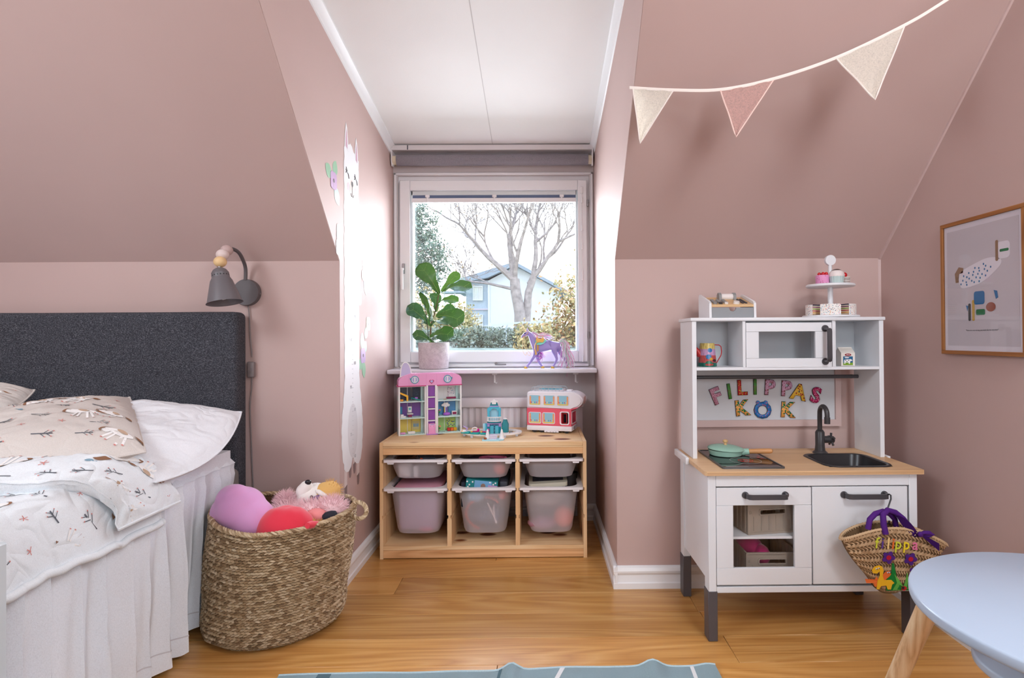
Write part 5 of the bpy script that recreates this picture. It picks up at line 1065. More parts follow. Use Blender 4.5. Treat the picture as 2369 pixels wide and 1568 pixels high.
bal = obj('balcony', MB().prism([(bx_+0.034*math.cos(a), by_-0.006-0.020*math.sin(a)) for a in [k*PI/16 for k in range(17)]], z0+0.060, z0+0.066, XY(0)), ICE2, cst)
mb = MB(); pth = [(bx_+0.034*math.cos(a), by_-0.006-0.020*math.sin(a)) for a in [k*PI/12 for k in range(13)]]
mb.tube([(x, y, z0+0.088) for x, y in pth], 0.0022, 6); mb.tube([(x, y, z0+0.069) for x, y in pth], 0.0026, 6); obj('balcony_rail', mb, DWW, bal) if False else sub('balcony_rail', mb, DWW, bal)
for x, y in pth: sub('baluster', MB().cyl((x, y, z0+0.067), (x, y, z0+0.088), 0.0018, n=6), DWW, bal)
for dx in (-0.027, 0.027): obj('upper_pillar', MB().box(bx_+dx-0.006, bx_+dx+0.006, by_-0.006, by_+0.008, z0+0.060, z0+0.132, 0.002), ICE, cst)
P = [(-0.026, 0.132), (-0.034, 0.124), (-0.034, 0.118), (-0.020, 0.118)] + [(-0.017*math.cos(a), 0.112+0.017*math.sin(a)) for a in [k*PI/12 for k in range(13)]] + [(0.020, 0.118), (0.034, 0.118), (0.034, 0.124), (0.026, 0.132), (0.022, 0.140), (-0.022, 0.140)]
obj('arch', MB().prism([(bx_+a, z0+b) for a, b in P], 0, 0.010, XZ(by_-0.005)), ICE, cst)
obj('niche_back', MB().box(bx_-0.021, bx_+0.021, by_+0.010, by_+0.014, z0+0.060, z0+0.135), ICEL, cst)
obj('lilac_band', MB().box(bx_-0.022, bx_+0.022, by_-0.008, by_+0.012, z0+0.138, z0+0.142), LAV, cst)
obj('spire_base', MB().prism([(bx_-0.021, z0+0.142), (bx_+0.021, z0+0.142), (bx_+0.014, z0+0.160), (bx_-0.014, z0+0.160)], 0, 0.014, XZ(by_-0.006)), ICE2, cst)
mb = MB(); mb.box(bx_-0.018, bx_-0.008, by_-0.008, by_-0.002, z0+0.158, z0+0.166, 0.002); sub_ = obj('snow_cap', mb, DWW, cst); obj('snow_cap', MB().box(bx_+0.008, bx_+0.018, by_-0.008, by_-0.002, z0+0.158, z0+0.166, 0.002), DWW, cst)
obj('crown', MB().prism([(bx_-0.010, z0+0.150), (bx_+0.010, z0+0.150), (bx_+0.010, z0+0.166), (bx_, z0+0.175), (bx_-0.010, z0+0.166)], 0, 0.006, XZ(by_-0.012)), DWW, cst)
tw = [(0.017, z0+0.012), (0.0175, z0+0.052), (0.013, z0+0.062), (0.009, z0+0.076)]
ts = obj('side_tower', MB().lathe(tw, (bx_+0.054, by_, 0), 8), ICE2, cst); sub('tower_cap', MB().lathe([(0.011, z0+0.076), (0.009, z0+0.080), (0.004, z0+0.082)], (bx_+0.054, by_, 0), 12), DWW, ts); sub('tower_base', MB().box(bx_+0.036, bx_+0.072, by_-0.016, by_+0.012, z0+0.002, z0+0.012, 0.001), DWW, ts)
sub('tower_strip', MB().box(bx_+0.036, bx_+0.070, by_-0.018, by_-0.016, z0, z0+0.005), DM, ts)
for x, c in ((-0.050, ICEL), (-0.041, ICE)): obj('ice_column', MB().lathe([(0.006, z0+0.016), (0.006, z0+0.050), (0.004, z0+0.055)], (bx_+x, by_+0.005, 0), 8), c, cst)
for s2, dxx in ((-1, -0.030), (1, 0.036)):
    hp = obj('snowy_peak', MB().lathe([(0.014, z0+0.006), (0.011, z0+0.014), (0.0085, z0+0.024), (0.006, z0+0.036), (0.004, z0+0.047), (0.0001, z0+0.050)], (tcx+0.020+dxx*1.0, 2.672, 0), 10), DWW, cst)
obj('step_base', MB().prism([(tcx-0.032, 2.640), (tcx+0.045, 2.636), (tcx+0.066, 2.655), (tcx+0.066, 2.69), (tcx-0.032, 2.69)], 0, 0.006, XY(z0)), ICEL, cst)
for k in range(3): st_ = obj('step', MB().box(tcx+0.000, tcx+0.034, 2.650+0.010*k, 2.690, z0+0.006+0.006*k, z0+0.0115+0.006*k, 0.0006), DWW, cst); sub('step_line', MB().box(tcx+0.000, tcx+0.034, 2.6495+0.010*k, 2.650+0.010*k, z0+0.0105+0.006*k, z0+0.0118+0.006*k), MATS['brick_orchid'], st_)
obj('brown_figure', MB().box(tcx-0.026, tcx-0.012, 2.645, 2.655, z0+0.006, z0+0.015, 0.002), toyc('brown', (160, 90, 50)), cst)
slg = thing('toy_sleigh', (-0.315, 2.735, TH), 'turquoise and white toy sleigh train with magenta seats beside the toy castle', 'toy sleigh')
for k, (x, y) in enumerate(((-0.352, 2.745), (-0.305, 2.722), (-0.258, 2.712))):
    bd_ = obj('hull', MB().box(x-0.022, x+0.022, y-0.012, y+0.012, z0+0.019, z0+0.029, 0.003, 2, rot=Matrix.Rotation(-0.35+0.15*k, 3, 'Z')), mat('teal_hull2', (10, 160, 160), 0.3), slg)
    if k: sub('seat', MB().box(x-0.012, x+0.018, y-0.010, y+0.010, z0+0.029, z0+0.034, 0.002), DM, bd_); sub('seat_back', MB().box(x+0.010, x+0.020, y-0.010, y+0.010, z0+0.030, z0+0.045, 0.003), mat('magenta_seat', (206, 20, 140), 0.3), bd_)
    sub('gold_trim', MB().box(x-0.020, x-0.012, y-0.012, y-0.006, z0+0.029, z0+0.036, 0.001), mat('gold_brick', (226, 170, 90), 0.3), bd_)
obj('prow', MB().ball((-0.362, 2.742, TH+0.031), (0.018, 0.010, 0.007), 14), DWW, slg)
obj('lilac_crest', MB().tube([(-0.350, 2.74, z0+0.034), (-0.344, 2.74, z0+0.044), (-0.354, 2.74, z0+0.050), (-0.366, 2.74, z0+0.056)], [0.004, 0.004, 0.003, 0.001], 6), LAV, slg)
obj('arch_handle', MB().tube([(-0.322, 2.73, z0+0.032), (-0.318, 2.73, z0+0.046), (-0.308, 2.73, z0+0.050), (-0.298, 2.73, z0+0.046), (-0.296, 2.73, z0+0.034)], 0.003, 6), DWW, slg)

# ------------------------------------------------------------------ toy bus
ba = math.atan2(2.82-2.885, 0.1555+0.0635)
bus = thing('toy_bus', (-0.0635, 2.885, TH), 'red and white double-decker toy camper bus on the right of the storage unit', 'toy bus', rz=ba, wc=False)
BW = mat('bus_white', (238, 234, 240), 0.25); BR = mat('bus_coral', (234, 92, 112), 0.3); BT = mat('bus_tyre', (30, 28, 32), 0.6)
L_, D_ = 0.229, 0.112
obj('chassis', MB().box(0, L_+0.003, -0.003, D_+0.003, 0.011, 0.036, 0.004, 2), BW, bus)
# lower deck as a shell with openings
mb = MB(); mb.box(0.0, L_-0.054, 0, D_, 0.036, 0.122, 0.002); mb.box(L_-0.054, L_-0.001, 0.006, D_-0.006, 0.036, 0.040); mb.box(L_-0.054, L_, 0, D_, 0.104, 0.122, 0.002)
mb.box(L_-0.054, L_-0.049, 0, 0.004, 0.036, 0.106); mb.box(L_-0.013, L_, 0, 0.004, 0.036, 0.106, 0.001); mb.box(L_-0.050, L_-0.012, 0, 0.004, 0.036, 0.046); mb.box(L_-0.054, L_, D_-0.004, D_, 0.036, 0.106)
mb.box(L_-0.004, L_, 0, 0.012, 0.036, 0.106); mb.box(L_-0.004, L_, D_-0.012, D_, 0.036, 0.106); mb.box(L_-0.004, L_, 0.01, D_-0.01, 0.036, 0.046)
obj('lower_deck', mb, BR, bus)
# upper deck with a rounded nose
P = [(0.0, 0.122), (0.0, 0.195), (0.004, 0.202), (0.014, 0.205), (L_+0.000, 0.205)] + [(L_-0.002+0.058*math.sin(t_), 0.1635+0.0415*math.cos(t_)) for t_ in [k*PI/14 for k in range(1, 14)]] + [(L_-0.004, 0.122)]
sec = lambda a, b, d: Vector((a, d, b)); up = MB(); up.prism(P, 0.001, D_-0.001, sec); bmesh.ops.bevel(up.bm, geom=[e for e in up.bm.edges if abs(e.verts[0].co.y-e.verts[1].co.y) < 1e-5], offset=0.007, segments=3, affect='EDGES'); ud = obj('upper_deck', up, BW, bus, ang=50)
obj('coral_lip', MB().prism([(L_-0.03, 0.1225), (L_, 0.1225), (L_+0.035, 0.131), (L_+0.030, 0.126), (L_, 0.117), (L_-0.03, 0.117)], 0.004, D_-0.004, sec), BR, bus)
obj('porthole', MB().prism([(0.5*D_+0.023*math.cos(t_), 0.1635+0.020*math.sin(t_)) for t_ in [2*PI*k/24 for k in range(24)]], 0, 0.0035, lambda a, b, d: Vector((L_+0.0537+d, a, b))), mat('porthole_pink', (196, 164, 160), 0.2), bus)
def bus_window(x0, x1, z0_, z1_, frame, nm='side_window'):
    F = lambda a, b, d: Vector((a, -d, b)); r = 0.006
    w_ = obj(nm, MB().prism(rrect(x0, x1, z0_, z1_, r, 4), 0, 0.0012, F), mat('window_sky', (150, 200, 218), 0.15), bus); e_ = 0.0125*(x1-x0)/0.06
    for a, b in ((x0+0.0015, x0+0.009), (x1-0.009, x1-0.0015)): obj('curtain', MB().box(a, b, -0.0016, -0.001, z0_+0.004, z1_-0.004), dots('curtain_orange', (238, 150, 100), (250, 200, 130), 420, 0.35), w_)
    obj('ledge', MB().box(x0+0.0018, x1-0.0018, -0.0018, -0.001, z0_+0.001, z0_+0.0065), mat('ledge_yellow', (232, 206, 96), 0.4), w_)
    for k in range(5):
        x = x0+0.010+(x1-x0-0.020)*k/4; c = ((214, 40, 90), (240, 214, 120), (60, 150, 160))[k % 3]; mb = MB(); mb.box(x-0.0007, x+0.0007, -0.0017, -0.0011, z0_+0.006, z0_+0.012); mb.prism(circ(x, z0_+0.014, 0.0026, 10), 0.0012, 0.0018, F); obj('flower', mb, mat('bus_flower%d' % (k % 3), c, 0.5), w_)
    obj('window_surround', MB().ring(rrect(x0-0.0025, x1+0.0025, z0_-0.0025, z1_+0.0025, r+0.002, 4), rrect(x0, x1, z0_, z1_, r, 4), 0, 0.0022 if frame else 0.0014, F), BW, w_)
for x0 in (0.014, 0.088, 0.158): bus_window(x0, x0+0.058, 0.138, 0.186, False)
for x0 in (0.013, 0.084): bus_window(x0, x0+0.060, 0.048, 0.100, True)
obj('window_surround', MB().ring(rrect(L_-0.058, L_-0.010, 0.043, 0.109, 0.009, 4), rrect(L_-0.0525, L_-0.0145, 0.048, 0.104, 0.007, 4), 0, 0.003, lambda a, b, d: Vector((a, -d+0.0005, b))), BW, bus)
obj('windscreen_surround', MB().ring(rrect(0.006, D_-0.006, 0.044, 0.108, 0.008, 4), rrect(0.011, D_-0.011, 0.049, 0.103, 0.007, 4), 0, 0.002, lambda a, b, d: Vector((L_+d, a, b))), BW, bus)
obj('driver_seat', MB().box(L_-0.048, L_-0.030, 0.04, 0.065, 0.042, 0.092, 0.004, 2), mat('toy_navy', (22, 28, 46)), bus); obj('inner_door', MB().ring(rrect(L_-0.050, L_-0.026, 0.045, 0.098, 0.002, 2), rrect(L_-0.046, L_-0.030, 0.05, 0.093, 0.001, 2), 0.02, 0.024, sec), mat('inner_red', (190, 30, 40), 0.4), bus)
obj('toy_blanket', MB().prism([(0.02, 0.042), (0.085, 0.042), (0.06, 0.080), (0.04, 0.092)], 0, 0.006, lambda a, b, d: Vector((L_-0.02+d, a, b))), mat('steel_blue', (110, 150, 176), 0.6), bus)
for x in (0.036, 0.075, 0.203):
    for y in (0.008, D_-0.018): w_ = obj('wheel', MB().cyl((x, y, 0.0125), (x, y+0.010, 0.0125), 0.0125, n=20), BT, bus); 
obj('side_step', MB().box(0.092, 0.165, -0.006, 0.004, 0.004, 0.012, 0.001), BW, bus)
for x in (0.105, 0.125, 0.138, 0.152): obj('step_slot', MB().box(x-0.004, x+0.004, -0.0064, -0.006, 0.0065, 0.0085), mat('slot_grey', (120, 122, 130), 0.5), bus)
for y in (0.052,): obj('headlight', MB().prism(circ(y, 0.023, 0.014, 20, 0.008), 0, 0.002, lambda a, b, d: Vector((L_+0.003+d, a, b))), mat('light_grey', (156, 152, 156), 0.3), bus)
RK = mat('rack_grey', (176, 186, 194), 0.3)
for y in (0.014, D_-0.016):
    mb = MB(); pts = [(0.020, y, 0.205), (0.022, y, 0.219), (0.030, y, 0.226), (0.175, y, 0.226), (0.185, y, 0.219), (0.187, y, 0.205)]; mb.tube(pts, 0.0019, 6); mb.tube([(0.03, y, 0.2135), (0.18, y, 0.2135)], 0.0013, 6); rk = obj('roof_rail', mb, RK, bus)
    for k in range(8): obj('rail_post', MB().cyl((0.036+0.0185*k, y, 0.204), (0.036+0.0185*k, y, 0.226), 0.0012, n=6), RK, rk)
obj('roof_pool', MB().prism(rrect(0.045, 0.18, 0.02, D_-0.02, 0.012, 4), 0.2055, 0.214, XY(0)), BW, bus); obj('pool_water', MB().prism(rrect(0.052, 0.173, 0.024, D_-0.024, 0.010, 4), 0.214, 0.2146, XY(0)), mat('pool_blue', (80, 200, 224), 0.15), bus)
obj('roof_hatch', MB().box(0.195, 0.222, 0.04, 0.075, 0.205, 0.213, 0.003, 2), BW, bus)
for z in (0.075, 0.122): obj('rear_hook', MB().cyl((-0.008, 0.05, z), (0, 0.05, z), 0.006, n=10), MATS['brick_crystal'], bus)

# ------------------------------------------------------------------ wall lamp by the bed
LG = mat('lamp_grey', (110, 106, 110), 0.4); LGD = mat('lamp_grey_dark', (92, 86, 88), 0.5)
lp = thing('wall_lamp', (-1.159, YK, 1.187), 'grey wall lamp with wooden beads on its curved arm above the headboard', 'wall lamp')
wp = obj('wall_plate', MB().lathe([(0.0510, 0), (0.0525, 0.003), (0.0525, 0.021), (0.0505, 0.025), (0.0001, 0.0255)], (-1.159, YK-0.0005, 1.187), 48, rot=Matrix.Rotation(PI/2, 3, 'X')), LGD, lp)
sub('screw', MB().cyl((-1.108, 2.286, 1.182), (-1.1055, 2.286, 1.182), 0.003, n=10), MAT_S if False else MET, wp)
arm = [Vector(p) for p in ((-1.1595, 2.276, 1.235), (-1.1564, 2.27, 1.2805), (-1.154, 2.245, 1.3116), (-1.1555, 2.215, 1.3364), (-1.1648, 2.185, 1.3450), (-1.170, 2.16, 1.3357), (-1.175, 2.14, 1.3164), (-1.173, 2.12, 1.2857))]
ac = crm(arm, 6); obj('arm', MB().tube(ac, 0.0068, 14), LGD, lp)
for c, r, cl_ in (((-1.1704, 2.160, 1.3357), 0.0218, (196, 170, 166)), ((-1.1751, 2.140, 1.3164), 0.0225, (224, 206, 202)), ((-1.173, 2.120, 1.2870), 0.0225, (232, 196, 144))):
    obj('bead', MB().ball(c, (r, r, r*0.9), 24), mat('bead%d' % cl_[0], cl_, 0.5), lp)
sc_ = Vector((-1.1735, 2.115, 1.264)); sr_ = Matrix.Rotation(math.radians(-11), 3, 'Y') @ Matrix.Rotation(math.radians(-4), 3, 'X')
obj('socket_joint', MB().cyl(sc_ + Vector((0, 0, 0.006)), sc_ - Vector((0, 0, 0.004)), 0.006, n=12), MET, lp)
prof = [(0.0001, 0.0), (0.012, -0.001), (0.021, -0.008), (0.0255, -0.017), (0.028, -0.0225), (0.0275, -0.024), (0.0285, -0.042), (0.0295, -0.044), (0.035, -0.056), (0.055, -0.146), (0.0578, -0.1475), (0.0578, -0.149), (0.053, -0.1455), (0.034, -0.060), (0.026, -0.045), (0.012, -0.010), (0.0001, -0.008)]
prof = [(r*1.06, z*0.885) for r, z in prof]
sh = obj('lamp_shade', MB().lathe(prof, sc_, 48, rot=sr_), LG, lp, ang=30)
for k in range(18):
    a = 2*PI*k/18; p = Vector((0.0292*math.cos(a), 0.0292*math.sin(a), -0.0292)); d = Vector((math.cos(a), math.sin(a), 0))
    sub('vent_hole', MB().cyl(sc_ + sr_ @ (p - d*0.001), sc_ + sr_ @ (p + d*0.0006), 0.0024, n=10), BLK, sh)
sub('bulb', MB().ball(sc_ + sr_ @ Vector((0, 0, -0.09)), (0.022, 0.022, 0.03), 16), mat('bulb_white', (236, 232, 226), 0.3), sh)
CB = mat('cable_grey', (128, 118, 118), 0.5)
cb = [Vector(p) for p in ((-1.157, 2.290, 1.136), (-1.153, 2.292, 1.10), (-1.150, 2.292, 1.02), (-1.144, 2.292, 0.95), (-1.1425, 2.292, 0.93))]
obj('cable', MB().tube(crm(cb, 5), 0.0026, 8), CB, lp)
sw = obj('switch', MB().box(-1.157, -1.129, 2.278, 2.2955, 0.850, 0.912, 0.005, 3), CB, lp); sub('switch_button', MB().cyl((-1.143, 2.279, 0.882), (-1.143, 2.2765, 0.882), 0.008, n=20), CB, sw)
cb = [Vector(p) for p in ((-1.143, 2.292, 0.852), (-1.145, 2.292, 0.80), (-1.151, 2.292, 0.74), (-1.147, 2.292, 0.62), (-1.143, 2.292, 0.50), (-1.1385, 2.292, 0.40), (-1.138, 2.292, 0.20), (-1.138, 2.291, 0.10))]
obj('cable', MB().tube(crm(cb, 5), 0.0026, 8), CB, lp)

# ------------------------------------------------------------------ bed
bed = thing('bed', (-1.80, 1.30, 0), 'bed with charcoal fabric headboard and gathered white valance at the left', 'bed')
CH = fabric('charcoal_tweed', (50, 52, 61), 700, 0.6, 0.22, contrast=(112, 112, 118))
hb_ = MB(); hb_.box(-2.62, -1.158, 2.205, 2.288, 0.10, 1.108, 0.022, 4)
for v in hb_.bm.verts:
    p = v.co
    if p.y < 2.24: p.y += 0.004*math.cos((p.z-0.83)*9)
bmesh.ops.subdivide_edges(hb_.bm, edges=[e for e in hb_.bm.edges if e.calc_length() > 0.3], cuts=30, use_grid_fill=True)
for v in hb_.bm.verts:
    p = v.co
    if p.z > 1.08: p.z += 0.004*nz(p.x*3, 1)
    if p.y < 2.22: p.y += 0.004*nz(p.x*4, p.z*4) + (0.006 if abs(p.z-0.835) < 0.02 else 0)
obj('headboard', hb_, CH, bed)
obj('bed_base', MB().box(-2.55, -1.215, 0.35, 2.20, 0.06, 0.40, 0.01), mat('base_grey', (122, 116, 112), 0.9), bed)
obj('base_corner', MB().box(-1.25, -1.138, 2.135, 2.20, 0.10, 0.515, 0.025, 4), mat('base_grey', (122, 116, 112), 0.9), bed)
SHEET = fabric('white_sheet', (236, 241, 248), 700, 0.12, 0.02)
def mat_surf(u, v): return None
mt_ = MB(); mt_.box(-2.55, -1.150, 0.36, 2.14, 0.40, 0.592, 0.045, 5); obj('mattress', mt_, SHEET, bed)
sv = MB()
def skirt(u, v):
    y = 2.15 - 1.75*u; ph = y*84 + 5.0*nz(y*5, 0.3) + 1.4*nz(y*11, v*0.8); k = 0.25 + 0.75*v
    amp = 0.021*k; dent = max(0, min(1, (y-1.80)/0.10))*0.052*min(1, 0.12+v*1.1)
    x = -1.122 + 0.004*v + amp*(1-2*abs(math.sin(ph*0.5))**0.75) + amp*0.35*math.sin(ph*1.3+1) + 0.006*nz(y*9, v*3) - dent
    z = 0.542 - 0.51*v + (0.008*math.sin(ph) if v > 0.98 else 0) + 0.012*math.sin(y*2.6+1.0)*v
    if v < 0.04: x -= 0.006
    return Vector((x, y, z))
sv.grid(skirt, 460, 26); 
# end return towards the headboard
sv.grid(lambda u, v: skirt(0, v) + Vector((-0.10*u, 0.015*u, 0)), 8, 26)
sk = obj('valance', sv, SHEET, bed, normals=False)
sub('valance_band', MB().grid(lambda u, v: skirt(u, 0.0) + Vector((0.003-0.022*v, 0, 0.020*v)), 200, 2), SHEET, sk)
sub('valance_hem', MB().grid(lambda u, v: skirt(u, 0.90+0.008*v) + Vector((0.0014, 0, 0)), 460, 1), mat('hem_grey', (208, 208, 214), 0.9), sk)  # narrow, slightly greyer line along the hem
fs_ = MB(); fs_.grid(lambda u, v: Vector((-2.3+1.150*u + 0.0, 2.13-0.95*v, 0.594+0.010*nz(u*7, v*6)+0.004*nz(u*20, v*22)) if u < 0.97 else (-1.142, 2.13-0.95*v, 0.594-0.05*(u-0.97)/0.03)), 70, 50); obj('fitted_sheet', fs_, SHEET, bed)
one('white_cupboard', MB().box(-1.072, -0.8255, 0.86, 0.90, 0.0, 0.6905, 0.004), mat('cabinet_white', (206, 214, 218), 0.45), 'edge of a plain white cupboard at the left of the picture before the bed', 'cupboard')

# prints: flat motifs that follow a surface F(u, v)
MOT = [mat('print_white', (244, 242, 240), 0.9), mat('print_brown', (142, 102, 76), 0.9), mat('print_tan', (196, 168, 144), 0.9), mat('print_dark', (96, 100, 108), 0.9), mat('print_red', (210, 136, 128), 0.9), mat('print_blue', (130, 164, 182), 0.9)]
def motifs(F, su, sv_, spots, parent, e=0.0016):
    mb = MB()
    def poly(P, mi, u0, v0, a, s_, lift=0):
        mb.mi = mi; pts = []
        ca, sa = math.cos(a), math.sin(a)
        for x, y in P:
            X, Y_ = (x*ca-y*sa)*s_, (x*sa+y*ca)*s_; u, v = u0+X/su, v0+Y_/sv_
            p = F(u, v); n = (F(u+0.004, v)-p).cross(F(u, v+0.004)-p).normalized()
            if n.z < -0.2: n = -n
            pts.append(p + n*(e+lift))
        n = len(pts); c = sum(pts, Vector())/n; mb.faces([c]+pts, [(0, 1+i, 1+(i+1) % n) for i in range(n)])
    E2 = lambda cx, cy, rx, ry, n=12, t=0: [(cx+rx*math.cos(q)*math.cos(t)-ry*math.sin(q)*math.sin(t), cy+rx*math.cos(q)*math.sin(t)+ry*math.sin(q)*math.cos(t)) for q in [2*PI*k/n for k in range(n)]]
    def crescent(cx, cy, r, a0, a1, w): 
        o_ = [(cx+r*math.cos(a0+(a1-a0)*k/8), cy+r*math.sin(a0+(a1-a0)*k/8)) for k in range(9)]; i_ = [(cx+(r-w*math.sin(PI*k/8)-0.1*w)*math.cos(a0+(a1-a0)*k/8), cy+(r-w*math.sin(PI*k/8)-0.1*w)*math.sin(a0+(a1-a0)*k/8)) for k in range(9)]
        return o_, i_
    def strip(P, Q, mi, *a):
        for k in range(len(P)-1): poly([P[k], P[k+1], Q[k+1], Q[k]], mi, *a)
    def line(p, q, w, mi, *a):
        d = Vector((q[0]-p[0], q[1]-p[1])).normalized(); n = Vector((-d.y, d.x))*w/2; poly([(p[0]+n.x, p[1]+n.y), (p[0]-n.x, p[1]-n.y), (q[0]-n.x, q[1]-n.y), (q[0]+n.x, q[1]+n.y)], mi, *a)
    for kind, u0, v0, a, s_ in spots:
        A = (u0, v0, a, s_)
        if kind == 'h':
            poly(E2(0, 0, 0.5, 0.24), 0, *A); poly(E2(-0.48, 0.14, 0.26, 0.15, t=0.7), 0, *A)
            for x, y in ((0.3, 0.8), (0.5, 0.65), (-0.1, 0.75), (-0.3, 0.7)): line((x*0.6, 0.1), (x, y), 0.09, 0, *A); poly(E2(x, y, 0.05, 0.04, 6), 4, *A, 0.0004)
            poly(E2(0.0, -0.14, 0.24, 0.12, t=0.3), 2, *A, 0.0005); P, Q = crescent(-0.42, 0.08, 0.34, 1.9, 4.4, 0.12); strip(P, Q, 1, *A, 0.0006)
            P, Q = crescent(0.55, 0.05, 0.36, -2.1, -0.5, 0.16); strip(P, Q, 1, *A, 0.0006)
        elif kind == 't':
            line((-0.5, 0), (0.5, 0.06), 0.09, 3, *A)
            for x, y, q in ((-0.1, 0.02, 0.5), (0.05, 0.03, -0.5), (0.2, 0.04, 0.45), (0.3, 0.04, -0.35)): line((x, y), (x+0.22, y+q*0.6), 0.045, 3, *A); poly(E2(x+0.24, y+q*0.62, 0.045, 0.045, 6), 4, *A)
        elif kind == 'r':
            for k in range(5): an = k*1.25; line((0, 0), (0.34*math.cos(an), 0.34*math.sin(an)), 0.07, 4, *A)
        else: poly(E2(0, 0, 0.3, 0.18), 5, *A); line((-0.2, 0), (-0.5, 0.1), 0.12, 5, *A)
    o = sub('printed_motif', mb, MOT, parent, smooth=False, normals=False); o['kind'] = 'stuff'; return o
def scatter(u0, u1, v0, v1, nu, nv, rot, seed, sh=0.052):
    rr = random.Random(seed); out = []; k = 0
    for j in range(nv):
        for i in range(nu):
            k += 1; kind = ('h', 't', 'r', 'h', 't', 't', 'r')[(i*3+j*2) % 7]; kind = 'b' if k % 13 == 6 else kind
            u = u0+(u1-u0)*(i+0.5+(0.35 if j % 2 else -0.1)+rr.uniform(-.15, .15))/nu; v = v0+(v1-v0)*(j+0.5+rr.uniform(-.15, .15))/nv
            if u < u1 and v < v1: out.append((kind, u, v, rot+rr.uniform(-.6, .6), sh*(1.0 if kind == 'h' else (0.75 if kind == 't' else 0.5))*rr.uniform(.85, 1.15)))
    return out
def pillow_fn(A, B, Cc, D, thick, seed, wr=0.010, bulge=0):
    A, B, Cc, D = Vector(A), Vector(B), Vector(Cc), Vector(D); up = (B-A).cross(D-A).normalized()
    if up.z < 0: up = -up
    rdir = (B-A).normalized()
    def F(u, v, side=1):
        uu, vv = min(1, max(0, u)), min(1, max(0, v)); p = A.lerp(B, uu).lerp(D.lerp(Cc, uu), vv)
        m, n_ = abs(2*uu-1), abs(2*vv-1); puff = ((1-m**3.2)*(1-n_**3.2))**0.55
        cen = A.lerp(Cc, 0.5); pinch = 1 - 0.06*(n_**4)*(1-m**2) - 0.05*(m**4)*(1-n_**2); p = cen + (p-cen)*(0.5+0.5*pinch if True else 1)
        if bulge and uu > 0.5: p = p + rdir*bulge*(1-n_*n_)*(2*uu-1)**3 + Vector((0, 0, -bulge*0.7))*(1-(n_)**2)*(2*uu-1)**3
        w_ = wr*1.7*(nz(uu*4+seed, vv*4, seed) + 0.6*abs(nz(uu*9+seed+vv*5, vv*7, seed)) + 0.5*abs(nz(uu*20+vv*8, vv*12, seed)) + 0.9*max(0, m-0.7)*math.sin(vv*40+seed)*0.6)
        return p + up*(side*thick*puff + w_*puff*(1 if side > 0 else 0.3))
    return F
def pillow(nm, corners, thick, m_, lab, seed, spots=None, su=0.6, sv_=0.5):
    t = thing(nm, tuple(corners[0]), lab, 'pillow'); F = pillow_fn(*corners, thick, seed, bulge=0.05 if nm == 'white_pillow' else 0.01)
    mb = MB(); mb.grid(lambda u, v: F(u, v, 1), 70, 56); mb.grid(lambda u, v: F(u, v, -0.75), 70, 56); bmesh.ops.remove_doubles(mb.bm, verts=mb.bm.verts, dist=0.0008)
    c = obj('pillow_case', mb, m_, t)
    seam = [F(k/24, 0) for k in range(25)] + [F(1, k/20) for k in range(1, 21)] + [F(1-k/24, 1) for k in range(1, 25)] + [F(0, 1-k/20) for k in range(1, 20)]
    sub('seam', MB().tube(seam, 0.0028, 6, closed=True), m_, c)
    if spots: motifs(F, su, sv_, spots, c)
    return t, F
BEI = fabric('printed_beige_cotton', (214, 206, 200), 800, 0.10, 0.02, crease=0.25); DUV = fabric('printed_pale_cotton', (234, 239, 243), 800, 0.14, 0.02, crease=0.6); WPI = fabric('white_cotton', (238, 240, 245), 800, 0.12, 0.02, crease=0.6)
pillow('white_pillow', ((-1.80, 2.15, 0.755), (-1.080, 2.09, 0.738), (-1.075, 1.62, 0.602), (-1.72, 1.60, 0.61)), 0.072, WPI, 'plain white pillow leaning on the headboard, nearest the wall lamp', 2.0)
Fp = None
pillow('patterned_pillow', ((-1.99, 1.70, 0.655), (-1.440, 2.03, 0.800), (-1.092, 1.60, 0.690), (-1.62, 1.24, 0.625)), 0.088, BEI, 'beige pillow printed with white horses and twigs, in front of the white pillow', 5.0,
       scatter(0.04, 0.95, 0.05, 0.96, 7, 6, 0.3, 3))
pillow('patterned_pillow', ((-2.45, 2.06, 0.84), (-1.850, 2.12, 0.820), (-1.830, 2.00, 0.765), (-2.42, 1.80, 0.72)), 0.060, BEI, 'beige printed pillow whose corner shows at the far left behind the others', 9.0,
       [('h', 0.86, 0.5, 0.3, 0.066), ('r', 0.95, 0.35, 0, 0.025), ('t', 0.90, 0.75, 0.3, 0.037), ('h', 0.6, 0.3, 0.2, 0.062)])
# duvet: flat part and folded-back part
def duv(u, v):                               # u across the bed to its near side, v towards the viewer
    y = 1.68 - 1.30*v; s = u*1.34
    zt = 0.628 + 0.016*nz(s*5, y*5, 1) + 0.016*abs(nz(s*9+y*3, y*12, 2)) + 0.007*abs(nz(s*26, y*22+s*9, 3))
    e = -1.19; L = 1.11
    if s < L: x, z = -2.30 + s, zt
    else:
        a = (s-L)/0.23; x = e + 0.085*math.sin(min(a, 1)*PI/2) + 0.006*math.sin(y*23)*a; z = zt - 0.150*(1-math.cos(min(a, 1)*PI/2)) - 0.004*math.sin(y*17)*a
    return Vector((x, y, z))
dvt = thing('duvet', (-1.75, 1.0, 0.60), 'pale duvet printed with white horses and twigs, folded back below the pillows', 'duvet')
mb = MB(); mb.grid(duv, 150, 130); dm_ = obj('duvet_cover', mb, DUV, dvt)
sub('hem', MB().tube([duv(0.995, k/80) + Vector((0.004, 0, -0.012)) for k in range(81)], 0.0105, 10), DUV, dm_)
motifs(duv, 1.34, 1.30, scatter(0.62, 0.985, 0.02, 0.80, 6, 12, 2.9, 5, 0.056), dm_)
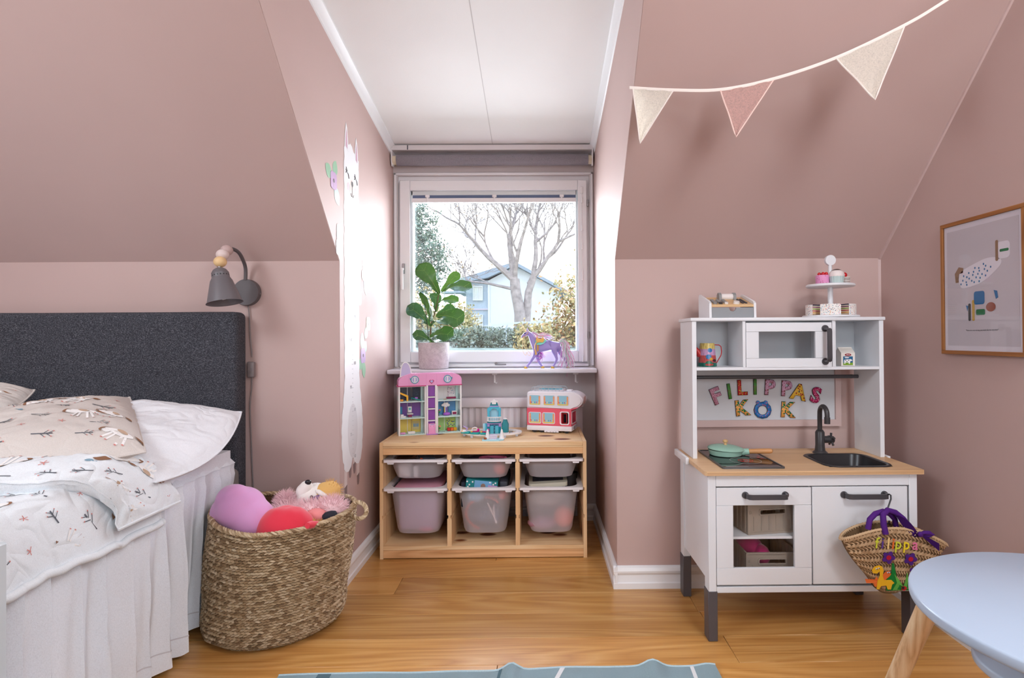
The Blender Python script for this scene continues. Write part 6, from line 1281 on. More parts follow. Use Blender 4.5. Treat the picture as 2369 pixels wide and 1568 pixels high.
def fold(u, w):                              # u along, w round the cross-section
    s = u*1.36; L = 1.12; a = max(0, (s-L)/0.24); x = -2.30 + min(s, L) + (0.098*math.sin(min(a, 1)*1.45) if a > 0 else 0)
    zc = 0.655 - 0.160*(1-math.cos(min(a, 1)*1.45)); yc = 1.415 + 0.195*max(0, min(1, (s-0.95)/0.36))
    hw = 0.112*(1+0.05*a) ; th = 0.037*(1-0.72*a**1.5) + 0.004
    q = 2*PI*w; cy_ = math.copysign(abs(math.cos(q))**0.75, math.cos(q)); cz_ = math.copysign(abs(math.sin(q))**0.8, math.sin(q))
    w_ = 0.012*nz(s*6, w*7, 4) + 0.016*abs(nz(s*12+w*4, w*12, 5)) + 0.007*abs(nz(s*30, w*22+s*7, 6)) - 0.006
    tx, tz = (math.sin(min(a, 1)*1.45)*0.9, math.cos(min(a, 1)*1.1)) if a > 0 else (0, 1)
    d = th*cz_ + (w_ if cz_ > -0.3 else 0)
    return Vector((x + tx*d, yc + hw*cy_ + w_*0.4, zc + tz*d))
mb = MB(); mb.grid(fold, 150, 56, cv=True); 
fo = obj('folded_edge', mb, DUV, dvt, normals=True)
sub('fold_seam', MB().tube([fold(k/90, 0.487) + Vector((0, -0.001, 0.004)) for k in range(60, 91)], 0.0022, 6), DUV, fo)
sub('fold_end', MB().tube([fold(1.0, k/40) for k in range(40)], 0.004, 6, closed=True), DUV, fo)
motifs(lambda u, w: fold(u, w), 1.36, 0.62, scatter(0.60, 0.985, 0.05, 0.52, 7, 5, 2.9, 8, 0.054), fo)

# ------------------------------------------------------------------ seagrass basket
bk = thing('wicker_basket', (-0.945, 2.06, 0), 'round braided seagrass basket with loop handles, full of soft toys beside the bed', 'basket')
def bsk(th, v, off=0):
    cx = -0.945 + 0.048*v; cy = 2.058 - 0.018*v; rx = 0.214+0.016*v; ry = 0.214+0.026*v
    bulge = 0.010*math.sin(v*PI)+ 0.010*math.exp(-((v-0.12)/0.12)**2) - 0.018*math.exp(-((th-(-0.5))/0.5)**2)*math.exp(-((v-0.42)/0.16)**2) - 0.022*max(0, 0.06-v)/0.06
    bulge += 0.004*nz(math.cos(th)*3, math.sin(th)*3, v*3)
    z = v*0.385 + v*(0.020*max(0, -math.cos(th)) + 0.012*math.cos(th)**2)
    r1, r2 = rx+bulge+off, ry+bulge+off
    return Vector((cx + r1*math.cos(th), cy + r2*math.sin(th), max(z, 0.0)))
s_ = NT('seagrass'); g = s_.n('NewGeometry'); r_ = s_.ramp(g, 'Random Per Island', [(0, (134, 108, 78)), (0.3, (178, 150, 114)), (0.65, (206, 182, 146)), (1, (230, 210, 178))]); n1 = s_.noise(s_.coord(), 420, 2)
s_.base(s_.mix(0.35, (r_, 0), (s_.ramp(n1, 0, [(0.3, (130, 110, 90)), (0.7, (255, 250, 240))]), 0), 'MULTIPLY')); s_.b.inputs['Roughness'].default_value = 0.75
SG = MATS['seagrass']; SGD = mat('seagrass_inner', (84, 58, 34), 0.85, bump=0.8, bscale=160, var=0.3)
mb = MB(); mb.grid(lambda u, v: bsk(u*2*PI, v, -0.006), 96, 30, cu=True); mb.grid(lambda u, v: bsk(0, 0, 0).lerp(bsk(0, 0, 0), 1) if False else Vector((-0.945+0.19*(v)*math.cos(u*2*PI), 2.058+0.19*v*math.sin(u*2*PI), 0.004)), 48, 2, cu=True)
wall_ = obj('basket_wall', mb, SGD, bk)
rows, cols = 44, 108; V = []; F = []
for i in range(rows):
    for j in range(cols):
        th = 2*PI*(j + (0.5 if i % 2 else 0) + R.uniform(-.1, .1))/cols; v = (i+0.5)/rows
        if math.sin(th) > 0.45 and v < 0.9: continue
        s2 = 1 if i % 2 else -1; hw = 2*PI/cols*0.74; hv = 0.5/rows; b0 = len(V); of = R.uniform(-0.0007, 0.0012)
        for a, w_, o_ in ((-1, 0.25, -0.003), (-0.45, 0.95, 0.002), (0.4, 1.0, 0.0028), (1, 0.30, -0.003)):
            c = bsk(th + a*hw, v + s2*a*hv*0.55); n = Vector((math.cos(th), math.sin(th), 0))
            V += [c + n*(o_*0.3-0.001) + Vector((0, 0, 0.0041*w_)), c + n*(o_+0.0040+of), c + n*(o_*0.3-0.001) - Vector((0, 0, 0.0041*w_))]
        for k in range(3): F += [(b0+3*k, b0+3*k+3, b0+3*k+4, b0+3*k+1), (b0+3*k+1, b0+3*k+4, b0+3*k+5, b0+3*k+2)]
q = obj('woven_strand', MB().faces(V, F), SG, bk, normals=False, ang=75); q['kind'] = 'stuff'
def braid(fn, n, r, nm, parent, turns, amp, closed=True, strands=3, mk=obj):
    mb = MB()
    for s2 in range(strands):
        pts = []
        for k in range(n + (0 if closed else 1)):
            t_ = k/n; p, t1, n1_ = fn(t_); b1 = t1.cross(n1_); ph = 2*PI*(t_*turns + s2/strands); pts.append(p + n1_*amp*math.cos(ph) + b1*amp*0.7*math.sin(ph))
        mb.tube(pts, r, 6, closed=closed)
    q = mk(nm, mb, SG, parent); q['kind'] = 'stuff'; return q
def rimf(t_): th = 2*PI*t_; p = bsk(th, 1.0); return p + Vector((0, 0, 0.004)), Vector((-math.sin(th), math.cos(th), 0)), Vector((math.cos(th), math.sin(th), 0))
braid(rimf, 300, 0.0050, 'braided_rim', bk, 46, 0.0055)
for nm, th, d in (('right', 0.0, 1), ('left', PI, -1)):
    c = bsk(th, 1.0) + Vector((d*0.028, -0.012, 0.000 if d > 0 else 0.012))
    def hf(t_, c=c, d=d):
        a = 2*PI*t_; e1 = Vector((d*0.93, -0.36, -0.10)).normalized(); e2 = Vector((0.12*d, 0.15, 0.98)).normalized() if d < 0 else Vector((0.05, 0.45, 0.88)).normalized()
        rr_ = (0.034, 0.034) if d > 0 else (0.016, 0.030)
        p = c + e1*rr_[0]*math.cos(a) + e2*rr_[1]*0.8*math.sin(a); t1 = (-e1*math.sin(a)*rr_[0]+e2*math.cos(a)*rr_[1]*0.8).normalized(); n1_ = (e1*math.cos(a)+e2*math.sin(a)).normalized(); return p, t1, n1_
    braid(hf, 90, 0.0042, 'loop_handle', bk, 11, 0.0042)

# ------------------------------------------------------------------ soft toys in the basket
def soft(name, mb, m_, parent, lvl=2):
    o = obj(name, mb, m_, parent); return o
PKP = mat('pink_plush', (226, 164, 216), 0.85, bump=0.25, bscale=260, sheen=0.4)
plu = thing('plush_toy', (-1.0, 1.96, 0.40), 'round smooth pink plush toy at the bed side of the basket', 'soft toy')
def lump(cs, n=40, m_=26, k=30):
    """smooth union of balls by casting rays from a centre"""
    c0 = Vector(cs[0][0])
    def f(u, v):
        a, b = u*2*PI, (v-0.5)*PI*0.995; d = Vector((math.cos(a)*math.cos(b), math.sin(a)*math.cos(b), math.sin(b))); best = 0; acc = 0; W = 0
        for c, r in cs:
            oc = Vector(c)-c0; t_ = oc.dot(d); h2 = oc.length_squared - t_*t_
            if h2 < r*r: best = max(best, t_ + math.sqrt(r*r-h2))
        return c0 + d*best
    mb = MB(); mb.grid(f, n, m_, cu=True)
    bmesh.ops.remove_doubles(mb.bm, verts=mb.bm.verts, dist=0.0006)
    for _ in range(3): bmesh.ops.smooth_vert(mb.bm, verts=mb.bm.verts, factor=0.5, use_axis_x=True, use_axis_y=True, use_axis_z=True)
    return mb
pb_ = obj('body', lump([((-1.000, 1.935, 0.428), 0.078), ((-1.046, 1.945, 0.420), 0.060), ((-1.030, 1.935, 0.462), 0.053), ((-0.962, 1.925, 0.400), 0.072), ((-1.012, 1.92, 0.475), 0.044)], 64, 44), PKP, plu)
sub('seam', MB().tube([(-1.064+0.006*math.sin(k*0.4), 1.885+0.0035*abs(k-8), 0.385+0.009*k) for k in range(3)], 0.0008, 5), mat('pink_seam', (206, 130, 196), 0.8), pb_)
red = thing('red_fleece', (-0.84, 1.87, 0.38), 'red fleece garment draped over the soft toys at the front of the basket', 'garment')
def fl_(u, v):
    th = 2*PI*u; r = v; x = -0.835 + 0.098*r*math.cos(th); y = 1.902 + 0.072*r*math.sin(th); h = max(0, 1-r**2.6)**0.5
    return Vector((x, y, 0.352 + 0.096*h - 0.02*(x+0.835)*2 + 0.003*nz(x*40, y*30)*h))
rf_ = MB(); rf_.grid(fl_, 48, 20, cu=True); obj('fleece', rf_, mat('red_fleece_m', (228, 46, 70), 0.85, bump=0.2, bscale=300, sheen=0.4), red)
obj('hem_fold', MB().tube([(-0.745+0.016*k*0.25, 1.845+0.012*k, 0.400-0.0025*k+0.004) for k in range(6)], [0.010, 0.012, 0.012, 0.011, 0.009, 0.006], 10), MATS['red_fleece_m'], red)
def fur(centers, n, L, m_, parent, seed=1, w_=0.0009, zmin=0.36):
    rr = random.Random(seed); V = []; F = []
    for c, r in centers:
        r = (r, r, r) if not isinstance(r, tuple) else r
        for _ in range(n):
            d = Vector((rr.gauss(0, 1), rr.gauss(0, 1), rr.gauss(0, 1))).normalized()
            if d.z < -0.3: continue
            p = Vector(c) + Vector((d.x*r[0], d.y*r[1], d.z*r[2])); t_ = (d + Vector((rr.uniform(-.6, .6), rr.uniform(-.6, .6), rr.uniform(-.5, .5)))).normalized(); l = L*rr.uniform(0.5, 1.2)
            sd = t_.orthogonal().normalized()*w_; b = len(V); m1 = p + d*l*0.45 + t_*l*0.1; V += [p-sd, p+sd, m1+sd*0.7, m1-sd*0.7, p + d*l*0.35 + t_*l*0.65]; F += [(b, b+1, b+2, b+3), (b+3, b+2, b+4)]
    q = obj('fur', MB().faces(V, F), m_, parent, normals=False); q['kind'] = 'stuff'; return q
PF = mat('pale_pink_fur', (244, 208, 212), 0.8); CF = mat('coral_plush', (240, 150, 150), 0.85)
flm = thing('plush_flamingo', (-0.78, 1.99, 0.39), 'fluffy pale pink plush bird with coral face and black beak tip in the basket', 'soft toy')
cs1 = [((-0.875, 2.02, 0.398), (0.070, 0.055, 0.030)), ((-0.795, 2.01, 0.402), (0.060, 0.05, 0.030)), ((-0.735, 2.02, 0.405), (0.050, 0.05, 0.034)), ((-0.900, 2.05, 0.425), (0.028, 0.02, 0.022))]
mb = MB()
for c, r in cs1: mb.ball(c, r, 20)
obj('body', mb, PF, flm); fur(cs1, 1400, 0.026, PF, flm, 3)
obj('face', MB().ball((-0.762, 1.965, 0.398), (0.038, 0.024, 0.026), 20), CF, flm); obj('beak_tip', MB().lathe([(0.0001, -0.014), (0.012, -0.011), (0.017, 0.0), (0.016, 0.018), (0.011, 0.032), (0.0001, 0.037)], (-0.722, 1.953, 0.398), 18, rot=Matrix.Rotation(1.25, 3, 'Y')), mat('black_plush', (34, 34, 46), 0.8), flm)
bear = thing('plush_paw', (-0.86, 1.95, 0.40), 'white plush paw lying between the pink toy and the red fleece', 'soft toy')
obj('paw', lump([((-0.878, 1.965, 0.402), 0.028), ((-0.905, 1.965, 0.400), 0.024), ((-0.845, 1.96, 0.396), 0.028)], 30, 20), mat('white_plush', (236, 232, 238), 0.9, bump=0.6, bscale=200), bear); obj('paw_pad', MB().ball((-0.920, 1.955, 0.398), (0.016, 0.012, 0.014), 12), mat('lilac_pad', (218, 180, 204), 0.8), bear)
WPL = mat('cream_plush', (240, 234, 228), 0.9, bump=0.5, bscale=300); GPL = mat('golden_plush', (224, 178, 106), 0.9, bump=0.5, bscale=300)
dog = thing('plush_dog', (-0.82, 2.10, 0.41), 'white and golden plush dog lying on its back with raised muzzle in the basket', 'soft toy')
hd_ = obj('head', lump([((-0.810, 2.085, 0.432), 0.048), ((-0.785, 2.09, 0.430), 0.046), ((-0.838, 2.065, 0.440), 0.034)], 36, 24), WPL, dog)
obj('muzzle', lump([((-0.843, 2.065, 0.455), 0.030), ((-0.835, 2.060, 0.472), 0.023)], 30, 20), WPL, dog); obj('nose', MB().ball((-0.825, 2.052, 0.491), (0.0115, 0.009, 0.0095), 16), mat('nose_black', (20, 20, 24), 0.15), dog)
obj('golden_patch', lump([((-0.775, 2.085, 0.436), 0.047), ((-0.762, 2.10, 0.448), 0.036)], 30, 20), GPL, dog); obj('brow', MB().ball((-0.775, 2.048, 0.452), (0.026, 0.012, 0.009), 14, rot=Matrix.Rotation(0.5, 3, 'Y')), WPL, dog)
ey = obj('eye_patch', MB().ball((-0.795, 2.038, 0.436), (0.020, 0.007, 0.0085), 16, rot=Matrix.Rotation(-0.65, 3, 'Y')), dots('sequins', (90, 70, 130), (210, 200, 230), 700, 0.35, [(210, 200, 230), (210, 90, 120), (60, 50, 120), (170, 60, 150)], 0.2), dog)
obj('eye', MB().ball((-0.806, 2.034, 0.444), (0.0055, 0.004, 0.0055), 12), mat('nose_black', (20, 20, 24), 0.15), dog); obj('paw', MB().ball((-0.868, 2.085, 0.432), (0.020, 0.018, 0.018), 14), WPL, dog)
fur([((-0.762, 2.10, 0.448), 0.034)], 260, 0.016, GPL, dog, 5)
tf = thing('plush_tuft', (-0.755, 1.93, 0.385), 'small golden fur tuft poking out beside the red fleece', 'soft toy'); obj('core', MB().ball((-0.742, 1.905, 0.382), (0.022, 0.018, 0.014), 12), GPL, tf); fur([((-0.742, 1.905, 0.382), (0.022, 0.018, 0.014))], 260, 0.016, GPL, tf, 6)
# hidden filling that carries the toys
one('folded_blanket', MB().box(-1.06, -0.76, 1.90, 2.20, 0.05, 0.36, 0.09, 4), mat('blanket_grey', (150, 140, 140), 0.9), 'grey folded blanket under the soft toys deep in the basket', 'blanket')

# ------------------------------------------------------------------ llama growth chart and flower stickers on the left dormer wall
LX = XL + 0.0006
def wall_poly(nm, P, m_, parent, lift=0.0, th=0.0006): return obj(nm, MB().prism(P, lift, lift+th, YZ(LX)), m_, parent, smooth=False)
lam = thing('llama_sticker', (XL, 2.45, 0.38), 'tall white llama growth chart sticker on the left dormer wall', 'wall sticker')
stk = lambda n, c: mat('sticker_'+n, c, 0.4)
SW = stk('white', (238, 238, 240))
Lp = []
for z, yl, yr in ((0.455, 2.375, 2.42), (0.50, 2.335, 2.575), (0.56, 2.320, 2.585), (0.62, 2.318, 2.590), (0.68, 2.325, 2.580), (0.74, 2.340, 2.565), (0.80, 2.352, 2.548)): Lp.append((z, yl, yr))
k = 0.80
while k < 1.76: k += 0.05; Lp.append((k, 2.358+0.003*math.sin(k*40), 2.540+0.003*math.sin(k*37)))
Lp += [(1.80, 2.352, 2.545), (1.84, 2.355, 2.535)]
left_ = []; right_ = []
for i in range(len(Lp)-1):
    for q in range(4):
        t_ = q/4; z = Lp[i][0]*(1-t_)+Lp[i+1][0]*t_; sc2 = 0.005*abs(math.sin(z*52)); left_.append((Lp[i][1]*(1-t_)+Lp[i+1][1]*t_-sc2, z)); right_.append((Lp[i][2]*(1-t_)+Lp[i+1][2]*t_+sc2, z))
crown = [(2.37, 1.850), (2.39, 1.868), (2.415, 1.862), (2.43, 1.874), (2.455, 1.868), (2.475, 1.850), (2.50, 1.848), (2.515, 1.835)]
crown = [(a, b-0.045) for a, b in crown]
left_ = [p for p in left_ if p[1] < 1.80]; right_ = [p for p in right_ if 0.502 < p[1] < 1.79]
body_ = [(2.455, 0.505), (2.43, 0.462), (2.40, 0.448), (2.37, 0.452), (2.345, 0.468)] + left_[3:] + crown + right_[::-1] + [(2.560, 0.470), (2.535, 0.455), (2.505, 0.458), (2.475, 0.475)]
wall_poly('llama_body', body_, SW, lam)
wall_poly('llama_belly', circ(2.455, 0.610, 0.062, 28, 0.115), stk('belly', (222, 220, 222)), lam, 0.0007, 0.0003)
for y, z in ((2.385, 1.795), (2.515, 1.775)):
    e_ = [(y-0.024, z), (y-0.020, z+0.05), (y-0.006, z+0.105), (y+0.008, z+0.085), (y+0.020, z+0.03), (y+0.022, z-0.01)]
    wall_poly('llama_ear', e_, SW, lam, 0.0002); wall_poly('inner_ear', [(y+(a-y)*0.5, z+0.005+(b-z)*0.72) for a, b in e_], stk('rose', (206, 168, 186)), lam, 0.0009, 0.0003)
wall_poly('llama_face', circ(2.452, 1.632, 0.028, 24, 0.048), stk('muzzle', (222, 208, 200)), lam, 0.0008, 0.0003)
for y in (2.405, 2.502): wall_poly('cheek', circ(y, 1.640, 0.014, 18, 0.017), stk('blush', (224, 200, 206)), lam, 0.0008, 0.0003)
SK = stk('charcoal', (70, 62, 62)); wall_poly('nose', [(2.444, 1.672), (2.464, 1.672), (2.468, 1.660), (2.455, 1.644), (2.442, 1.658)], SK, lam, 0.0012, 0.0003)
mb = MB(); mb.tube([(LX+0.0014, 2.454, 1.646), (LX+0.0014, 2.454, 1.612)], 0.0012, 5); mb.tube([(LX+0.0014, 2.436, 1.618), (LX+0.0014, 2.445, 1.606), (LX+0.0014, 2.454, 1.611), (LX+0.0014, 2.463, 1.606), (LX+0.0014, 2.472, 1.618)], 0.0013, 5); obj('mouth', mb, SK, lam)
for y in (2.398, 2.508):
    mb = MB(); mb.tube([(LX+0.0014, y-0.024, 1.690), (LX+0.0014, y-0.010, 1.698), (LX+0.0014, y+0.006, 1.690), (LX+0.0014, y+0.014, 1.674)], 0.0020, 5); mb.tube([(LX+0.0014, y-0.026, 1.704), (LX+0.0014, y-0.014, 1.696)], 0.0014, 5); mb.tube([(LX+0.0014, y-0.020, 1.714), (LX+0.0014, y-0.008, 1.698)], 0.0014, 5); obj('eyelash', mb, SK, lam)
for y, z, a in ((2.365, 0.452, 0), (2.42, 0.485, 0), (2.475, 0.490, 0), (2.525, 0.465, 0)):
    zz = z-0.095 if y in (2.365, 2.525) else z-0.06
    wall_poly('leg', [(y-0.017, zz+0.035), (y+0.017, zz+0.042), (y+0.019, z+0.01), (y-0.017, z+0.01)], stk('leg', (222, 206, 202)), lam, -0.0004, 0.0004); wall_poly('hoof', [(y-0.017, zz+0.035), (y+0.017, zz+0.042), (y+0.015, zz+0.004), (y+0.005, zz-0.008), (y-0.008, zz-0.006), (y-0.015, zz+0.008)], stk('hoof', (142, 122, 122)), lam, 0.0001, 0.0003)
TK = stk('grey', (176, 174, 178)); mb = MB(); z = 0.492; i = 0
while z < 1.545:
    l = 0.012 if i % 5 == 0 else 0.006; mb.box(LX+0.0008, LX+0.0012, 2.456-l, 2.456+l*0.4, z-0.0009, z+0.0009); z += 0.02; i += 1
q = obj('scale_tick', mb, TK, lam); q['kind'] = 'stuff'
for k in range(11):
    zz = 0.492+0.1*k; 
    if zz > 1.50: break
    s2 = 1 if k % 2 == 0 else -1
    text('scale_number', str(60+10*k), 0.020, Matrix.Translation((LX+0.0010, 2.456+s2*0.026, zz+0.004)) @ Matrix.Rotation(PI/2, 4, 'Z') @ FACE_Y, TK, lam, extrude=0.0002)
def petal(cy, cz, a, l, w_): return [(cy + math.cos(a)*l*t_ - math.sin(a)*w_*math.sin(PI*t_)**0.8*s2, cz + math.sin(a)*l*t_ + math.cos(a)*w_*math.sin(PI*t_)**0.8*s2) for s2, ts in ((1, [k/8 for k in range(9)]), (-1, [k/8 for k in range(7, 0, -1)])) for t_ in ts]
def flower(y, z, col, leaves, lab, cc=(120, 104, 116), s=1.0):
    t = thing('flower_sticker', (XL, y, z), lab, 'wall sticker', 'flower stickers beside the llama'); m_ = stk('p%d%d' % (col[0], col[2]), col)
    for k in range(4): wall_poly('petal', petal(y, z, k*PI/2+0.8, 0.042*s, 0.023*s), m_, t, 0.0007+0.00012*k, 0.0001)
    wall_poly('flower_centre', circ(y, z, 0.008*s, 12), stk('c%d' % cc[0], cc), t, 0.0014, 0.0002)
    for i_, (a, l, c) in enumerate(leaves): wall_poly('leaf', petal(y+0.020*math.cos(a), z+0.020*math.sin(a), a, l, 0.027*s), stk('l%d%d' % (c[0], c[2]), c), t, 0.00012*i_, 0.0001)
G1, G2, G3 = (150, 192, 160), (176, 216, 204), (160, 200, 178)
flower(2.235, 1.617, (196, 160, 200), [(1.25, 0.07, G1), (2.7, 0.075, G1), (-0.95, 0.085, G2)], 'lilac flower sticker with green leaves, topmost one left of the llama')
flower(2.300, 1.425, (206, 228, 232), [], 'pale blue flower sticker at the left edge of the dormer wall', (170, 196, 200)); flower(2.290, 1.365, (206, 228, 232), [], 'pale blue flower sticker just below its twin at the left of the llama', (170, 196, 200), 0.9)
flower(2.610, 1.290, (232, 224, 200), [(1.5, 0.08, G2), (-1.1, 0.08, (190, 226, 236))], 'cream flower sticker between two mint leaves, right of the llama', (170, 180, 190), 0.7)
flower(2.545, 1.180, (226, 206, 216), [], 'pale pink flower sticker at the right edge of the llama neck', (200, 190, 200), 0.9)
flower(2.680, 1.070, (234, 220, 170), [(-2.2, 0.065, G1)], 'yellow flower sticker, the one farthest right', (140, 130, 110), 0.9)
flower(2.600, 0.925, (190, 160, 204), [(1.7, 0.085, G3), (0.9, 0.06, G3), (-2.3, 0.06, G1), (-1.4, 0.085, G1)], 'purple flower sticker with four green leaves, lowest one right of the llama', (110, 90, 110))

# ------------------------------------------------------------------ potted fiddle-leaf fig
SZ = 0.838
pp = Vector((-0.5615, 3.065, SZ))
plant = thing('potted_plant', tuple(pp), 'young fiddle-leaf fig in a speckled white pot on the window sill', 'plant')
s_ = NT('speckled_pot'); co = s_.coord(); n1 = s_.noise(co, 260, 4, 0.7); n2 = s_.noise(co, 60, 3)
s_.base(s_.mix(0.6, (s_.ramp(n1, 0, [(0.30, (120, 104, 106)), (0.40, (222, 214, 216)), (1, (240, 236, 238))]), 0), (s_.ramp(n2, 0, [(0.3, (206, 196, 202)), (0.7, (244, 240, 240))]), 0), 'MULTIPLY')); s_.b.inputs['Roughness'].default_value = 0.85; s_.bump(n1, 0, 0.6, 0.002)
pot = obj('pot', MB().lathe([(0.0001, 0), (0.072, 0), (0.077, 0.004), (0.0805, 0.05), (0.0815, 0.138), (0.080, 0.141), (0.074, 0.139), (0.072, 0.118), (0.0001, 0.118)], pp, 48), MATS['speckled_pot'], plant)
sub('soil', MB().lathe([(0.0001, 0.128), (0.071, 0.126)], pp, 24), mat('potting_soil', (52, 38, 30), 0.95, bump=0.8, bscale=120), pot)
STM = mat('fig_stem', (112, 92, 62), 0.7); st_pts = crm([Vector(p) for p in ((-0.575, 3.06, 0.955), (-0.578, 3.06, 1.03), (-0.572, 3.06, 1.08), (-0.557, 3.06, 1.13), (-0.543, 3.06, 1.18), (-0.535, 3.06, 1.225), (-0.527, 3.06, 1.255))], 5)
obj('stem', MB().tube(st_pts, [0.0052-0.0028*k/len(st_pts) for k in range(len(st_pts))], 8), STM, plant)
obj('support_stick', MB().cyl((-0.581, 3.045, 0.96), (-0.606, 3.03, 1.232), 0.0021, n=6), mat('dark_stick', (46, 44, 44), 0.6), plant)
def leafmat(n, c, c2):
    s = NT(n); uvn = s.n('UVMap') if False else None; co = s.coord(); nn = s.noise(co, 30, 3); s.base((s.ramp(nn, 0, [(0.3, c), (0.7, c2)]), 0)); s.b.inputs['Roughness'].default_value = 0.35; s.b.inputs['Subsurface Weight'].default_value = 0.0; s.b.inputs['Transmission Weight'].default_value = 0.0
    tl = s.n('BsdfTranslucent'); tl.inputs[0].default_value = lin((80, 120, 42)); mx = s.n('MixShader'); mx.inputs[0].default_value = 0.10; s.l(s.b, 0, mx, 1); s.l(tl, 0, mx, 2); s.l(mx, 0, s.out, 0); return s.m
LF1, LF2, LF3 = leafmat('fig_leaf_green', (46, 80, 44), (60, 98, 54)), leafmat('fig_leaf_bright', (78, 124, 52), (96, 142, 62)), leafmat('fig_leaf_deep', (40, 78, 58), (54, 98, 70))
VN = mat('leaf_vein', (164, 190, 110), 0.5)
def fig_leaf(base, tip, w_, m_, nrm=(0, -1, 0.25), curl=0.25, droop=0.0, lab=None, fold_=0.12):
    w_ *= 1.22; b, t_ = Vector(base), Vector(tip); L = (t_-b).length; ax = (t_-b).normalized(); n_ = Vector(nrm); n_ = (n_ - ax*n_.dot(ax)).normalized(); sd = ax.cross(n_).normalized()
    def mid(s): return b + ax*L*s + n_*(L*curl*math.sin(s*PI)*0.5) + Vector((0, 0, -droop*L*s*s + droop*L*s))
    def wd(s): return w_*(0.08 + (0.50*s**0.6 + 0.62*s**1.6)*(1-s**7)**0.8*1.0 - 0.14*math.exp(-((s-0.38)/0.12)**2)) if s < 0.995 else 0.0
    def f(u, v):
        q = 2*u-1; m = mid(v); return m + sd*wd(v)*q + n_*(fold_*w_*abs(q)**1.3 + 0.05*w_*math.sin(v*22)*abs(q)**2) 
    mb = MB(); mb.grid(f, 10, 22); o = obj('leaf', mb, m_, plant, normals=False, ang=180)
    vb = MB(); vb.tube([mid(s) - n_*0.0008 + n_*0.0004 for s in [k/14 for k in range(15)]], [0.0016*(1-0.8*k/14) for k in range(15)], 5)
    for k in range(1, 6):
        s = k/6.5
        for q in (-1, 1): vb.tube([f(0.5, s) - n_*0.0006, f(0.5+0.22*q, min(0.97, s+0.08)) - n_*0.0006, f(0.5+0.42*q, min(0.97, s+0.13)) - n_*0.0006], [0.0008, 0.0006, 0.0003], 4)
    v = sub('vein', vb, VN, o, normals=False); v['kind'] = 'stuff'; return o
Y0 = 3.06
fig_leaf((-0.530, Y0, 1.235), (-0.632, Y0-0.03, 1.392), 0.052, LF1, (0.3, -1, 0.2), 0.30)
fig_leaf((-0.520, Y0, 1.250), (-0.425, Y0+0.02, 1.352), 0.030, LF2, (0.2, -1, 0.6), 0.15)
fig_leaf((-0.515, Y0-0.01, 1.238), (-0.345, Y0-0.06, 1.262), 0.046, LF1, (0, -0.75, 0.8), 0.34)
fig_leaf((-0.538, Y0-0.01, 1.180), (-0.415, Y0-0.07, 1.190), 0.036, LF2, (0, -0.7, 0.8), 0.35)
fig_leaf((-0.560, Y0-0.02, 1.095), (-0.603, Y0-0.06, 1.250), 0.034, LF1, (-0.9, -0.8, 0.3), -0.15, fold_=0.5)
fig_leaf((-0.550, Y0, 1.140), (-0.560, Y0+0.03, 1.245), 0.034, LF3, (0.5, -1, 0.2), 0.2)
fig_leaf((-0.583, Y0, 1.065), (-0.695, Y0-0.03, 1.172), 0.050, LF3, (0.3, -0.8, 0.6), 0.22)
fig_leaf((-0.540, Y0+0.01, 1.130), (-0.455, Y0+0.05, 1.165), 0.035, LF3, (0.2, -0.8, 0.5), 0.1)
fig_leaf((-0.548, Y0-0.01, 1.115), (-0.392, Y0-0.05, 1.083), 0.062, LF1, (0.1, -0.85, 0.6), 0.34)
fig_leaf((-0.572, Y0-0.02, 1.060), (-0.470, Y0-0.09, 1.066), 0.040, LF1, (0.4, -0.5, 0.8), 0.5)
fig_leaf((-0.580, Y0-0.01, 1.000), (-0.440, Y0-0.07, 1.012), 0.052, LF1, (0, -0.85, 0.7), 0.35)
fig_leaf((-0.565, Y0-0.01, 0.972), (-0.665, Y0-0.05, 1.022), 0.036, LF1, (0.1, -0.8, 0.7), 0.30)
fig_leaf((-0.560, Y0-0.02, 0.978), (-0.500, Y0-0.09, 0.985), 0.030, LF3, (0, -0.5, 0.8), 0.2)

# ------------------------------------------------------------------ toy unicorn
uni = thing('toy_unicorn', (0.03, 3.05, SZ), 'lilac toy unicorn with golden saddle and pale mane standing on the window sill', 'toy unicorn')
UL = mat('lilac_plastic', (158, 142, 206), 0.4); GD = mat('toy_gold', (226, 178, 90), 0.35); ys = 3.05; u0 = SZ
def U(x, z, y=0): return (x, ys + y, u0 + z)
V = [U(0.078, 0.128), U(0.035, 0.124), U(-0.008, 0.122), U(-0.028, 0.140), U(-0.040, 0.168), U(-0.052, 0.188), U(-0.070, 0.185), U(-0.086, 0.170), U(-0.094, 0.163),
     U(0.098, 0.122)]
Ed = [(0, 1), (1, 2), (2, 3), (3, 4), (4, 5), (5, 6), (6, 7), (7, 8), (0, 9)]; Rd = [0.029, 0.024, 0.028, 0.022, 0.017, 0.0150, 0.0135, 0.0085, 0.0065, 0.022]
def leg(root, pts, rs):
    i = root
    for p, r in zip(pts, rs): V.append(p); Rd.append(r); Ed.append((i, len(V)-1)); i = len(V)-1
leg(2, [U(-0.016, 0.090, -0.012), U(-0.028, 0.062, -0.013), U(-0.046, 0.035, -0.013), U(-0.062, 0.013, -0.013), U(-0.069, 0.006, -0.013)], [0.015, 0.009, 0.0065, 0.0052, 0.0065])
leg(2, [U(-0.012, 0.088, 0.014), U(-0.010, 0.060, 0.014), U(-0.002, 0.036, 0.014), U(0.012, 0.014, 0.014), U(0.017, 0.007, 0.014)], [0.014, 0.0085, 0.0070, 0.0052, 0.0062])
leg(0, [U(0.082, 0.092, -0.013), U(0.089, 0.066, -0.014), U(0.094, 0.048, -0.014), U(0.084, 0.026, -0.014), U(0.073, 0.008, -0.014)], [0.017, 0.0092, 0.0072, 0.0058, 0.0068])
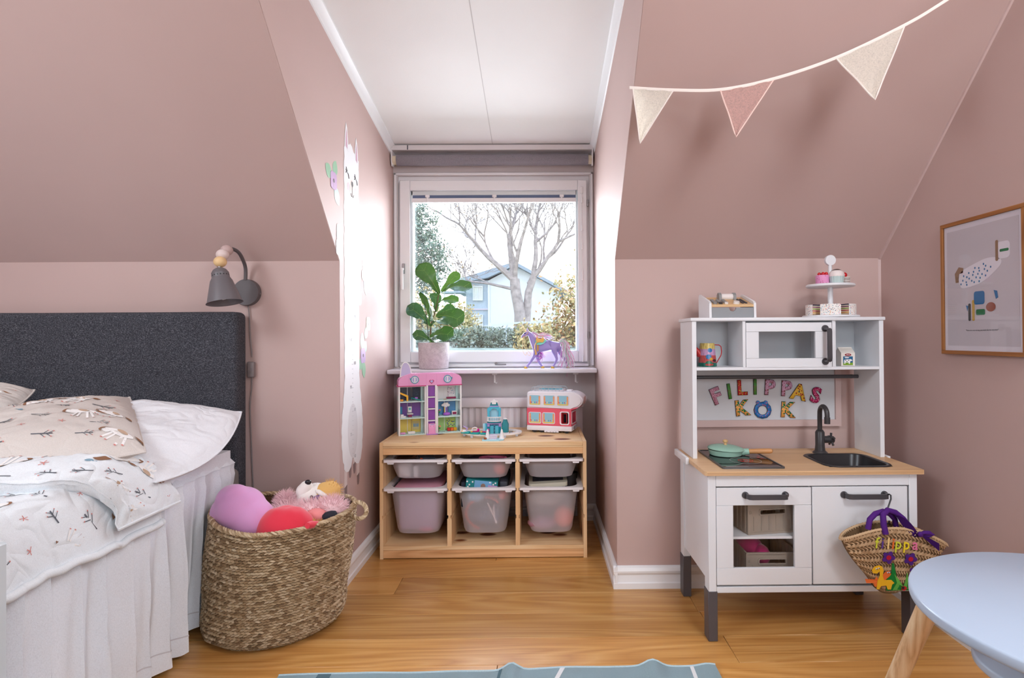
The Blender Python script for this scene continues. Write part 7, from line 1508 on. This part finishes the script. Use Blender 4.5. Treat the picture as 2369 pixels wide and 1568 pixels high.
leg(9, [U(0.108, 0.096, 0.014), U(0.116, 0.072, 0.015), U(0.130, 0.056, 0.015), U(0.145, 0.030, 0.015), U(0.153, 0.010, 0.015)], [0.016, 0.009, 0.0068, 0.0055, 0.0062])
skin('body', V, Ed, Rd, UL, uni, 2, 1)
for x, y in ((-0.071, -0.013), (0.019, 0.014), (0.071, -0.014), (0.155, 0.015)): obj('hoof', MB().lathe([(0.0078, 0.0), (0.0075, 0.003), (0.0055, 0.010)], U(x, 0.0003, y), 16, sxy=(1.25, 1)), mat('hoof_gold', (206, 164, 60), 0.35), uni)
obj('horn', MB().tube([U(-0.070, 0.196), U(-0.086, 0.222), U(-0.103, 0.248)], [0.0042, 0.0028, 0.0004], 10), mat('horn_gold', (232, 210, 160), 0.3), uni)
for s2 in (-1, 1): obj('ear', MB().tube([U(-0.058, 0.198, s2*0.009), U(-0.062, 0.206, s2*0.010), U(-0.060, 0.215, s2*0.011)], [0.004, 0.0042, 0.0008], 8), UL, uni)
ey = obj('eye', MB().ball(U(-0.0745, 0.187, -0.0125), (0.0042, 0.0018, 0.0034), 12), mat('eye_black', (22, 20, 30), 0.15), uni)
obj('bridle', MB().tube([U(-0.056, 0.196, -0.011), U(-0.062, 0.183, -0.0145), U(-0.076, 0.168, -0.0105), U(-0.089, 0.163, -0.0085)], 0.0014, 6), GD, uni); obj('noseband', MB().tube([U(-0.083+0.002*math.sin(a), 0.168+0.009*math.sin(a), -0.0098*math.cos(a)) for a in [2*PI*k/16 for k in range(16)]], 0.0013, 6, closed=True), GD, uni)
obj('browband', MB().tube([U(-0.054, 0.199, -0.009), U(-0.066, 0.197, -0.012), U(-0.076, 0.193, -0.010)], 0.0012, 6), GD, uni)
RN = mat('rein_cream', (236, 210, 160), 0.6)
obj('rein', MB().tube(crm([Vector(U(*p)) for p in ((-0.086, 0.160, -0.012), (-0.087, 0.120, -0.014), (-0.084, 0.088, -0.016), (-0.070, 0.070, -0.018), (-0.066, 0.085, -0.018))], 5), 0.0014, 6), RN, uni)
obj('rein', MB().tube(crm([Vector(U(*p)) for p in ((-0.084, 0.159, -0.014), (-0.078, 0.140, -0.016), (-0.076, 0.112, -0.018), (-0.060, 0.094, -0.020), (-0.046, 0.080, -0.020), (-0.050, 0.068, -0.020), (-0.060, 0.076, -0.020), (-0.064, 0.088, -0.019))], 5), 0.0014, 6), RN, uni)
sdl = obj('saddle_blanket', MB().prism([(-0.018, 0.152), (-0.020, 0.132), (-0.012, 0.126), (0.006, 0.124), (0.026, 0.132), (0.042, 0.150), (0.020, 0.154)], 0, 0.003, lambda a, b, d: Vector((a, ys-0.0305-d+0.5*max(0, b-0.135), u0+b))), mat('mint_cloth', (130, 222, 206), 0.5), uni)
obj('saddle', MB().prism([(-0.012, 0.172), (-0.006, 0.158), (0.010, 0.156), (0.018, 0.162), (0.020, 0.174), (0.025, 0.158), (0.028, 0.147), (0.018, 0.137), (0.006, 0.140), (-0.010, 0.136), (-0.016, 0.150)], -0.045, 0.004, lambda a, b, d: Vector((a, ys-0.032-d+0.6*max(0, b-0.145), u0+b))), GD, uni)
obj('girth', MB().box(-0.011, -0.002, ys-0.031, ys-0.028, u0+0.092, u0+0.136, 0.001), mat('toy_gold_dark', (200, 148, 70), 0.4), uni)
obj('stirrup_strap', MB().tube(crm([Vector(U(*p)) for p in ((-0.012, 0.140, -0.036), (-0.021, 0.122, -0.036), (-0.021, 0.100, -0.036), (-0.017, 0.088, -0.036))], 4), 0.0028, 8), GD, uni); obj('stirrup', MB().prism([(-0.020, 0.096), (-0.015, 0.096), (-0.011, 0.074), (-0.021, 0.073)], 0, 0.003, lambda a, b, d: Vector((a, ys-0.039+d, u0+b))), GD, uni)
def hair(nm, roots, path, n, spread, m_, seed, r=0.0011):
    rr = random.Random(seed); mb = MB()
    for k in range(n):
        o_ = Vector((rr.gauss(0, 1), rr.gauss(0, 0.6), rr.gauss(0, 1)))*spread; p0 = Vector(roots).lerp(Vector(path[0]), rr.random()) if False else Vector(roots)
        pts = [Vector(roots) + o_*0.25] + [Vector(p) + o_*(0.5+0.5*i) + Vector((rr.uniform(-1, 1), 0, rr.uniform(-1, 1)))*spread*0.35 for i, p in enumerate(path)]
        mb.tube(crm(pts, 3), [r]*((len(pts)-1)*3+1), 4)
    q = obj(nm, mb, m_, uni); q['kind'] = 'stuff'
HW, HP, HM, HV = mat('hair_white', (240, 232, 244), 0.5), mat('hair_pink', (232, 150, 196), 0.5), mat('hair_mint', (196, 222, 208), 0.5), mat('hair_violet', (190, 60, 210), 0.5)
for i, (c, sd_) in enumerate(((HW, 1), (HP, 2), (HM, 3))):
    hair('tail_hair', U(0.112, 0.138), [U(0.128, 0.146), U(0.142, 0.118), U(0.140, 0.080), U(0.150, 0.046), U(0.143, 0.012)], 22, 0.0065+0.001*i, c, sd_)
    hair('mane_hair', U(-0.034, 0.190, 0.008), [U(-0.020, 0.186, 0.014), U(0.002, 0.170, 0.026), U(0.030, 0.170, 0.030), U(0.060, 0.160, 0.030)], 16, 0.0055, c, 10+sd_)
hair('mane_hair', U(-0.026, 0.168, -0.006), [U(-0.018, 0.160, -0.004), U(-0.014, 0.150, 0.0)], 10, 0.003, HV, 31)
for i, (c, sd_) in enumerate(((HV, 21), (HW, 22), (HP, 23))): hair('hair_ribbon', U(-0.004, 0.090, 0.016), [U(0.010, 0.076, 0.016), U(0.012, 0.062, 0.014), U(0.000, 0.054, 0.012), U(-0.010, 0.060, 0.012)], 14, 0.0045+0.002*i, c, sd_, 0.0009)

# ------------------------------------------------------------------ garden outside
def gz_(y): return 0.62 + (y-3.6)*0.0125 + max(0, y-16)*0.012
GRS = mat('lawn', (132, 140, 122), 0.95, var=0.25, bscale=6)
mb = MB(); mb.grid(lambda u, v: Vector((-45+90*u, 3.6+70*v, gz_(3.6+70*v) + 0.05*nz(u*40, v*40))), 60, 60); S('ground_lawn', mb, GRS)
hzm = bpy.data.materials.new('garden_haze'); hzm.use_nodes = True; ht = hzm.node_tree; ht.nodes.clear(); ho = ht.nodes.new('ShaderNodeOutputMaterial'); hv = ht.nodes.new('ShaderNodeVolumePrincipled')
BARK = mat('hazed_bark', (146, 136, 131), 0.9, var=0.2, bscale=8); BARKD = mat('pine_bark', (140, 110, 92), 0.9)  # bare tree's bark lightened in colour to stand in for haze
rt = random.Random(11)
tree = thing('bare_tree', (-0.60, 20, gz_(20)), 'large bare tree with wide crown and a few yellow leaves outside the window', 'tree')
mbT, mbB, tips = MB(), MB(), []
def branch(p, d, L, r, lvl, mb):
    n = 5; pts = [p]; r = max(r, 0.011)
    for k in range(n): d = (d + Vector((rt.gauss(0, .10), rt.gauss(0, .10), rt.gauss(0, .07)+0.03))).normalized(); pts.append(pts[-1] + d*L/n)
    mb.tube(pts, [r*(1-0.42*k/n) for k in range(n+1)], 7 if lvl < 2 else (4 if lvl < 4 else 3), cap=False)
    if lvl >= 6: tips.append(pts[-1]); tips.append(pts[2]); return
    nb = 3
    for k in range(nb):
        q = pts[n] if k == 0 else pts[rt.randint(2, n)]; ax = Vector((rt.gauss(0, 1), rt.gauss(0, 1), rt.gauss(0, 0.45))).normalized(); nd = (d + ax*rt.uniform(0.40, 0.80)).normalized()
        branch(q, nd, L*rt.uniform(0.68, 0.86), r*(0.50 if k else 0.62), lvl+1, mbB)
mbT.tube([Vector((-0.60, 20, gz_(20)-0.1)), Vector((-0.66, 20, 1.9)), Vector((-0.80, 20, 2.6)), Vector((-0.84, 20, 3.05))], [0.26, 0.20, 0.18, 0.17], 12); mbT.tube([Vector((-0.55, 20, gz_(20)-0.1)), Vector((-0.42, 20.1, 1.9)), Vector((-0.36, 20.1, 2.6)), Vector((-0.18, 20.1, 3.15))], [0.18, 0.15, 0.13, 0.12], 12)
for b in (((-0.84, 20, 3.0), (-0.75, 0, 0.72), 1.5, 0.12), ((-0.84, 20, 3.05), (-0.15, 0.2, 1.0), 1.6, 0.12), ((-0.84, 20, 3.05), (0.25, -0.2, 1.0), 1.5, 0.10), ((-0.18, 20.1, 3.1), (0.20, 0.2, 1.0), 1.6, 0.10), ((-0.18, 20.1, 3.15), (0.78, -0.1, 0.62), 1.5, 0.09), ((-0.36, 20.1, 2.9), (0.55, 0.3, 0.8), 1.5, 0.07), ((-0.84, 20, 2.7), (-0.95, 0.1, 0.25), 1.2, 0.06)):
    branch(Vector(b[0]), Vector(b[1]).normalized(), b[2], b[3], 1, mbB)
obj('trunk', mbT, BARK, tree); q = obj('branch', mbB, BARK, tree); q['kind'] = 'stuff'
def leaves(nm, pts, n, spread, size, cols, parent, seed):
    rr = random.Random(seed); mb = MB(); V = []; F = []; per = []
    ms = [mat('leafc_%d_%d_%d' % c, c, 0.9) for c in cols]
    for k in range(n):
        c = Vector(rr.choice(pts)) + Vector((rr.gauss(0, 1), rr.gauss(0, 1), rr.gauss(0, 1)))*spread; a = Vector((rr.gauss(0, 1), rr.gauss(0, 1), rr.gauss(0, 1))).normalized(); b = a.orthogonal().normalized(); s = size*rr.uniform(.6, 1.3)
        mb.mi = rr.randrange(len(cols)); mb.faces([c-a*s, c+b*s*0.6, c+a*s, c-b*s*0.6], [(0, 1, 2, 3)])
    o = obj(nm, mb, ms, parent, smooth=False, normals=False); o['kind'] = 'stuff'; return o
leaves('leaf', tips, 900, 0.10, 0.045, ((170, 140, 96), (158, 126, 84), (176, 152, 112)), tree, 1)
def bush(name, c, r, n, size, cols, lab, seed, cat='bush', lobes=14):
    rr = random.Random(seed); t = thing(name, (c[0], c[1], gz_(c[1])), lab, cat); pts = []; st = MB()
    for k in range(lobes):
        d = Vector((rr.uniform(-1, 1), rr.uniform(-0.6, 0.6), rr.uniform(-0.9, 1))); d = d.normalized()*rr.uniform(0.3, 0.95); p = Vector((c[0]+d.x*r[0], c[1]+d.y*r[1], c[2]+d.z*r[2])); pts.append(p); st.tube([Vector((c[0]+d.x*0.2, c[1], gz_(c[1]))), p], [0.03, 0.01], 4)
    q = obj('stem', st, BARKD, t); q['kind'] = 'stuff'; leaves('foliage', pts, n, min(r[0], r[2])*0.28, size, cols, t, seed+50); return t
AU = ((166, 144, 90), (150, 132, 82), (178, 160, 112), (134, 132, 88)); AO = ((172, 128, 82), (160, 114, 72), (178, 148, 104), (140, 132, 90)); GN = ((98, 116, 102), (112, 128, 108), (86, 106, 94))
bush('autumn_bush', (1.15, 14, 1.35), (1.0, 0.8, 1.1), 5200, 0.055, AU+AO[:1], 'yellow and orange autumn bush outside at the right of the window', 3, lobes=26)
bush('autumn_bush', (-0.10, 13, 0.95), (0.45, 0.5, 0.35), 1500, 0.045, AU, 'low yellow bush outside beside the tree trunk', 4)
bush('autumn_bush', (-4.0, 18, 1.55), (1.1, 0.8, 0.9), 3200, 0.06, AU+GN[:1], 'yellow green bush outside at the left behind the potted plant', 5, lobes=20)
bush('autumn_bush', (-2.55, 17, 1.35), (0.75, 0.6, 0.55), 2200, 0.05, AU, 'golden bush outside in front of the house', 6)
hdg = thing('hedge', (-1.2, 15, gz_(15)), 'grey green clipped hedge along the lawn outside', 'hedge')
rr = random.Random(8); leaves('foliage', [(-4.2+rr.random()*5.2, 15+rr.uniform(-.25, .25), 0.80+rr.random()*0.42+0.1*nz(k*.1, 1)) for k in range(500)], 9000, 0.05, 0.04, ((112, 122, 104), (128, 134, 112), (98, 112, 96)), hdg, 9)
pine = thing('pine_tree', (-4.6, 19, gz_(19)), 'tall green pine tree outside at the left of the window', 'tree')
obj('trunk', MB().tube([(-4.35, 19, 0.7), (-4.30, 19, 3.0), (-4.2, 19, 5.2)], [0.2, 0.15, 0.06], 8), BARKD, pine)
pts = []; br = MB(); rr = random.Random(4)
for k in range(40):
    z = 2.4+2.5*k/40; a = k*2.4; L = 1.35*(1-((z-3.1)/2.3)**2*0.8)*rr.uniform(.5, 1); p0 = Vector((-4.3, 19, z)); p1 = p0 + Vector((L*math.cos(a), L*math.sin(a)*0.6, 0.25+rr.uniform(-.1, .2))); br.tube([p0, p0.lerp(p1, .5)+Vector((0, 0, .1)), p1], [0.035, 0.02, 0.01], 4)
    for t_ in (0.45, 0.7, 0.9, 1.0): pts.append(p0.lerp(p1, t_)+Vector((0, 0, 0.08)))
q = obj('branch', br, BARKD, pine); q['kind'] = 'stuff'; leaves('needle', pts, 9000, 0.13, 0.05, GN, pine, 6)
# house
HY = 26.0; hs = thing('house', (-1.2, HY, 0.9), 'pale blue timber house with grey gable roof outside behind the tree', 'house')
HB, HWm, HR = mat('house_pale_blue', (158, 172, 182), 0.8), mat('house_gable_white', (196, 200, 202), 0.8), mat('house_roof_grey', (136, 148, 158), 0.7)  # house colours made paler in place of haze in the air
obj('side_wall', MB().box(-3.30, -2.25, HY, HY+6, 0.8, 3.62), HB, hs)
obj('gable_wall', MB().prism([(-2.25, 0.8), (0.95, 0.8), (0.95, 3.15), (-1.05, 4.25), (-2.25, 3.62)], 0, 6, XZ(HY-0.05)), HWm, hs, smooth=False)
obj('roof', MB().prism([(-4.2, 3.35), (-4.1, 3.5), (-1.05, 4.42), (1.3, 3.12), (1.3, 2.98), (-1.05, 4.26), (-2.3, 3.70)], -0.4, 6.4, XZ(HY)), HR, hs, smooth=False)
obj('plinth_line', MB().box(-3.3, -2.25, HY-0.08, HY, 2.28, 2.33), mat('house_trim', (190, 176, 190), 0.8), hs); obj('corner_board', MB().box(-2.30, -2.22, HY-0.1, HY, 0.8, 3.6), HWm, hs)
for x, z in ((-2.95, 2.75), (-2.95, 1.45)):
    w_ = obj('window', MB().ring([(x-0.03, z-0.05), (x+0.42, z-0.05), (x+0.42, z+0.62), (x-0.03, z+0.62)], [(x, z), (x+0.38, z), (x+0.38, z+0.56), (x, z+0.56)], 0, 0.08, XZ(HY-0.1)), HWm, hs); sub('pane', MB().box(x, x+0.38, HY-0.05, HY-0.02, z, z+0.56), mat('house_pane', (196, 196, 190), 0.2), w_); sub('glazing_bar', MB().box(x+0.175, x+0.205, HY-0.07, HY-0.03, z, z+0.56), HWm, w_)
obj('veranda_roof', MB().box(-4.3, -3.3, HY-0.8, HY, 3.0, 3.08), HR, hs); 
for x in (-4.2, -3.75): obj('veranda_post', MB().box(x, x+0.07, HY-0.7, HY-0.62, 1.2, 3.0), HWm, hs)
for z in (1.95, 2.35): obj('veranda_rail', MB().box(-4.2, -3.3, HY-0.72, HY-0.68, z, z+0.05), HWm, hs)
fn = thing('garden_fence', (-0.9, 16.2, 1.0), 'white garden fence with posts and rails outside in front of the tree', 'fence')
FW = mat('fence_white', (186, 192, 196), 0.8)
for x in (-1.38, -0.92, -0.40, -0.02, 0.18): obj('post', MB().box(x, x+0.05, 16.1, 16.15, 0.8, 1.42+0.03*(x+1.4)), FW, fn)
obj('rail', MB().prism([(-1.55, 1.30), (-0.40, 1.42), (-0.40, 1.47), (-1.55, 1.35)], 0, 0.04, XZ(16.08)), FW, fn); obj('rail', MB().box(-0.40, 0.22, 16.08, 16.12, 1.42, 1.46), FW, fn); obj('rail', MB().box(-0.40, 0.22, 16.08, 16.12, 1.22, 1.26), FW, fn)
